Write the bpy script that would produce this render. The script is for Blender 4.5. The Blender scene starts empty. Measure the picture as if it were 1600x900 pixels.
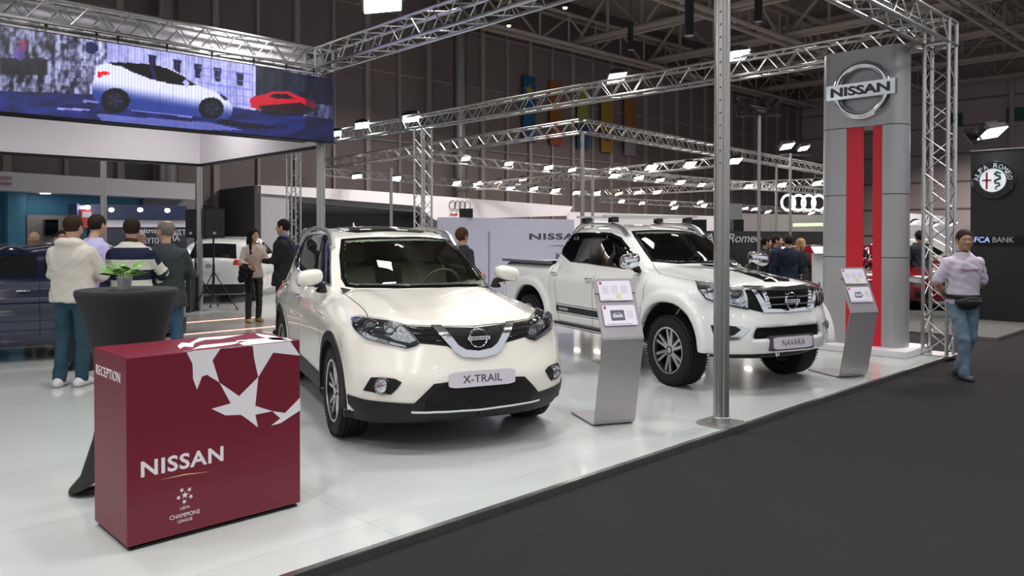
import bpy, bmesh, math, random
import numpy as np
from mathutils import Vector, Matrix
from mathutils.geometry import delaunay_2d_cdt
random.seed(7)
C = bpy.context.scene.collection
SC = bpy.context.scene
R = math.radians
# ------------------------------------------------------------------ camera
FPX, HZ, CAMH, YAW, PITCH = 1220.0, 365.0, 1.61, R(45.88), R(0.7)
CY = HZ + FPX * math.tan(PITCH)
cam_d = bpy.data.cameras.new('camera'); cam = bpy.data.objects.new('camera', cam_d); C.objects.link(cam)
cam.location = (0, 0, CAMH)
cam.rotation_euler = (math.pi / 2 - PITCH, 0, YAW - math.pi / 2)
cam_d.sensor_width = 36; cam_d.lens = FPX / 1600 * 36
cam_d.shift_y = -(450 - CY) / 1600
cam_d.clip_end = 300
SC.camera = cam
FW = np.array([math.cos(YAW), math.sin(YAW)]); RT = np.array([math.sin(YAW), -math.cos(YAW)])
# ------------------------------------------------------------------ world, exposure
SC.view_settings.view_transform = 'Standard'
SC.view_settings.look = 'None'
SC.view_settings.gamma = 1
SC.view_settings.use_curve_mapping = False
SC.view_settings.exposure = 0.0
wd = bpy.data.worlds.new('hall_air'); SC.world = wd; wd.use_nodes = True
wd.node_tree.nodes['Background'].inputs[0].default_value = (0.93, 0.95, 1.0, 1)
wd.node_tree.nodes['Background'].inputs[1].default_value = 0.62
SC.cycles.max_bounces = 6
SC.cycles.diffuse_bounces = 3
SC.cycles.glossy_bounces = 4
SC.cycles.transparent_max_bounces = 10
SC.cycles.sample_clamp_indirect = 4.0
SC.cycles.sample_clamp_direct = 12.0
SC.cycles.use_denoising = True

def cw(u, w, z=0.0):
    """metres to the right of / ahead of the camera -> world"""
    p = FW * w + RT * u
    return Vector((p[0], p[1], z))
def ray(px, py):
    a = (px - 800) / FPX; b = -(py - CY) / FPX
    w = math.cos(PITCH) + b * math.sin(PITCH)
    v = b * math.cos(PITCH) - math.sin(PITCH)
    d = FW * w + RT * a
    return np.array([d[0], d[1], v]), w
def P(px, py, d):
    """point seen at a photo position, d metres ahead"""
    r, w = ray(px, py); q = r * (d / w)
    return Vector((q[0], q[1], CAMH + q[2]))
def G(px, py, z=0.0):
    r, w = ray(px, py); q = r * ((z - CAMH) / r[2])
    return Vector((q[0], q[1], z))
def PX(p):
    d = np.array([p[0], p[1]]); w = d @ FW; u = d @ RT; v = p[2] - CAMH
    w2 = w * math.cos(PITCH) - v * math.sin(PITCH); v2 = v * math.cos(PITCH) + w * math.sin(PITCH)
    return 800 + FPX * u / w2, CY - FPX * v2 / w2
def heading(theta):
    """world heading of something facing the camera turned theta degrees to the photo's right"""
    t = R(theta); v = RT * math.sin(t) - FW * math.cos(t)
    return math.atan2(v[1], v[0])
D1 = Vector((1, 0, 0)); D2 = Vector((0, 1, 0))   # along the stage edge / across the stage

def area_light(name, loc, target, size, power, color=(1, 0.97, 0.93), spread=120, size_y=None):
    l = bpy.data.lights.new(name, 'AREA'); l.energy = power; l.size = size; l.color = color
    if size_y: l.shape = 'RECTANGLE'; l.size_y = size_y
    l.spread = R(spread)
    o = bpy.data.objects.new(name, l); C.objects.link(o); o.location = loc
    o.rotation_euler = (Vector(target) - Vector(loc)).to_track_quat('-Z', 'Y').to_euler()
    return o
# unseen floods without fixtures over stage and camera, split small for car highlights
LK = 0.40
random.seed(21)
for (u, w) in ((-5.5, .8), (-2.8, .4), (-.2, -.6), (2.6, -.4), (5.0, .6), (-4.2, 3.0), (-1.6, 2.6), (1.0, 2.4), (3.8, 2.8), (-6.6, 5.6), (-3.2, 5.2), (-.6, 4.6), (1.9, 5.0), (4.6, 5.4),
               (-4.8, 8.2), (-2.0, 7.6), (.6, 7.4), (3.1, 7.8), (5.6, 8.6), (-7.4, 10.6), (-3.6, 10.8), (-.9, 10.2), (2.2, 10.6), (-6.0, 14.0), (-2.6, 14.0), (1.2, 13.6), (4.6, 13.0), (7.2, 11.6), (-7.6, 19.0), (-4.6, 18.6), (0, 18)):
    a = cw(u + random.uniform(-.3, .3), w + random.uniform(-.3, .3), 4.85); area_light('unseen_flood_light', a, a - Vector((-.4 + random.uniform(-1, 1), -.3 + random.uniform(-1, 1), 5)), 0.30, 92 * LK * (.8 + .4 * random.random()), (1, .985, .96), 130)
for (u, w, p) in ((0, 24, 900), (16, 30, 1100), (-16, 22, 800), (10, 14, 500), (26, 40, 1500), (8, 33, 700), (-6, 34, 700)):  # added to brighten the hall; large area lights with no fixture
    a = cw(u, w, 8.6); area_light('hall_fill_light', a, a - Vector((0, 0, 5)), 2.5, p * 1.4, (1, .92, .86), 150)

# ------------------------------------------------------------------ materials
MATS = {}
def mat(name, col, rough=0.5, metal=0.0, coat=0.0, emit=None, es=0.0, noise=0.0, nscale=8.0, bump=0.0, bscale=60.0, spec=0.5, trans=0.0):
    if name in MATS: return MATS[name]
    m = bpy.data.materials.new(name); m.use_nodes = True
    nt = m.node_tree; b = nt.nodes['Principled BSDF']
    c = (*col, 1.0)
    b.inputs['Base Color'].default_value = c
    b.inputs['Roughness'].default_value = rough; b.inputs['Metallic'].default_value = metal
    b.inputs['Coat Weight'].default_value = coat; b.inputs['Coat Roughness'].default_value = 0.03
    b.inputs['Specular IOR Level'].default_value = spec
    b.inputs['Transmission Weight'].default_value = trans
    if emit is not None:
        b.inputs['Emission Color'].default_value = (*emit, 1); b.inputs['Emission Strength'].default_value = es
    tc = nt.nodes.new('ShaderNodeTexCoord')
    if noise > 0:
        n = nt.nodes.new('ShaderNodeTexNoise'); n.inputs['Scale'].default_value = nscale; n.inputs['Detail'].default_value = 5
        nt.links.new(tc.outputs['Object'], n.inputs['Vector'])
        mx = nt.nodes.new('ShaderNodeMix'); mx.data_type = 'RGBA'
        mx.inputs[6].default_value = tuple(max(0, v * (1 - noise)) for v in col) + (1,)
        mx.inputs[7].default_value = tuple(min(1, v * (1 + noise)) for v in col) + (1,)
        nt.links.new(n.outputs['Fac'], mx.inputs[0]); nt.links.new(mx.outputs[2], b.inputs['Base Color'])
    if bump > 0:
        n2 = nt.nodes.new('ShaderNodeTexNoise'); n2.inputs['Scale'].default_value = bscale; n2.inputs['Detail'].default_value = 3
        nt.links.new(tc.outputs['Object'], n2.inputs['Vector'])
        bp = nt.nodes.new('ShaderNodeBump'); bp.inputs['Strength'].default_value = bump; bp.inputs['Distance'].default_value = 0.01
        nt.links.new(n2.outputs['Fac'], bp.inputs['Height']); nt.links.new(bp.outputs['Normal'], b.inputs['Normal'])
    MATS[name] = m; return m
def glass(name, tint, opac=0.0, rough=0.0):
    """thin tinted pane: clear transmission tinted, with a mirror reflection by Fresnel"""
    if name in MATS: return MATS[name]
    m = bpy.data.materials.new(name); m.use_nodes = True; nt = m.node_tree; nt.nodes.clear()
    out = nt.nodes.new('ShaderNodeOutputMaterial'); t = nt.nodes.new('ShaderNodeBsdfTransparent'); t.inputs[0].default_value = (*tint, 1)
    g = nt.nodes.new('ShaderNodeBsdfGlossy'); g.inputs['Roughness'].default_value = rough; g.inputs[0].default_value = (1, 1, 1, 1)
    f = nt.nodes.new('ShaderNodeFresnel'); f.inputs[0].default_value = 1.52
    mx = nt.nodes.new('ShaderNodeMixShader'); nt.links.new(f.outputs[0], mx.inputs[0]); nt.links.new(t.outputs[0], mx.inputs[1]); nt.links.new(g.outputs[0], mx.inputs[2])
    nt.links.new(mx.outputs[0], out.inputs[0]); MATS[name] = m; return m
def emit(name, col, s):
    return mat(name, (0.8, 0.8, 0.8), 0.4, emit=col, es=s)

chrome = mat('chrome', (0.86, 0.88, 0.91), 0.14, 1.0)
alu = mat('aluminium', (0.62, 0.62, 0.62), 0.28, 1.0, noise=.06)
steel = mat('brushed_steel', (0.46, 0.45, 0.44), 0.34, 1.0, noise=.08, nscale=20)
blackp = mat('black_plastic', (0.008, 0.008, 0.009), 0.5, spec=.35)
blackg = mat('black_gloss', (0.004, 0.004, 0.005), 0.08)
dark_metal = mat('dark_metal', (0.03, 0.03, 0.032), 0.4, .6)
white_paint = mat('white_panel_paint', (0.82, 0.80, 0.84), 0.45, noise=.02, nscale=3)
rubber = mat('rubber', (0.007, 0.007, 0.0075), 0.65, bump=.15, bscale=90, spec=.3)
lampface = emit('lamp_glass', (1.0, 0.95, 0.88), 42)
lampcool = emit('lamp_glass_cool', (0.85, 1.0, 0.97), 30)
lampwarm = emit('lamp_glass_warm', (1.0, 0.5, 0.3), 14)

# ------------------------------------------------------------------ mesh helpers
class MB:
    def __init__(s): s.v = []; s.f = []; s.m = []
    def add(s, vs, fs, mi=0):
        o = len(s.v); s.v += [tuple(x) for x in vs]; s.f += [tuple(i + o for i in f) for f in fs]; s.m += [mi] * len(fs); return s
    def box(s, c, size, rot=None, mi=0):
        c = Vector(c); hx, hy, hz = size[0] / 2, size[1] / 2, size[2] / 2
        vs = [Vector((x, y, z)) for x in (-hx, hx) for y in (-hy, hy) for z in (-hz, hz)]
        if rot is not None: vs = [rot @ v for v in vs]
        return s.add([v + c for v in vs], [(0, 1, 3, 2), (4, 6, 7, 5), (0, 4, 5, 1), (2, 3, 7, 6), (0, 2, 6, 4), (1, 5, 7, 3)], mi)
    def bar(s, a, b, w, h, up=(0, 0, 1), mi=0):
        a, b = Vector(a), Vector(b); d = b - a; L = d.length; x = d / L; u = Vector(up); y = u.cross(x)
        if y.length < 1e-4: y = Vector((0, 1, 0)).cross(x)
        y.normalize(); z = x.cross(y)
        return s.box((a + b) / 2, (L, w, h), Matrix((x, y, z)).transposed(), mi)
    def tube(s, a, b, r, n=8, r2=None, cap=True, mi=0):
        a, b = Vector(a), Vector(b); d = (b - a)
        if d.length < 1e-6: return s
        d.normalize(); r2 = r if r2 is None else r2
        y = d.orthogonal().normalized(); z = d.cross(y); vs = []
        for q, rr in ((a, r), (b, r2)):
            for i in range(n):
                t = 2 * math.pi * i / n; vs.append(q + (y * math.cos(t) + z * math.sin(t)) * rr)
        fs = [(i, (i + 1) % n, n + (i + 1) % n, n + i) for i in range(n)]
        if cap: fs += [tuple(range(n))[::-1], tuple(range(n, 2 * n))]
        return s.add(vs, fs, mi)
    def path(s, pts, r, n=8, mi=0):
        pts = [Vector(p) for p in pts]; ring = []; vs = []; fs = []; y = None
        for i, p in enumerate(pts):
            d = (pts[min(i + 1, len(pts) - 1)] - pts[max(i - 1, 0)]).normalized()
            y = d.orthogonal().normalized() if y is None else (y - d * y.dot(d)).normalized()
            z = d.cross(y); rr = r[i] if isinstance(r, (list, tuple)) else r
            vs += [p + (y * math.cos(2 * math.pi * k / n) + z * math.sin(2 * math.pi * k / n)) * rr for k in range(n)]
        for i in range(len(pts) - 1):
            fs += [(i * n + k, i * n + (k + 1) % n, (i + 1) * n + (k + 1) % n, (i + 1) * n + k) for k in range(n)]
        fs += [tuple(range(n))[::-1], tuple(range((len(pts) - 1) * n, len(pts) * n))]
        return s.add(vs, fs, mi)
    def prism(s, poly, z0, z1, M=None, mi=0):
        n = len(poly); vs = [Vector((x, y, z0)) for x, y in poly] + [Vector((x, y, z1)) for x, y in poly]
        if M is not None: vs = [M @ v for v in vs]
        fs = [(i, (i + 1) % n, n + (i + 1) % n, n + i) for i in range(n)] + [tuple(range(n))[::-1], tuple(range(n, 2 * n))]
        return s.add(vs, fs, mi)
    def lathe(s, prof, n=32, M=None, mi=0, closed=False):
        vs = []; m = len(prof)
        for i in range(n):
            t = 2 * math.pi * i / n
            for r, z in prof: vs.append(Vector((r * math.cos(t), r * math.sin(t), z)))
        if M is not None: vs = [M @ v for v in vs]
        fs = []
        for i in range(n):
            j = (i + 1) % n
            for k in range(m if closed else m - 1):
                l = (k + 1) % m; fs.append((i * m + k, j * m + k, j * m + l, i * m + l))
        return s.add(vs, fs, mi)
    def build(s, name, mats, parent=None, smooth=False, M=None, bevel=0):
        me = bpy.data.meshes.new(name); me.from_pydata([tuple(v) for v in s.v], [], s.f)
        if not isinstance(mats, (list, tuple)): mats = [mats]
        for m_ in mats: me.materials.append(m_)
        me.polygons.foreach_set('material_index', np.array(s.m, dtype=np.int32))
        if smooth: me.polygons.foreach_set('use_smooth', np.ones(len(s.f), dtype=bool))
        bm = bmesh.new(); bm.from_mesh(me); bmesh.ops.recalc_face_normals(bm, faces=bm.faces); bm.to_mesh(me); bm.free()
        me.update(); o = bpy.data.objects.new(name, me); C.objects.link(o)
        if parent is not None: o.parent = parent
        if M is not None: o.matrix_local = M
        if bevel:
            b = o.modifiers.new('bevel', 'BEVEL'); b.width = bevel; b.segments = 2; b.limit_method = 'ANGLE'
        if smooth and hasattr(me, 'set_sharp_from_angle'): me.set_sharp_from_angle(angle=R(40))
        return o
def npmesh(name, V, F, mats, parent=None, mi=None, smooth=True, angle=None):
    me = bpy.data.meshes.new(name); V = np.asarray(V, dtype=np.float32)
    me.from_pydata([tuple(v) for v in V.tolist()], [], [tuple(f) for f in F])
    if not isinstance(mats, (list, tuple)): mats = [mats]
    for m_ in mats: me.materials.append(m_)
    if mi is not None: me.polygons.foreach_set('material_index', np.array(mi, dtype=np.int32))
    if smooth: me.polygons.foreach_set('use_smooth', np.ones(len(F), dtype=bool))
    if angle and hasattr(me, 'set_sharp_from_angle'): me.set_sharp_from_angle(angle=R(angle))
    me.update(); o = bpy.data.objects.new(name, me); C.objects.link(o)
    if parent is not None: o.parent = parent
    return o
def tag(o, label, cat, group=None, kind=None):
    o['label'] = label; o['category'] = cat
    if group: o['group'] = group
    if kind: o['kind'] = kind
    return o
def thing(name, label, cat, loc=(0, 0, 0), rz=0.0, group=None):
    o = bpy.data.objects.new(name, None); C.objects.link(o); o.location = loc; o.rotation_euler = (0, 0, rz)
    o.empty_display_size = .1
    return tag(o, label, cat, group)
def struct(o, label=None):
    o['kind'] = 'structure'
    if label: o['label'] = label
    return o
def dup(root, loc=None, rz=None, label=None, group=None):
    def cp(o, par):
        c = o.copy(); C.objects.link(c)
        if par is not None: c.parent = par
        for ch in list(o.children): cp(ch, c)
        return c
    r = cp(root, None)
    if loc is not None: r.location = loc
    if rz is not None: r.rotation_euler = (0, 0, rz)
    if label: r['label'] = label
    if group: r['group'] = group
    return r
def frame(o, x, y):
    """matrix whose local x/y axes are x,y (world) at o"""
    x = Vector(x).normalized(); y = Vector(y); y = (y - x * y.dot(x)).normalized(); z = x.cross(y)
    M = Matrix((x, y, z)).transposed().to_4x4(); M.translation = Vector(o); return M
_tc = {}
def text_geo(s, size=1.0, depth=0.01, bold=0.0, sx=1.0, shear=0.0, spacing=1.0, align='CENTER'):
    key = (s, size, depth, bold, sx, shear, spacing, align)
    if key in _tc: return _tc[key]
    cu = bpy.data.curves.new('t', 'FONT'); cu.body = s; cu.size = size; cu.extrude = depth / 2; cu.offset = bold; cu.shear = shear
    cu.space_character = spacing; cu.align_x = align; cu.align_y = 'CENTER'; cu.resolution_u = 3
    o = bpy.data.objects.new('t', cu); C.objects.link(o)
    dg = bpy.context.evaluated_depsgraph_get(); me = bpy.data.meshes.new_from_object(o.evaluated_get(dg))
    bpy.data.objects.remove(o); bpy.data.curves.remove(cu)
    V = [(v.co.x * sx, v.co.y, v.co.z) for v in me.vertices]; F = [tuple(p.vertices) for p in me.polygons]
    bpy.data.meshes.remove(me); _tc[key] = (V, F); return V, F
def add_text(mb, s, M, mi=0, **k):
    V, F = text_geo(s, **k); return mb.add([M @ Vector(v) for v in V], F, mi)
def fit_text(mb, s, M, width, height, mi=0, **k):
    """text scaled so that its letters fill width x height around M's origin"""
    V, F = text_geo(s, **k); A = np.array(V); lo, hi = A[:, :2].min(0), A[:, :2].max(0)
    sc = np.array([width, height]) / (hi - lo); A[:, :2] = (A[:, :2] - (lo + hi) / 2) * sc
    return mb.add([M @ Vector(v) for v in A.tolist()], F, mi)

# ------------------------------------------------------------------ implicit surfaces
def smax(a, b, k): h = np.maximum(k - np.abs(a - b), 0) / k; return np.maximum(a, b) + h * h * k * .25
def smin(a, b, k): h = np.maximum(k - np.abs(a - b), 0) / k; return np.minimum(a, b) - h * h * k * .25
def curve(pts, s=0.03):
    xs = np.array([p[0] for p in pts], float); ys = np.array([p[1] for p in pts], float)
    o = np.argsort(xs); xs, ys = xs[o], ys[o]
    t = np.linspace(xs[0] - .5, xs[-1] + .5, 1600); v = np.interp(t, xs, ys)
    if s > 0:
        dt = t[1] - t[0]; n = int(3 * s / dt) + 1; kx = np.arange(-n, n + 1) * dt; kr = np.exp(-.5 * (kx / s) ** 2); kr /= kr.sum()
        v = np.convolve(np.pad(v, n, mode='edge'), kr, mode='valid')
    return lambda q: np.interp(q, t, v)
def surf(fn, lo, hi, cell, proj=2):
    lo = np.array(lo, float); hi = np.array(hi, float); n = np.ceil((hi - lo) / cell).astype(int) + 1
    ax = [lo[i] + np.arange(n[i]) * cell for i in range(3)]
    X, Y, Z = np.meshgrid(*ax, indexing='ij'); V = fn(X, Y, Z); S = V < 0
    cx = tuple(m - 1 for m in n)
    acc = np.zeros(cx + (3,)); cnt = np.zeros(cx)
    idx = [(slice(0, -1), slice(1, None))] * 3
    corners = [(i, j, k) for i in (0, 1) for j in (0, 1) for k in (0, 1)]
    def sub(A, c): return A[c[0]:n[0] - 1 + c[0], c[1]:n[1] - 1 + c[1], c[2]:n[2] - 1 + c[2]]
    for c in corners:
        for a in range(3):
            if c[a] == 1: continue
            e = list(c); e[a] = 1; s0, s1 = sub(S, c), sub(S, e); m = s0 != s1
            if not m.any(): continue
            v0, v1 = sub(V, c)[m], sub(V, e)[m]; t = v0 / (v0 - v1)
            p = np.zeros((len(t), 3)) + np.array(c); p[:, a] = t
            acc[m] += p; cnt[m] += 1
    act = cnt > 0; ids = -np.ones(cx, dtype=np.int64); ids[act] = np.arange(act.sum())
    base = np.argwhere(act); VV = lo + (base + acc[act] / cnt[act][:, None]) * cell
    faces = []
    for a in range(3):
        b, c = (a + 1) % 3, (a + 2) % 3
        sl0 = [slice(None)] * 3; sl1 = [slice(None)] * 3; sl0[a] = slice(0, -1); sl1[a] = slice(1, None)
        for q in (b, c): sl0[q] = slice(1, -1); sl1[q] = slice(1, -1)
        s0, s1 = S[tuple(sl0)], S[tuple(sl1)]; m = np.argwhere(s0 != s1)
        if len(m) == 0: continue
        sgn = s0[tuple(m.T)]; g = m.copy(); g[:, b] += 1; g[:, c] += 1
        def cell_id(db, dc):
            h = g.copy(); h[:, b] -= db; h[:, c] -= dc; return ids[h[:, 0], h[:, 1], h[:, 2]]
        q = np.stack([cell_id(1, 1), cell_id(0, 1), cell_id(0, 0), cell_id(1, 0)], 1)
        q[~sgn] = q[~sgn][:, ::-1]; faces.append(q)
    F = np.concatenate(faces); F = F[(F >= 0).all(1)]
    e = cell * .2
    for _ in range(proj):
        f0 = fn(*VV.T); gx = grad(fn, VV, e); gn = (gx ** 2).sum(1)
        st = -(f0 / np.maximum(gn, 1e-6))[:, None] * gx; L = np.linalg.norm(st, axis=1); st *= np.minimum(1, cell * .5 / np.maximum(L, 1e-9))[:, None]
        VV = VV + st
    return VV, F
def grad(fn, Q, e=0.004):
    g = np.zeros_like(Q)
    for i in range(3):
        d = np.zeros(3); d[i] = e; g[:, i] = (fn(*(Q + d).T) - fn(*(Q - d).T)) / (2 * e)
    return g
def cast(fn, O, D, t0, t1, n=160):
    """first hit of rays on the surface; a miss gives the closest approach"""
    O = np.atleast_2d(O).astype(float); D = np.atleast_2d(D).astype(float)
    if len(D) == 1: D = np.repeat(D, len(O), 0)
    if len(O) == 1: O = np.repeat(O, len(D), 0)
    ts = np.linspace(t0, t1, n); Q = O[:, None, :] + D[:, None, :] * ts[None, :, None]
    V = fn(Q[..., 0], Q[..., 1], Q[..., 2]); neg = V < 0; hit = neg.any(1); k = np.where(hit, neg.argmax(1), V.argmin(1))
    a = ts[np.maximum(k - 1, 0)]; b = ts[k]
    for _ in range(14):
        m = (a + b) / 2; q = O + D * m[:, None]; ins = fn(*q.T) < 0; b = np.where(ins, m, b); a = np.where(ins, a, m)
    t = np.where(hit, b, ts[k]); return O + D * t[:, None], hit
def poly_in(P2, poly):
    x, y = P2[:, 0], P2[:, 1]; ins = np.zeros(len(P2), bool); n = len(poly)
    for i in range(n):
        x0, y0 = poly[i]; x1, y1 = poly[(i + 1) % n]
        c = ((y0 > y) != (y1 > y)); xx = (x1 - x0) * (y - y0) / ((y1 - y0) if y1 != y0 else 1e-9) + x0; ins ^= c & (x < xx)
    return ins
def poly_dist(P2, poly):
    d = np.full(len(P2), 1e9); n = len(poly)
    for i in range(n):
        a = np.array(poly[i]); b = np.array(poly[(i + 1) % n]); ab = b - a; t = np.clip(((P2 - a) @ ab) / max(ab @ ab, 1e-12), 0, 1)
        d = np.minimum(d, np.linalg.norm(P2 - (a + t[:, None] * ab), axis=1))
    return d
def dens(poly, s, closed=True):
    out = []; n = len(poly)
    for i in range(n if closed else n - 1):
        a = np.array(poly[i], float); b = np.array(poly[(i + 1) % n], float); k = max(1, int(np.linalg.norm(b - a) / s))
        out += [tuple(a + (b - a) * j / k) for j in range(k)]
    if not closed: out.append(tuple(poly[-1]))
    return out
def rounded(poly, it=2, q=.25):
    for _ in range(it):
        o = []; n = len(poly)
        for i in range(n):
            a = np.array(poly[i], float); b = np.array(poly[(i + 1) % n], float); o += [tuple(a + (b - a) * q), tuple(a + (b - a) * (1 - q))]
        poly = o
    return poly
def basis(d):
    d = np.array(d, float); d /= np.linalg.norm(d); up = np.array([0, 0, 1.0]) if abs(d[2]) < .8 else np.array([1.0, 0, 0])
    e1 = np.cross(d, up); e1 /= np.linalg.norm(e1); e2 = np.cross(e1, d); return d, e1, e2
def triangulate(poly, cell, extra=None):
    loop = dens(poly, cell); A = np.array(loop); lo, hi = A.min(0), A.max(0)
    gx = np.arange(lo[0] + cell / 2, hi[0], cell); gy = np.arange(lo[1] + cell / 2, hi[1], cell)
    Gp = np.array([(x, y) for x in gx for y in gy]) if len(gx) and len(gy) else np.zeros((0, 2))
    pts = list(loop); edges = [(i, (i + 1) % len(loop)) for i in range(len(loop))]
    if extra is not None:
        for ex in extra:
            e = dens(ex, cell); b = len(pts); pts += e; edges += [(b + i, b + (i + 1) % len(e)) for i in range(len(e))]
    if len(Gp):
        k = poly_in(Gp, poly) & (poly_dist(Gp, poly) > cell * .45)
        if extra is not None:
            for ex in extra: k &= poly_dist(Gp, ex) > cell * .4
        pts += [tuple(p) for p in Gp[k]]
    r = delaunay_2d_cdt([Vector(p) for p in pts], edges, [], 0, 1e-7)
    V2 = np.array([tuple(v) for v in r[0]]); T = np.array([tuple(f) for f in r[2]])
    cen = V2[T].mean(1); T = T[poly_in(cen, poly)]; return V2, T
def inset(poly, d):
    A = np.array(poly, float); n = len(A); ar = sum(A[i][0] * A[(i + 1) % n][1] - A[(i + 1) % n][0] * A[i][1] for i in range(n)); sg = 1 if ar > 0 else -1
    out = []
    for i in range(n):
        p, q, r = A[i - 1], A[i], A[(i + 1) % n]; e1 = (q - p) / max(np.linalg.norm(q - p), 1e-9); e2 = (r - q) / max(np.linalg.norm(r - q), 1e-9)
        n1 = np.array([-e1[1], e1[0]]) * sg; n2 = np.array([-e2[1], e2[0]]) * sg; m = n1 + n2; L = max(m @ m, .3); out.append(tuple(q + m * (2 * d / L)))
    return out
# ------------------------------------------------------------------ the hall and the stands (structure)
def XY(px, py, z=0.0): return G(px, py, z)
def floor_mat(name, col, rough, seams=0.0, noise=.05, coat=0.0, sc=(1, 1), nscale=1.3):
    m = mat(name, col, rough, coat=coat, noise=noise, nscale=nscale)
    if seams:
        nt = m.node_tree; b = nt.nodes['Principled BSDF']; src = b.inputs['Base Color'].links[0].from_socket
        tc = nt.nodes.new('ShaderNodeTexCoord'); br = nt.nodes.new('ShaderNodeTexBrick'); br.offset = 0
        br.inputs['Scale'].default_value = 1; br.inputs['Mortar Size'].default_value = seams; br.inputs['Brick Width'].default_value = sc[0]; br.inputs['Row Height'].default_value = sc[1]
        br.inputs['Color1'].default_value = (1, 1, 1, 1); br.inputs['Color2'].default_value = (.96, .96, .96, 1); br.inputs['Mortar'].default_value = (.72, .72, .74, 1)
        mx = nt.nodes.new('ShaderNodeMix'); mx.data_type = 'RGBA'; mx.blend_type = 'MULTIPLY'; mx.inputs[0].default_value = 1
        nt.links.new(tc.outputs['Object'], br.inputs['Vector']); nt.links.new(src, mx.inputs[6]); nt.links.new(br.outputs['Color'], mx.inputs[7]); nt.links.new(mx.outputs[2], b.inputs['Base Color'])
    return m
stage_white = floor_mat('stage_white_laminate', (0.50, 0.525, 0.52), 0.14, .0025, .02, .25, (2.44, 1.22))
carpet = mat('charcoal_carpet', (0.026, 0.0245, 0.025), 0.95, noise=.35, nscale=220, bump=.5, bscale=400, spec=.1)
platf = mat('dark_grey_carpet', (0.10, 0.10, 0.10), 0.9, noise=.2, nscale=180, spec=.1)
laminate = floor_mat('grey_laminate', (0.33, 0.32, 0.29), 0.25, .004, .25, .2, (1.3, .20), 2.5)
ice = mat('pale_blue_floor', (0.42, 0.48, 0.50), 0.2, noise=.02)
g = MB(); g.box((30, 20, -.10), (110, 100, .10)); struct(g.build('floor', carpet))
SY0, SX1 = 3.353, 11.45
g = MB(); g.box(((SX1 - 8) / 2, (SY0 + 12.0) / 2, -.022), (SX1 + 8, 12.0 - SY0, .044)); g.box(((7 + SX1) / 2, 18, -.022), (SX1 - 7, 12, .044)); struct(g.build('floor', stage_white))
g = MB(); g.box((-.5, 13.8, -.022), (15, 3.6, .044)); struct(g.build('floor', laminate))
g = MB(); g.box((-.5, 19.8, -.022), (15, 8.4, .044)); struct(g.build('floor', ice))
g = MB(); g.box((24.7, 15.4, -.022), (22, 24, .044)); struct(g.build('floor', platf))
edge_m = mat('edge_trim_metal', (.55, .55, .56), .25, 1.0, noise=.25, nscale=9)
def trim_edge(a, b, nrm, h=.05):
    """metal kick strip of a platform with riveted top lip"""
    a, b, nrm = Vector(a), Vector(b), Vector(nrm); m = MB(); m.bar(a + Vector((0, 0, -h / 2)) + nrm * .004, b + Vector((0, 0, -h / 2)) + nrm * .004, .008, h)
    m.bar(a + Vector((0, 0, .002)) - nrm * .012, b + Vector((0, 0, .002)) - nrm * .012, .034, .004)
    L = (b - a).length; n = int(L / .4)
    for i in range(n): p = a + (b - a) * ((i + .5) / n) - nrm * .012; m.tube(p + Vector((0, 0, .003)), p + Vector((0, 0, .0065)), .006, 6)
    return struct(m.build('trim_1', edge_m))
trim_edge((-8, SY0, 0), (SX1, SY0, 0), (0, -1, 0)); trim_edge((SX1, SY0, 0), (SX1, 24, 0), (1, 0, 0))
trim_edge((13.7, 3.4, 0), (35, 3.4, 0), (0, -1, 0)); trim_edge((13.7, 3.4, 0), (13.7, 27, 0), (-1, 0, 0))
pink_refl = emit('pink_floor_reflection', (1.0, 0.42, 0.32), 1.6)  # glowing strips stand in for pink light reflected in the walkway floor
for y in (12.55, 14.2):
    m = MB(); m.box((5.1, y, .004), (3.6, .035, .008)); struct(m.build('floor_reflection', pink_refl))

# hall shell: left wall runs along the stage direction, right wall across it
hallw = mat('hall_dark_wall', (0.155, 0.128, 0.125), 0.38, noise=.12, nscale=.4)
mull = mat('hall_mullion', (0.27, 0.245, 0.235), 0.5)
pinkw = mat('hall_pale_wall', (0.40, 0.34, 0.345), 0.7, noise=.05, nscale=.5)
ceilm = mat('hall_ceiling', (0.30, 0.27, 0.24), 0.8, noise=.1, nscale=.3)
steelroof = mat('roof_steel', (0.42, 0.38, 0.35), 0.6, .1)
cor = cw(20.8, 56); WX, WY, WH = cor.x, cor.y, 11.0
m = MB(); m.box((WX - 35, WY + .2, WH / 2 + 1), (70, .3, WH + 2)); struct(m.build('wall_left', hallw))
m = MB()
for i in range(46): m.box((WX - .8 - i * 1.5, WY, WH / 2), (.10 if i % 2 else .20, .14, WH))
struct(m.build('trim_3', mull))
m = MB()
for z in (2.6, 5.3, 8.0, 10.4): m.box((WX - 35, WY + .02, z), (70, .10, .05))
struct(m.build('trim_4', mull))
m = MB(); m.box((WX + .2, WY - 20, WH / 2 + 1), (.3, 41, WH + 2)); struct(m.build('wall_right', pinkw))
m = MB()
for z in (1.5, 3.2, 4.9, 6.6, 8.3, 9.9): m.box((WX, WY - 20, z), (.05, 41, .10))
struct(m.build('trim_5', mat('wall_seam', (.20, .16, .15), .7)))
m = MB()
for y in (6, 13, 20, 27): m.box((WX - .05, WY - y, WH / 2), (.25, .25, WH))
struct(m.build('trim_6', pinkw))
m = MB(); m.box((WX - 34, WY - 22, WH + 2.4), (70, 46, .2)); struct(m.build('ceiling', ceilm))
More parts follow.
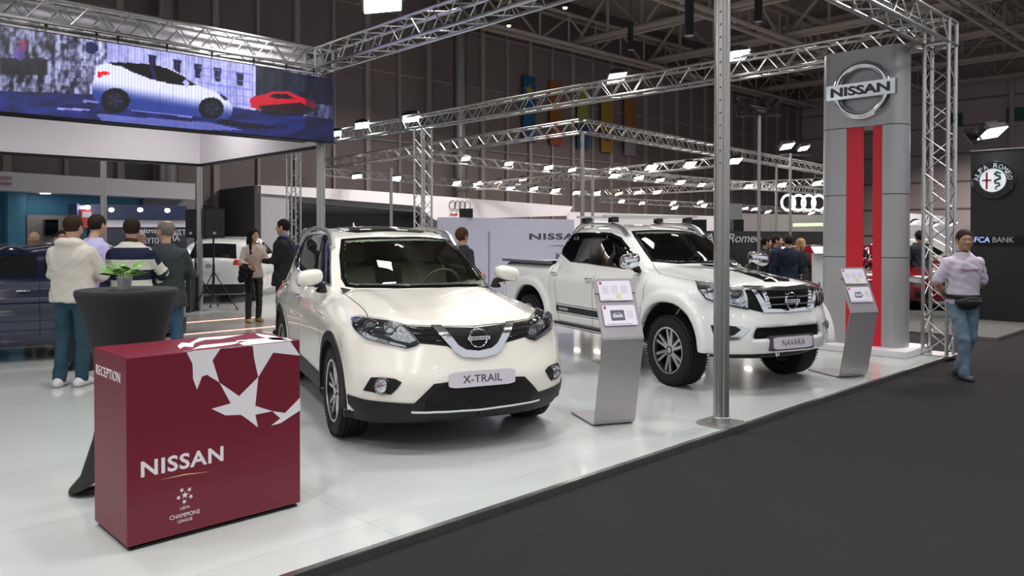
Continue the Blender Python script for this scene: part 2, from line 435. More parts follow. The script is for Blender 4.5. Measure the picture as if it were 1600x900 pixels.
# ------------------------------------------------------------------ roof steel
def lattice(mb_ch, mb_br, a, b, size, rc, rb, pitch=None, n=8, tri=False, up=(0, 0, 1)):
    a, b = Vector(a), Vector(b); d = (b - a); L = d.length; d.normalize(); upv = Vector(up)
    if abs(d.dot(upv)) > .95: upv = Vector((1, 0, 0))
    s_ = upv.cross(d).normalized(); t_ = d.cross(s_); h = size / 2
    cs = [(-h, -h), (h, -h), (h, h), (-h, h)]
    for x, y in cs: mb_ch.append((a + s_ * x + t_ * y, b + s_ * x + t_ * y, rc))
    k = max(2, int(round(L / (pitch or size)))); 
    for f in range(4):
        p, q = cs[f], cs[(f + 1) % 4]
        for i in range(k):
            u, v = (p, q) if i % 2 == 0 else (q, p)
            mb_br.tube(a + d * (L * i / k) + s_ * u[0] + t_ * u[1], a + d * (L * (i + 1) / k) + s_ * v[0] + t_ * v[1], rb, max(4, n - 2), cap=False)
ORD = ['first', 'second', 'third', 'fourth', 'fifth', 'sixth', 'seventh', 'eighth', 'ninth', 'tenth', 'eleventh']
def roof_truss(a, b, h, r, label):
    t = thing('roof_truss', label, 'roof truss', (a[0], a[1], a[2]), group='steel roof trusses of the hall'); a, b = Vector(a), Vector(b); o = a.copy(); ch = MB(); br = MB(); d = (b - a).normalized(); L = (b - a).length; s_ = Vector((0, 0, 1)).cross(d) * .3
    for sg in (-1, 1): ch.tube(s_ * sg, b - o + s_ * sg, r, 6); ch.tube(s_ * sg + Vector((0, 0, h)), b - o + s_ * sg + Vector((0, 0, h)), r, 6)
    n = int(L / 1.9)
    for i in range(n):
        p = d * (L * i / n); q = d * (L * (i + 1) / n)
        br.tube(p, p + Vector((0, 0, h)), r * .6, 5)
        br.tube(p + Vector((0, 0, 0 if i % 2 else h)), q + Vector((0, 0, h if i % 2 else 0)), r * .6, 5)
        br.tube(p + s_, q - s_, r * .4, 4); br.tube(p + s_ + Vector((0, 0, h)), p - s_ + Vector((0, 0, h)), r * .5, 4)
    ch.build('chord', steelroof, t); br.build('bracing', steelroof, t)
for i, x in enumerate((WX - .8, WX - 7, WX - 13, WX - 19, WX - 25)):
    roof_truss((x, WY - 34, WH - .1), (x, WY - .4, WH - .1), 2.0, .13, 'brown roof truss running away from the camera, %s from the right' % ORD[i])
for i, y in enumerate((WY - .9, WY - 8.5, WY - 16, WY - 23)):
    roof_truss((WX - 34, y, WH - .5), (WX - .4, y, WH - .5), 1.4, .10, 'brown roof truss running along the dark wall, %s from that wall' % ORD[i])
ductm = mat('ventilation_duct', (0.22, 0.21, 0.21), .35, .8, noise=.1)
for (px, d, r, z0, z1, lab) in ((719, 32.0, .28, 0, 11.2, 'tall round steel duct rising up the dark wall behind the stands'), (262, 24.5, .33, 3.2, 11.2, 'round steel duct on the dark wall behind the video screen')):
    q = P(px, 300, d); m = MB(); m.lathe([(r, z0), (r, z1)], 20); 
    for z in np.arange(z0 + .6, z1, 1.5): m.lathe([(r + .02, z), (r + .02, z + .06)], 20)
    tag(m.build('ventilation_duct', ductm, smooth=True), lab, 'duct').location = (q.x, q.y, 0)
for (px, py, d, L, lab) in ((1077, 56, 22, 1.7, 'black cylinder lamp hanging left of the tall steel post'), (1185, 34, 25, 1.7, 'black cylinder lamp hanging right of the tall steel post'), (985, 78, 34, 1.2, 'black cylinder lamp hanging far back above the banners')):
    q = P(px, py, d); m = MB(); m.lathe([(0, 0), (.14, 0), (.14, .03), (.125, .05), (.125, L), (0, L)], 18, mi=0); m.tube((0, 0, L), (0, 0, WH + 2.3 - q.z), .02, 6)
    o = m.build('pendant_lamp', mat('pendant_black', (.03, .035, .04), .4), smooth=True); o.location = q; tag(o, lab, 'lamp')
    m = MB(); m.lathe([(0, -.004), (.13, -.004), (.13, .01)], 18); m.build('diffuser', mat('grey_diffuser', (.5, .5, .48), .3), o)
# ------------------------------------------------------------------ lighting trusses
def truss(name, a, b, label, size=.29, rc=.025, rb=.009, group=None, m=None, n=8, pitch=None, cat='truss'):
    t = thing(name, label, cat, tuple(a), group=group); a_, b_ = Vector(a), Vector(b); chs = []; br = MB(); m = m or alu
    lattice(chs, br, (0, 0, 0), b_ - a_, size, rc, rb, pitch or size * .82, n)
    for p, q, r in chs:
        c_ = MB(); c_.tube(p, q, r, n); c_.build('chord', m, t, True)
    br.build('bracing', m, t, True)
    return t
ZT = 4.25
C1 = Vector((11.3, 3.5, ZT)); C2 = Vector((6.2, 10.62, ZT))
truss('lighting_truss', C1 + Vector((-.16, 0, 0)), (5.2, 3.5, ZT), 'aluminium truss running along the stage front towards the camera, top right')
truss('lighting_truss', C1 + Vector((0, .16, 0)), (11.35, 20.9, ZT), 'long aluminium truss crossing behind both white cars and joining the grey sign tower')
truss('lighting_truss', C2 + Vector((0, -.16, 0)), (6.05, 2.6, ZT), 'aluminium truss slanting up from the right end of the video screen')
truss('lighting_truss', C2 + Vector((-.16, 0, 0)), (-1.5, 10.62, ZT), 'aluminium truss the long video screen hangs from')
def corner(c, size=.29, label='', m=None):
    o = MB(); h = size / 2 + .005
    for x in (-h, h):
        for y in (-h, h): o.tube((x, y, -h), (x, y, h), .026, 8)
        for z in (-h, h): o.tube((x, -h, z), (x, h, z), .026, 8); o.tube((-h, x, z), (h, x, z), .026, 8)
    for z in (-h, h): o.tube((-h, -h, z), (h, h, z), .012, 6)
    tag(o.build('truss_corner', m or alu, smooth=True), label, 'truss').location = c
corner(C1, label='aluminium corner block where the trusses meet above the grey sign tower'); corner(C2, label='aluminium corner block at the right end of the video screen truss')
def truss_tower(x, y, label, z1=ZT - .15, size=.29, group=None):
    t = truss('truss_tower', (x, y, .02), (x, y, z1), label, size, group=group, cat='truss tower', rb=.008)
    m = MB(); m.box((0, 0, -.012), (size + .12, size + .12, .016)); m.build('base_plate', steel, t)
truss_tower(11.3, 3.5, 'aluminium truss leg standing at the stage corner beside the grey sign tower')
truss_tower(11.37, 14.75, 'aluminium truss leg rising behind the roof of the nearest white car')
truss_tower(11.35, 20.9, 'aluminium truss leg standing behind the man in the dark suit')
def profile_post(x, y, h, r, label, base=.17, holes=False, z0=0):
    t = thing('steel_post', label, 'post', (x, y, z0)); m = MB(); sec = []
    for i in range(48):
        a = 2 * math.pi * i / 48; k = r * (1 - .10 * (i % 6 == 0)); q = (abs(math.cos(a)) ** 3.2 + abs(math.sin(a)) ** 3.2) ** (-1 / 3.2); sec.append((k * q * math.cos(a), k * q * math.sin(a)))
    m.prism(sec, .018, h, Matrix.Rotation(R(45), 4, 'Z')); m.build('shaft', steel, t, False)
    b = MB(); b.prism(rounded([(-base, -base), (base, -base), (base, base), (-base, base)], 2, .15), .001, .016); b.lathe([(r * 1.25, .016), (r * 1.2, .06), (r, .07)], 24); 
    for sx in (-1, 1):
        for sy in (-1, 1): b.tube((sx * base * .75, sy * base * .75, .016), (sx * base * .75, sy * base * .75, .028), .012, 6)
    b.build('base_plate', steel, t)
    if holes:
        hm = MB(); d = Vector((-math.cos(YAW) , -math.sin(YAW), 0)); rt = Vector((math.sin(YAW), -math.cos(YAW), 0)); 
        for z in np.arange(2.2, h - .1, .105): c_ = d * r * .93 - rt * r * .52; hm.tube(c_ + Vector((0, 0, z)), c_ + d * .012 + Vector((0, 0, z)), .006, 8)
        hm.build('fixing_holes', blackp, t)
    return t
profile_post(5.86, 3.50, ZT - .15, .062, 'tall brushed steel post at the stage edge in front of the pickup', .17, True)
profile_post(6.30, 10.75, ZT - .15, .062, 'steel post under the right end of the video screen, behind the nearest car')
profile_post(6.66, 16.22, 3.0, .052, 'steel post on the grey walkway between the two loudspeakers', .20)
profile_post(4.81, 16.22, 3.0, .048, 'steel post behind the man in the cream hoodie')
def pole(px, py, d, r, label, top, base_z=0.0, name='lamp_pole', m=None):
    q = P(px, py, d); mm = MB(); mm.tube((0, 0, 0), (0, 0, top - base_z), r, 12); mm.lathe([(.0, 0), (r * 4, 0), (r * 4, .02), (r * 1.5, .06)], 16)
    o = mm.build(name, m or steel, smooth=True); o.location = (q.x, q.y, base_z); tag(o, label, 'pole'); return o
# ------------------------------------------------------------------ floodlights
hous = mat('floodlight_housing', (.03, .03, .033), .4, .3)
def flood_parts(face, w=.34, h=.22):
    t = thing('floodlight', 'x', 'floodlight')
    b = MB(); b.prism(rounded([(-w / 2 - .02, -h / 2 - .02), (w / 2 + .02, -h / 2 - .02), (w / 2 + .02, h / 2 + .02), (-w / 2 - .02, h / 2 + .02)], 1, .12), -.07, 0); b.prism([(-w * .3, -h * .35), (w * .3, -h * .35), (w * .3, h * .35), (-w * .3, h * .35)], -.14, -.07)
    for i in range(7): b.box((-w * .3 + w * .1 * i, 0, -.11), (.006, h * .75, .08))
    b.build('housing', hous, t)
    g_ = MB(); g_.prism([(-w / 2, -h / 2), (w / 2, -h / 2), (w / 2, h / 2), (-w / 2, h / 2)], .0, .006); g_.build('glass', face, t)
    y = MB(); 
    for sx in (-1, 1): y.bar((sx * (w / 2 + .035), 0, -.03), (sx * (w / 2 + .035), -h * .62, -.14), .008, .03, up=(1, 0, 0))
    y.bar((-(w / 2 + .035), -h * .62, -.14), (w / 2 + .035, -h * .62, -.14), .008, .03); y.build('yoke', dark_metal, t)
    return t
_fl = {}
def flood(px, py, d, label, face=None, group=None, aim=None, scale=1.0, roll=.3):
    face = face or lampface
    if face.name not in _fl: o = flood_parts(face); _fl[face.name] = o
    else: o = dup(_fl[face.name])
    if 'group' in o: del o['group']
    q = P(px, py, d); o.location = q; o['label'] = label
    if group: o['group'] = group
    if aim is None: aim = (-.45 * FW[0] + .25 * RT[0], -.45 * FW[1] + .25 * RT[1], -.8)
    zq = Vector(aim).to_track_quat('Z', 'Y'); o.rotation_mode = 'XYZ'; o.rotation_euler = (zq.to_matrix().to_4x4() @ Matrix.Rotation(roll, 4, 'Z')).to_euler(); o.scale = (scale,) * 3
    return o
flood(598, 4, 8.6, 'bright floodlight on top of the slanting truss, at the top edge of the photo', lampcool, scale=1.2)
flood(964, 121, 14.6, 'bright floodlight above the middle of the long truss behind the cars')
flood(1153, 87, 12.4, 'bright floodlight on the long truss just right of the tall steel post', scale=1.0)
flood(642, 185, 18.8, 'bright floodlight on the long truss near its leg, right one of the pair', lampcool, scale=1.15)
flood(566, 196, 19.8, 'bright floodlight on the long truss, middle one between the screen and the leg', lampcool, scale=1.0)
flood(524, 209, 20.8, 'bright floodlight half hidden behind the right end of the video screen', lampcool, scale=.9)
flood(1551, 208, 14.4, 'lit floodlight on top of the black round-badge wall', scale=1.35)
flood(1230, 229, 20, 'left one of two lit floodlights on the pole left of the sign tower', scale=1.0); flood(1256, 232, 20.4, 'right one of two lit floodlights on the pole left of the sign tower', scale=.8)
flood(1163, 163, 16, 'unlit black floodlight on the pole right of the tall steel post, left one', hous, aim=(.3, -.5, .2), scale=1.3); flood(1204, 166, 16, 'unlit black floodlight on the pole right of the tall steel post, right one', hous, aim=(.6, -.2, -.5), scale=1.4)
flood(1512, 216, 14.6, 'unlit black floodlight left of the lit one on the round-badge wall', hous, aim=(-.2, .7, -.5), scale=1.1)
pole(1186, 300, 16, .035, 'slim grey pole carrying two unlit floodlights', P(1186, 180, 16).z); pole(1235, 300, 20.2, .035, 'slim grey pole carrying two lit floodlights', P(1235, 240, 20.2).z)
m = MB(); q = P(1186, 180, 16); m.box((0, 0, 0), (.9, .06, .05), Matrix.Rotation(YAW - math.pi / 2, 3, 'Z')); tag(m.build('cross_bar', dark_metal), 'dark cross bar on the pole with two unlit floodlights', 'bar').location = q
m = MB(); q = P(1243, 242, 20.2); m.box((0, 0, 0), (.8, .06, .05), Matrix.Rotation(YAW - math.pi / 2, 3, 'Z')); tag(m.build('cross_bar', dark_metal), 'cross bar under the two lit floodlights left of the sign tower', 'bar').location = q
# far stands' trusses with their rows of lamps
def ft(p0, d0, p1, d1, size=.29, lab=''):
    a = P(p0[0], p0[1], d0); b = P(p1[0], p1[1], d1); truss('lighting_truss', a, b, lab, size, n=6, rc=.022, rb=.011, pitch=size)
ft((910, 197), 19.0, (505, 257), 28.0, lab='far aluminium truss meeting its corner post above the pickup and running left')
ft((912, 197), 19.0, (1290, 266), 31.0, lab='far aluminium truss running from the corner post above the pickup to the sign tower')
ft((500, 268), 27.5, (880, 300), 33, .26, 'far truss crossing low on the dark wall just above the white canopy')
ft((640, 243), 26.0, (1125, 290), 36, .28, 'far truss with a row of lamps left of the corner post above the pickup')
ft((720, 294), 31.5, (1130, 252), 22, .25, 'far truss rising to the right towards the tall steel post')
ft((955, 272), 24.0, (1290, 300), 34, .25, 'far truss with lamps running right behind the tall steel post')
ft((900, 303), 33.0, (1290, 284), 27, .25, 'low far truss with lamps ending behind the sign tower')
ft((935, 312), 36.5, (1290, 331), 37.2, .22, 'lowest far truss at the back of the hall')
for (px, y0, d, lab) in ((910, 205, 19.0, 'round steel post under the far truss corner above the pickup'), (611, 262, 22, 'thin steel post above the roof of the nearest white car'), (926, 275, 24, 'thin steel post just right of the far corner post'), (1213, 255, 27, 'steel post with a flared head left of the sign tower')):
    pole(px, 300, d, .05 if px == 910 else .045, lab, P(px, y0, d).z, name='steel_post')
row1 = [(728, 248, 26.5), (795, 256, 28), (857, 262, 29.6), (894, 265.5, 30.5)]
row2 = [(961, 266, 26), (1018, 262, 24.6), (1078, 257, 23.2), (1148, 252, 22)]
row3 = [(558, 276, 28), (619, 279, 29), (714, 286, 30.3), (746, 287, 31), (779, 284, 30.6), (817, 280, 30), (798, 293, 32), (834, 295, 32.5), (868, 298, 33), (901, 301, 33)]
row4 = [(960, 275, 24.2), (998, 278.5, 25), (1031, 282, 26), (1063, 285, 27), (1096, 289, 28), (1122, 292, 29)]
row5 = [(1170, 291, 27), (1221, 289, 27), (1277, 286, 27), (932, 302, 32), (967, 303, 32), (997, 301, 31), (1027, 300.5, 31)]
row6 = [(971, 315, 36), (1003, 318, 36), (1052, 317, 36), (1094, 316, 36), (1100, 321, 37), (1121, 324, 37), (1164, 326, 37), (1179, 327, 37), (1200, 331, 37), (1268, 333, 37), (1054, 325, 37)]
def rowf(rw, p0, d0, p1, d1, lab, grp, sc=.95):
    A, B = P(p0[0], p0[1], d0), P(p1[0], p1[1], d1); x_ = B - A; x_.z = 0; x_.normalize(); n_ = Vector((x_.y, -x_.x, 0)); c0 = np.array([0, 0, CAMH])
    for k, (x, y, d) in enumerate(sorted(rw)):
        r_, w_ = ray(x, y); q = (np.array(A) @ np.array(n_)) / (r_ @ np.array(n_)); dd_ = q * w_ - .12
        face = lampwarm if (x, y) in ((779, 284), (967, 303)) else (lampcool if (x, y) in ((857, 262), (798, 293), (1096, 289), (1179, 327)) else lampface)
        flood(x, y, dd_, lab % ORD[k], face, grp, scale=sc * (.9 + .2 * random.random()), roll=.3 + random.uniform(-.2, .2))
rowf(row1, (640, 243), 26.0, (1125, 290), 36, '%s lamp from the left on the far truss left of the corner post', 'lamps on the far truss left of the corner post')
rowf(row2, (720, 294), 31.5, (1130, 252), 22, '%s lamp from the left on the far truss rising towards the tall steel post', 'lamps on the rising far truss', 1.05)
rowf(row3, (500, 268), 27.5, (880, 300), 33, '%s lamp from the left in the low row above the white canopy', 'lamps above the white canopy')
rowf(row4, (955, 272), 24.0, (1290, 300), 34, '%s lamp from the left on the far truss descending to the tall steel post', 'lamps on the descending far truss', .85)
rowf(row5, (900, 303), 33.0, (1290, 284), 27, '%s lamp from the left on the low far truss above the pickup', 'lamps on the low far truss')
rowf(row6, (935, 312), 36.5, (1290, 331), 37.2, '%s lamp from the left in the lowest row at the very back of the hall', 'lamps at the back of the hall', .8)
for (x, y, d, lab) in ((795, 40, 30, 'orange glowing lamp under the roof, left one'), (883, 12, 27, 'orange glowing lamp under the roof, right one at the top edge')):
    m = MB(); m.lathe([(0, 0), (.09, 0), (.10, .04), (.05, .14), (0, .16)], 16); o = m.build('ceiling_lamp', hous, smooth=True); o.location = P(x, y, d); tag(o, lab, 'lamp')
    m = MB(); m.lathe([(0, -.05), (.05, -.045), (.085, 0)], 16); m.build('bulb', emit('warm_bulb', (1, .5, .28), 30), o, True)
    m = MB(); m.tube((0, 0, .16), (0, 0, WH + 2.3 - P(x, y, d).z), .012, 5); m.build('cable', blackp, o)
# ------------------------------------------------------------------ cars
seatmat = mat('seat_cloth_dark', (0.05, 0.05, 0.055), 0.8)
beige = mat('beige_leather', (0.42, 0.38, 0.30), 0.6)
lamp_refl = mat('lamp_reflector', (0.75, 0.77, 0.8), 0.12, 1.0, bump=.9, bscale=30)
lensclear = glass('lamp_lens', (0.93, 0.95, 0.97))
amber = mat('amber', (0.9, 0.35, 0.03), 0.2)
redlens = mat('red_lens', (0.45, 0.02, 0.02), 0.1, coat=.5)
seam = mat('panel_gap', (0.01, 0.01, 0.01), 0.8)
platem = mat('display_plate', (0.62, 0.58, 0.64), 0.35)
inkdark = mat('dark_lettering', (0.06, 0.06, 0.075), 0.5)
mesh_black = mat('grille_mesh', (0.003, 0.003, 0.0035), 0.4, bump=1.0, bscale=140, spec=.25)

class Car:
    def __init__(s, name, label, fn, u, w, theta, z=0.0):
        s.fn = lambda x, y, z_: fn(x, np.abs(y), z_)
        s.rz = heading(theta); loc = cw(u, w, z)
        s.root = thing(name, label, 'car', loc, s.rz)
        s.M = Matrix.Translation(loc) @ Matrix.Rotation(s.rz, 4, 'Z'); s.Mi = s.M.inverted()
        s.co = np.array(s.Mi @ Vector((0, 0, CAMH)))
    def cast_px(s, pts):
        D = []
        for (x, y) in pts:
            r, w = ray(x, y); d = s.Mi.to_3x3() @ Vector(r); d.normalize(); D.append(tuple(d))
        L = np.linalg.norm(s.co[:2]); q, h = cast(s.fn, s.co, np.array(D), max(L - 3.0, 1.0), L + 5.5, 500)
        return q
    def patch(s, name, outline, dirv, m, off=.004, thick=.012, cell=.03, border=None, px=True, sides=(1,), parent=None, join=False, smooth=True):
        """panel that follows the body: outline traced, projected along dirv, lifted off the surface and given an edge"""
        q = s.cast_px(outline) if px else np.array(outline, float)
        if join: q[:, 1] = np.minimum(q[:, 1], 0)
        d, e1, e2 = basis(dirv)
        P2 = [(float(p @ e1), float(p @ e2)) for p in q]; base = float((q @ d).max()) + .35
        ex = [inset(P2, border[0])] if border else None
        V2, T = triangulate(P2, cell, ex)
        O = V2[:, :1] * e1 + V2[:, 1:] * e2 + d * base
        Q, hit = cast(s.fn, O, -d, 0, 1.3, 140)
        if (~hit).any() and hit.any():      # missed points take the depth of the nearest hit
            hp = V2[hit]; hd = (Q[hit] @ d)
            for i in np.where(~hit)[0]: k = ((hp - V2[i]) ** 2).sum(1).argmin(); Q[i] = O[i] - d * (base - hd[k])
        N = grad(s.fn, Q); N /= np.maximum(np.linalg.norm(N, axis=1, keepdims=True), 1e-6)
        N[(N @ d) < .05] = d
        top = Q + N * off; bot = Q + N * (off - thick)
        cnt = {}
        for t in T:
            for a, b in ((t[0], t[1]), (t[1], t[2]), (t[2], t[0])): cnt[(a, b)] = 1
        be = [(a, b) for (a, b) in cnt if (b, a) not in cnt]
        n = len(V2); V = np.concatenate([top, bot])
        # orientation
        a, b, c = T[0]; nn = np.cross(top[b] - top[a], top[c] - top[a]); flip = nn @ N[a] < 0
        F = [tuple(t) for t in T] + [(b_, a_, a_ + n, b_ + n) for a_, b_ in be]
        if flip: F = [f[::-1] for f in F]
        mi = [0] * len(F)
        if border:
            cen = V2[T].mean(1); dd = poly_dist(cen, P2); mi = [1 if x < border[0] * .98 else 0 for x in dd] + [1] * len(be)
        mats = [m, border[1]] if border else [m]; par = parent or s.root; out = []
        if join:
            V_ = V * np.array([1, -1, 1]); F = F + [tuple(i + 2 * n for i in f[::-1]) for f in F]; mi = mi + mi; V = np.concatenate([V, V_])
            return [npmesh(name, V, F, mats, par, mi, smooth, 50)]
        for sd in sides:
            VV = V * np.array([1, sd, 1]); FF = F if sd == 1 else [f[::-1] for f in F]
            out.append(npmesh(name, VV, FF, mats, par, mi, smooth, 50))
        return out
    def ribbon(s, name, pts, width, m, off=.002, px=True, sides=(1,), th=.004, parent=None, step=.03):
        q = s.cast_px(pts) if px else np.array(pts, float)
        q = np.array(dens([tuple(p) for p in q], step, False)); N = grad(s.fn, q); N /= np.maximum(np.linalg.norm(N, axis=1, keepdims=True), 1e-6)
        for _ in range(4): q = q - N * s.fn(*q.T)[:, None] / np.maximum(np.linalg.norm(grad(s.fn, q), axis=1), .3)[:, None]
        T = np.gradient(q, axis=0); T /= np.maximum(np.linalg.norm(T, axis=1, keepdims=True), 1e-9); B = np.cross(N, T) * width / 2
        V = np.concatenate([q + N * off - B, q + N * (off + th * .5), q + N * off + B, q - N * .003 + B * .8, q - N * .003 - B * .8]); n = len(q); F = []
        for i in range(n - 1):
            for a in range(5):
                b = (a + 1) % 5; F.append((a * n + i, a * n + i + 1, b * n + i + 1, b * n + i))
        F += [tuple(a * n for a in range(5)), tuple(a * n + n - 1 for a in range(5))[::-1]]
        return [npmesh(name, V * np.array([1, sd, 1]), [f if sd == 1 else f[::-1] for f in F], m, parent or s.root, None, True, 60) for sd in sides]

def wheel_meshes(r, w, rim, style):
    """tyre, rim and hub disc built round the y axis, outer face towards -y"""
    Mx = Matrix.Rotation(R(90), 4, 'X')          # lathe z -> -y
    t = MB(); h = w / 2
    prof = [(rim - .012, -h + .02), (rim + .012, -h + .004), (rim + .05, -h - .006), (r - .035, -h), (r - .008, -h + .018), (r, -h + .035)]
    for k in range(4):
        z = -h + .05 + k * (w - .1) / 4; g = (w - .1) / 4
        prof += [(r, z), (r, z + g * .72), (r - .008, z + g * .76), (r - .008, z + g * .96)]
    prof += [(r, h - .035), (r - .008, h - .018), (r - .035, h), (rim + .05, h + .006), (rim + .012, h - .004), (rim - .012, h - .02)]
    t.lathe(prof, 64, Mx)
    for i in range(72):                          # shoulder sipes
        a = 2 * math.pi * i / 72
        for sd in (-1, 1):
            c = Vector((math.cos(a) * (r - .012), sd * (h - .014), math.sin(a) * (r - .012)))
            t.box(c, (.016, .03, .012), Matrix.Rotation(-a, 3, 'Y'))
    rm = MB()
    rm.lathe([(rim - .004, h - .012), (rim - .004, h - .004), (rim - .016, h - .008), (rim - .028, h - .03), (rim - .03, h - .1), (rim - .02, -h + .02)], 64, Mx, 1)
    rm.lathe([(rim + .002, h - .014), (rim + .002, h - .003), (rim - .014, h - .005), (rim - .018, h - .02)], 64, Mx, 0)
    yf = -(h - .018)
    def spoke(a0, r0, a1, r1, w0, w1, mi, dy=0):
        p0 = Vector((math.cos(a0) * r0, 0, math.sin(a0) * r0)); p1 = Vector((math.cos(a1) * r1, 0, math.sin(a1) * r1)); d = (p1 - p0).normalized(); s_ = Vector((-d.z, 0, d.x))
        y0, y1 = yf + .012 + dy, yf + dy; T = .022
        vs = []
        for p, ww, y in ((p0, w0, y0), (p1, w1, y1)):
            for sg, yy in ((-1, y), (1, y), (1, y + T), (-1, y + T)): vs.append(p + s_ * sg * ww / 2 * (1 if yy == y else 1.3) + Vector((0, yy, 0)))
        rm.add(vs, [(0, 1, 5, 4), (1, 2, 6, 5), (2, 3, 7, 6), (3, 0, 4, 7), (0, 3, 2, 1), (4, 5, 6, 7)], mi)
    if style == 'pairs':
        for k in range(5):
            a = 2 * math.pi * k / 5 + .3
            for sg in (-1, 1):
                spoke(a + sg * .12, .05, a + sg * .24, rim - .018, .030, .022, 0)
                spoke(a + sg * .12, .05, a + sg * .24, rim - .018, .052, .05, 1, .010)
    else:
        for k in range(6):
            a = 2 * math.pi * k / 6 + .2
            spoke(a, .045, a + .10, rim - .016, .030, .030, 0); spoke(a + .42, .045, a + .45, rim - .016, .026, .030, 0)
            spoke(a + .02, .05, a + .12, rim - .016, .056, .052, 1, .010)
    rm.lathe([(0, h - .03), (.035, h - .03), (.05, h - .034), (.062, h - .05), (.06, h - .09)], 32, Mx, 1)
    rm.lathe([(0, h - .018), (.024, h - .018), (.03, h - .024), (.03, h - .04)], 24, Mx, 0)
    for k in range(5):
        a = 2 * math.pi * k / 5; rm.tube((math.cos(a) * .048, -(h - .06), math.sin(a) * .048), (math.cos(a) * .048, -(h - .026), math.sin(a) * .048), .008, 6, mi=0)
    bd = MB(); bd.lathe([(.05, h - .12), (.15, h - .12), (.15, h - .14), (.05, h - .14)], 32, Mx); bd.box((.13, -(h - .13), .05), (.07, .05, .12))
    bd.lathe([(0, -h + .06), (rim - .03, -h + .06)], 32, Mx, 0)
    return t, rm, bd
rim_bright = mat('rim_machined', (0.8, 0.8, 0.8), 0.25, 1.0)
rim_dark = mat('rim_dark', (0.006, 0.006, 0.007), 0.35, spec=.3)
def add_wheels(car, r, w, rim, style, wb, yc, steer=0, mats=None):
    t, rm, bd = wheel_meshes(r, w, rim, style); first = None; mats = mats or [rim_bright, rim_dark]
    for x in (0, -wb):
        for sd in (-1, 1):
            if first is None:
                a = t.build('wheel', rubber, car.root, True); b = rm.build('rim', mats, a, True); c_ = bd.build('brake_disc', dark_metal, a, True); first = (a, b, c_)
            else:
                a = first[0].copy(); C.objects.link(a); a.parent = car.root
                for k in (1, 2): q = first[k].copy(); C.objects.link(q); q.parent = a
            a.location = (x, sd * yc, r); a.rotation_euler = (0, 0.4 * x, (0 if sd < 0 else math.pi) + (R(steer) if x == 0 else 0))
def nissan_badge(mb, M, r, mi_ring=0, mi_text=1, depth=.02, wordw=2.3):
    ring = []
    mb.lathe([(r, 0), (r, depth * .6), (r * .92, depth), (r * .82, depth * .8), (r * .78, 0)], 40, M, mi_ring)
    mb.prism([(-r * wordw / 2, -r * .17), (r * wordw / 2, -r * .17), (r * wordw / 2, r * .17), (-r * wordw / 2, r * .17)], 0, depth * 1.15, M, mi_ring)
    fit_text(mb, 'NISSAN', M @ Matrix.Translation((0, 0, depth * 1.2)), r * 1.95, r * .24, mi_text, depth=depth * .2, bold=.02)
def seat(mb, x, y, z, wdt=.5):
    mb.prism(rounded([(-.26, 0), (.26, 0), (.28, .14), (-.24, .16)], 2), -wdt / 2, wdt / 2, Matrix.Translation((x, y, z)) @ Matrix.Rotation(R(90), 4, 'X'))
    mb.prism(rounded([(-.22, .1), (-.08, .1), (-.22, .66), (-.33, .66)], 2), -wdt / 2 + .01, wdt / 2 - .01, Matrix.Translation((x, y, z)) @ Matrix.Rotation(R(90), 4, 'X'))
    mb.prism(rounded([(-.33, .70), (-.25, .70), (-.26, .88), (-.34, .88)], 2), -.13, .13, Matrix.Translation((x, y, z)) @ Matrix.Rotation(R(90), 4, 'X'))
    for sy in (-.05, .05): mb.tube((x - .29, y + sy, z + .64), (x - .29, y + sy, z + .74), .007, 6)
def cabin(car, x0, x1, ybelt, zf, zb, m_seat, m_dash, rows=(-1.35, -2.2), lhd=True):
    for rx in rows:
        for sy in (-.38, .38):
            mb = MB(); seat(mb, rx, sy, zf, .5 if rx == rows[0] else .62); mb.build('seat', m_seat, car.root, True)
    d = MB(); d.prism(rounded([(x0, zb - .3), (x0, zb - .02), (x0 - .3, zb + .03), (x0 - .42, zb - .05), (x0 - .4, zb - .3)], 1), -ybelt + .1, ybelt - .1, Matrix.Rotation(R(90), 4, 'X'))
    d.build('dashboard', m_dash, car.root)
    st = MB(); c = Vector((x0 - .5, .37, zb - .02)); Ms = Matrix.Translation(c) @ Matrix.Rotation(R(-65), 4, 'Y')
    st.lathe([(.18 + .014 * math.cos(a), .014 * math.sin(a)) for a in np.linspace(0, 2 * math.pi, 8, endpoint=False)], 32, Ms, closed=True)
    st.box(c, (.04, .34, .05)); st.tube(c, c + Vector((.3, 0, -.12)), .03); st.build('steering_wheel', m_seat, car.root, True)
def body_mesh(car, cell, lo, hi, mats, windows=(), wind=None, inner=None):
    """mesh of the shell; window outlines (planar) are cut out of it"""
    half = lambda x, y, z: car.fn(x, y, z) if inner is None else smax(car.fn(x, y, z), -inner(x, np.abs(y), z), .004)
    V, F = surf(half, lo, hi, cell); cen = V[F].mean(1); keep = np.ones(len(F), bool)
    for poly in windows:
        keep &= ~(poly_in(cen[:, [0, 2]], poly) & (np.abs(cen[:, 1]) > .42) & (cen[:, 2] > .7))
    for (poly, x0, x1) in (wind or []):
        keep &= ~(poly_in(cen[:, [1, 2]], poly) & (cen[:, 0] > x0) & (cen[:, 0] < x1))
    F = F[keep]; cen = cen[keep]; mi = np.zeros(len(F), int)
    if inner is not None: mi[car.fn(*cen.T) < -.02] = 1
    low = (cen[:, 2] < .34) & (car.fn(*cen.T) >= -.02); 
    return V, F, cen, mi

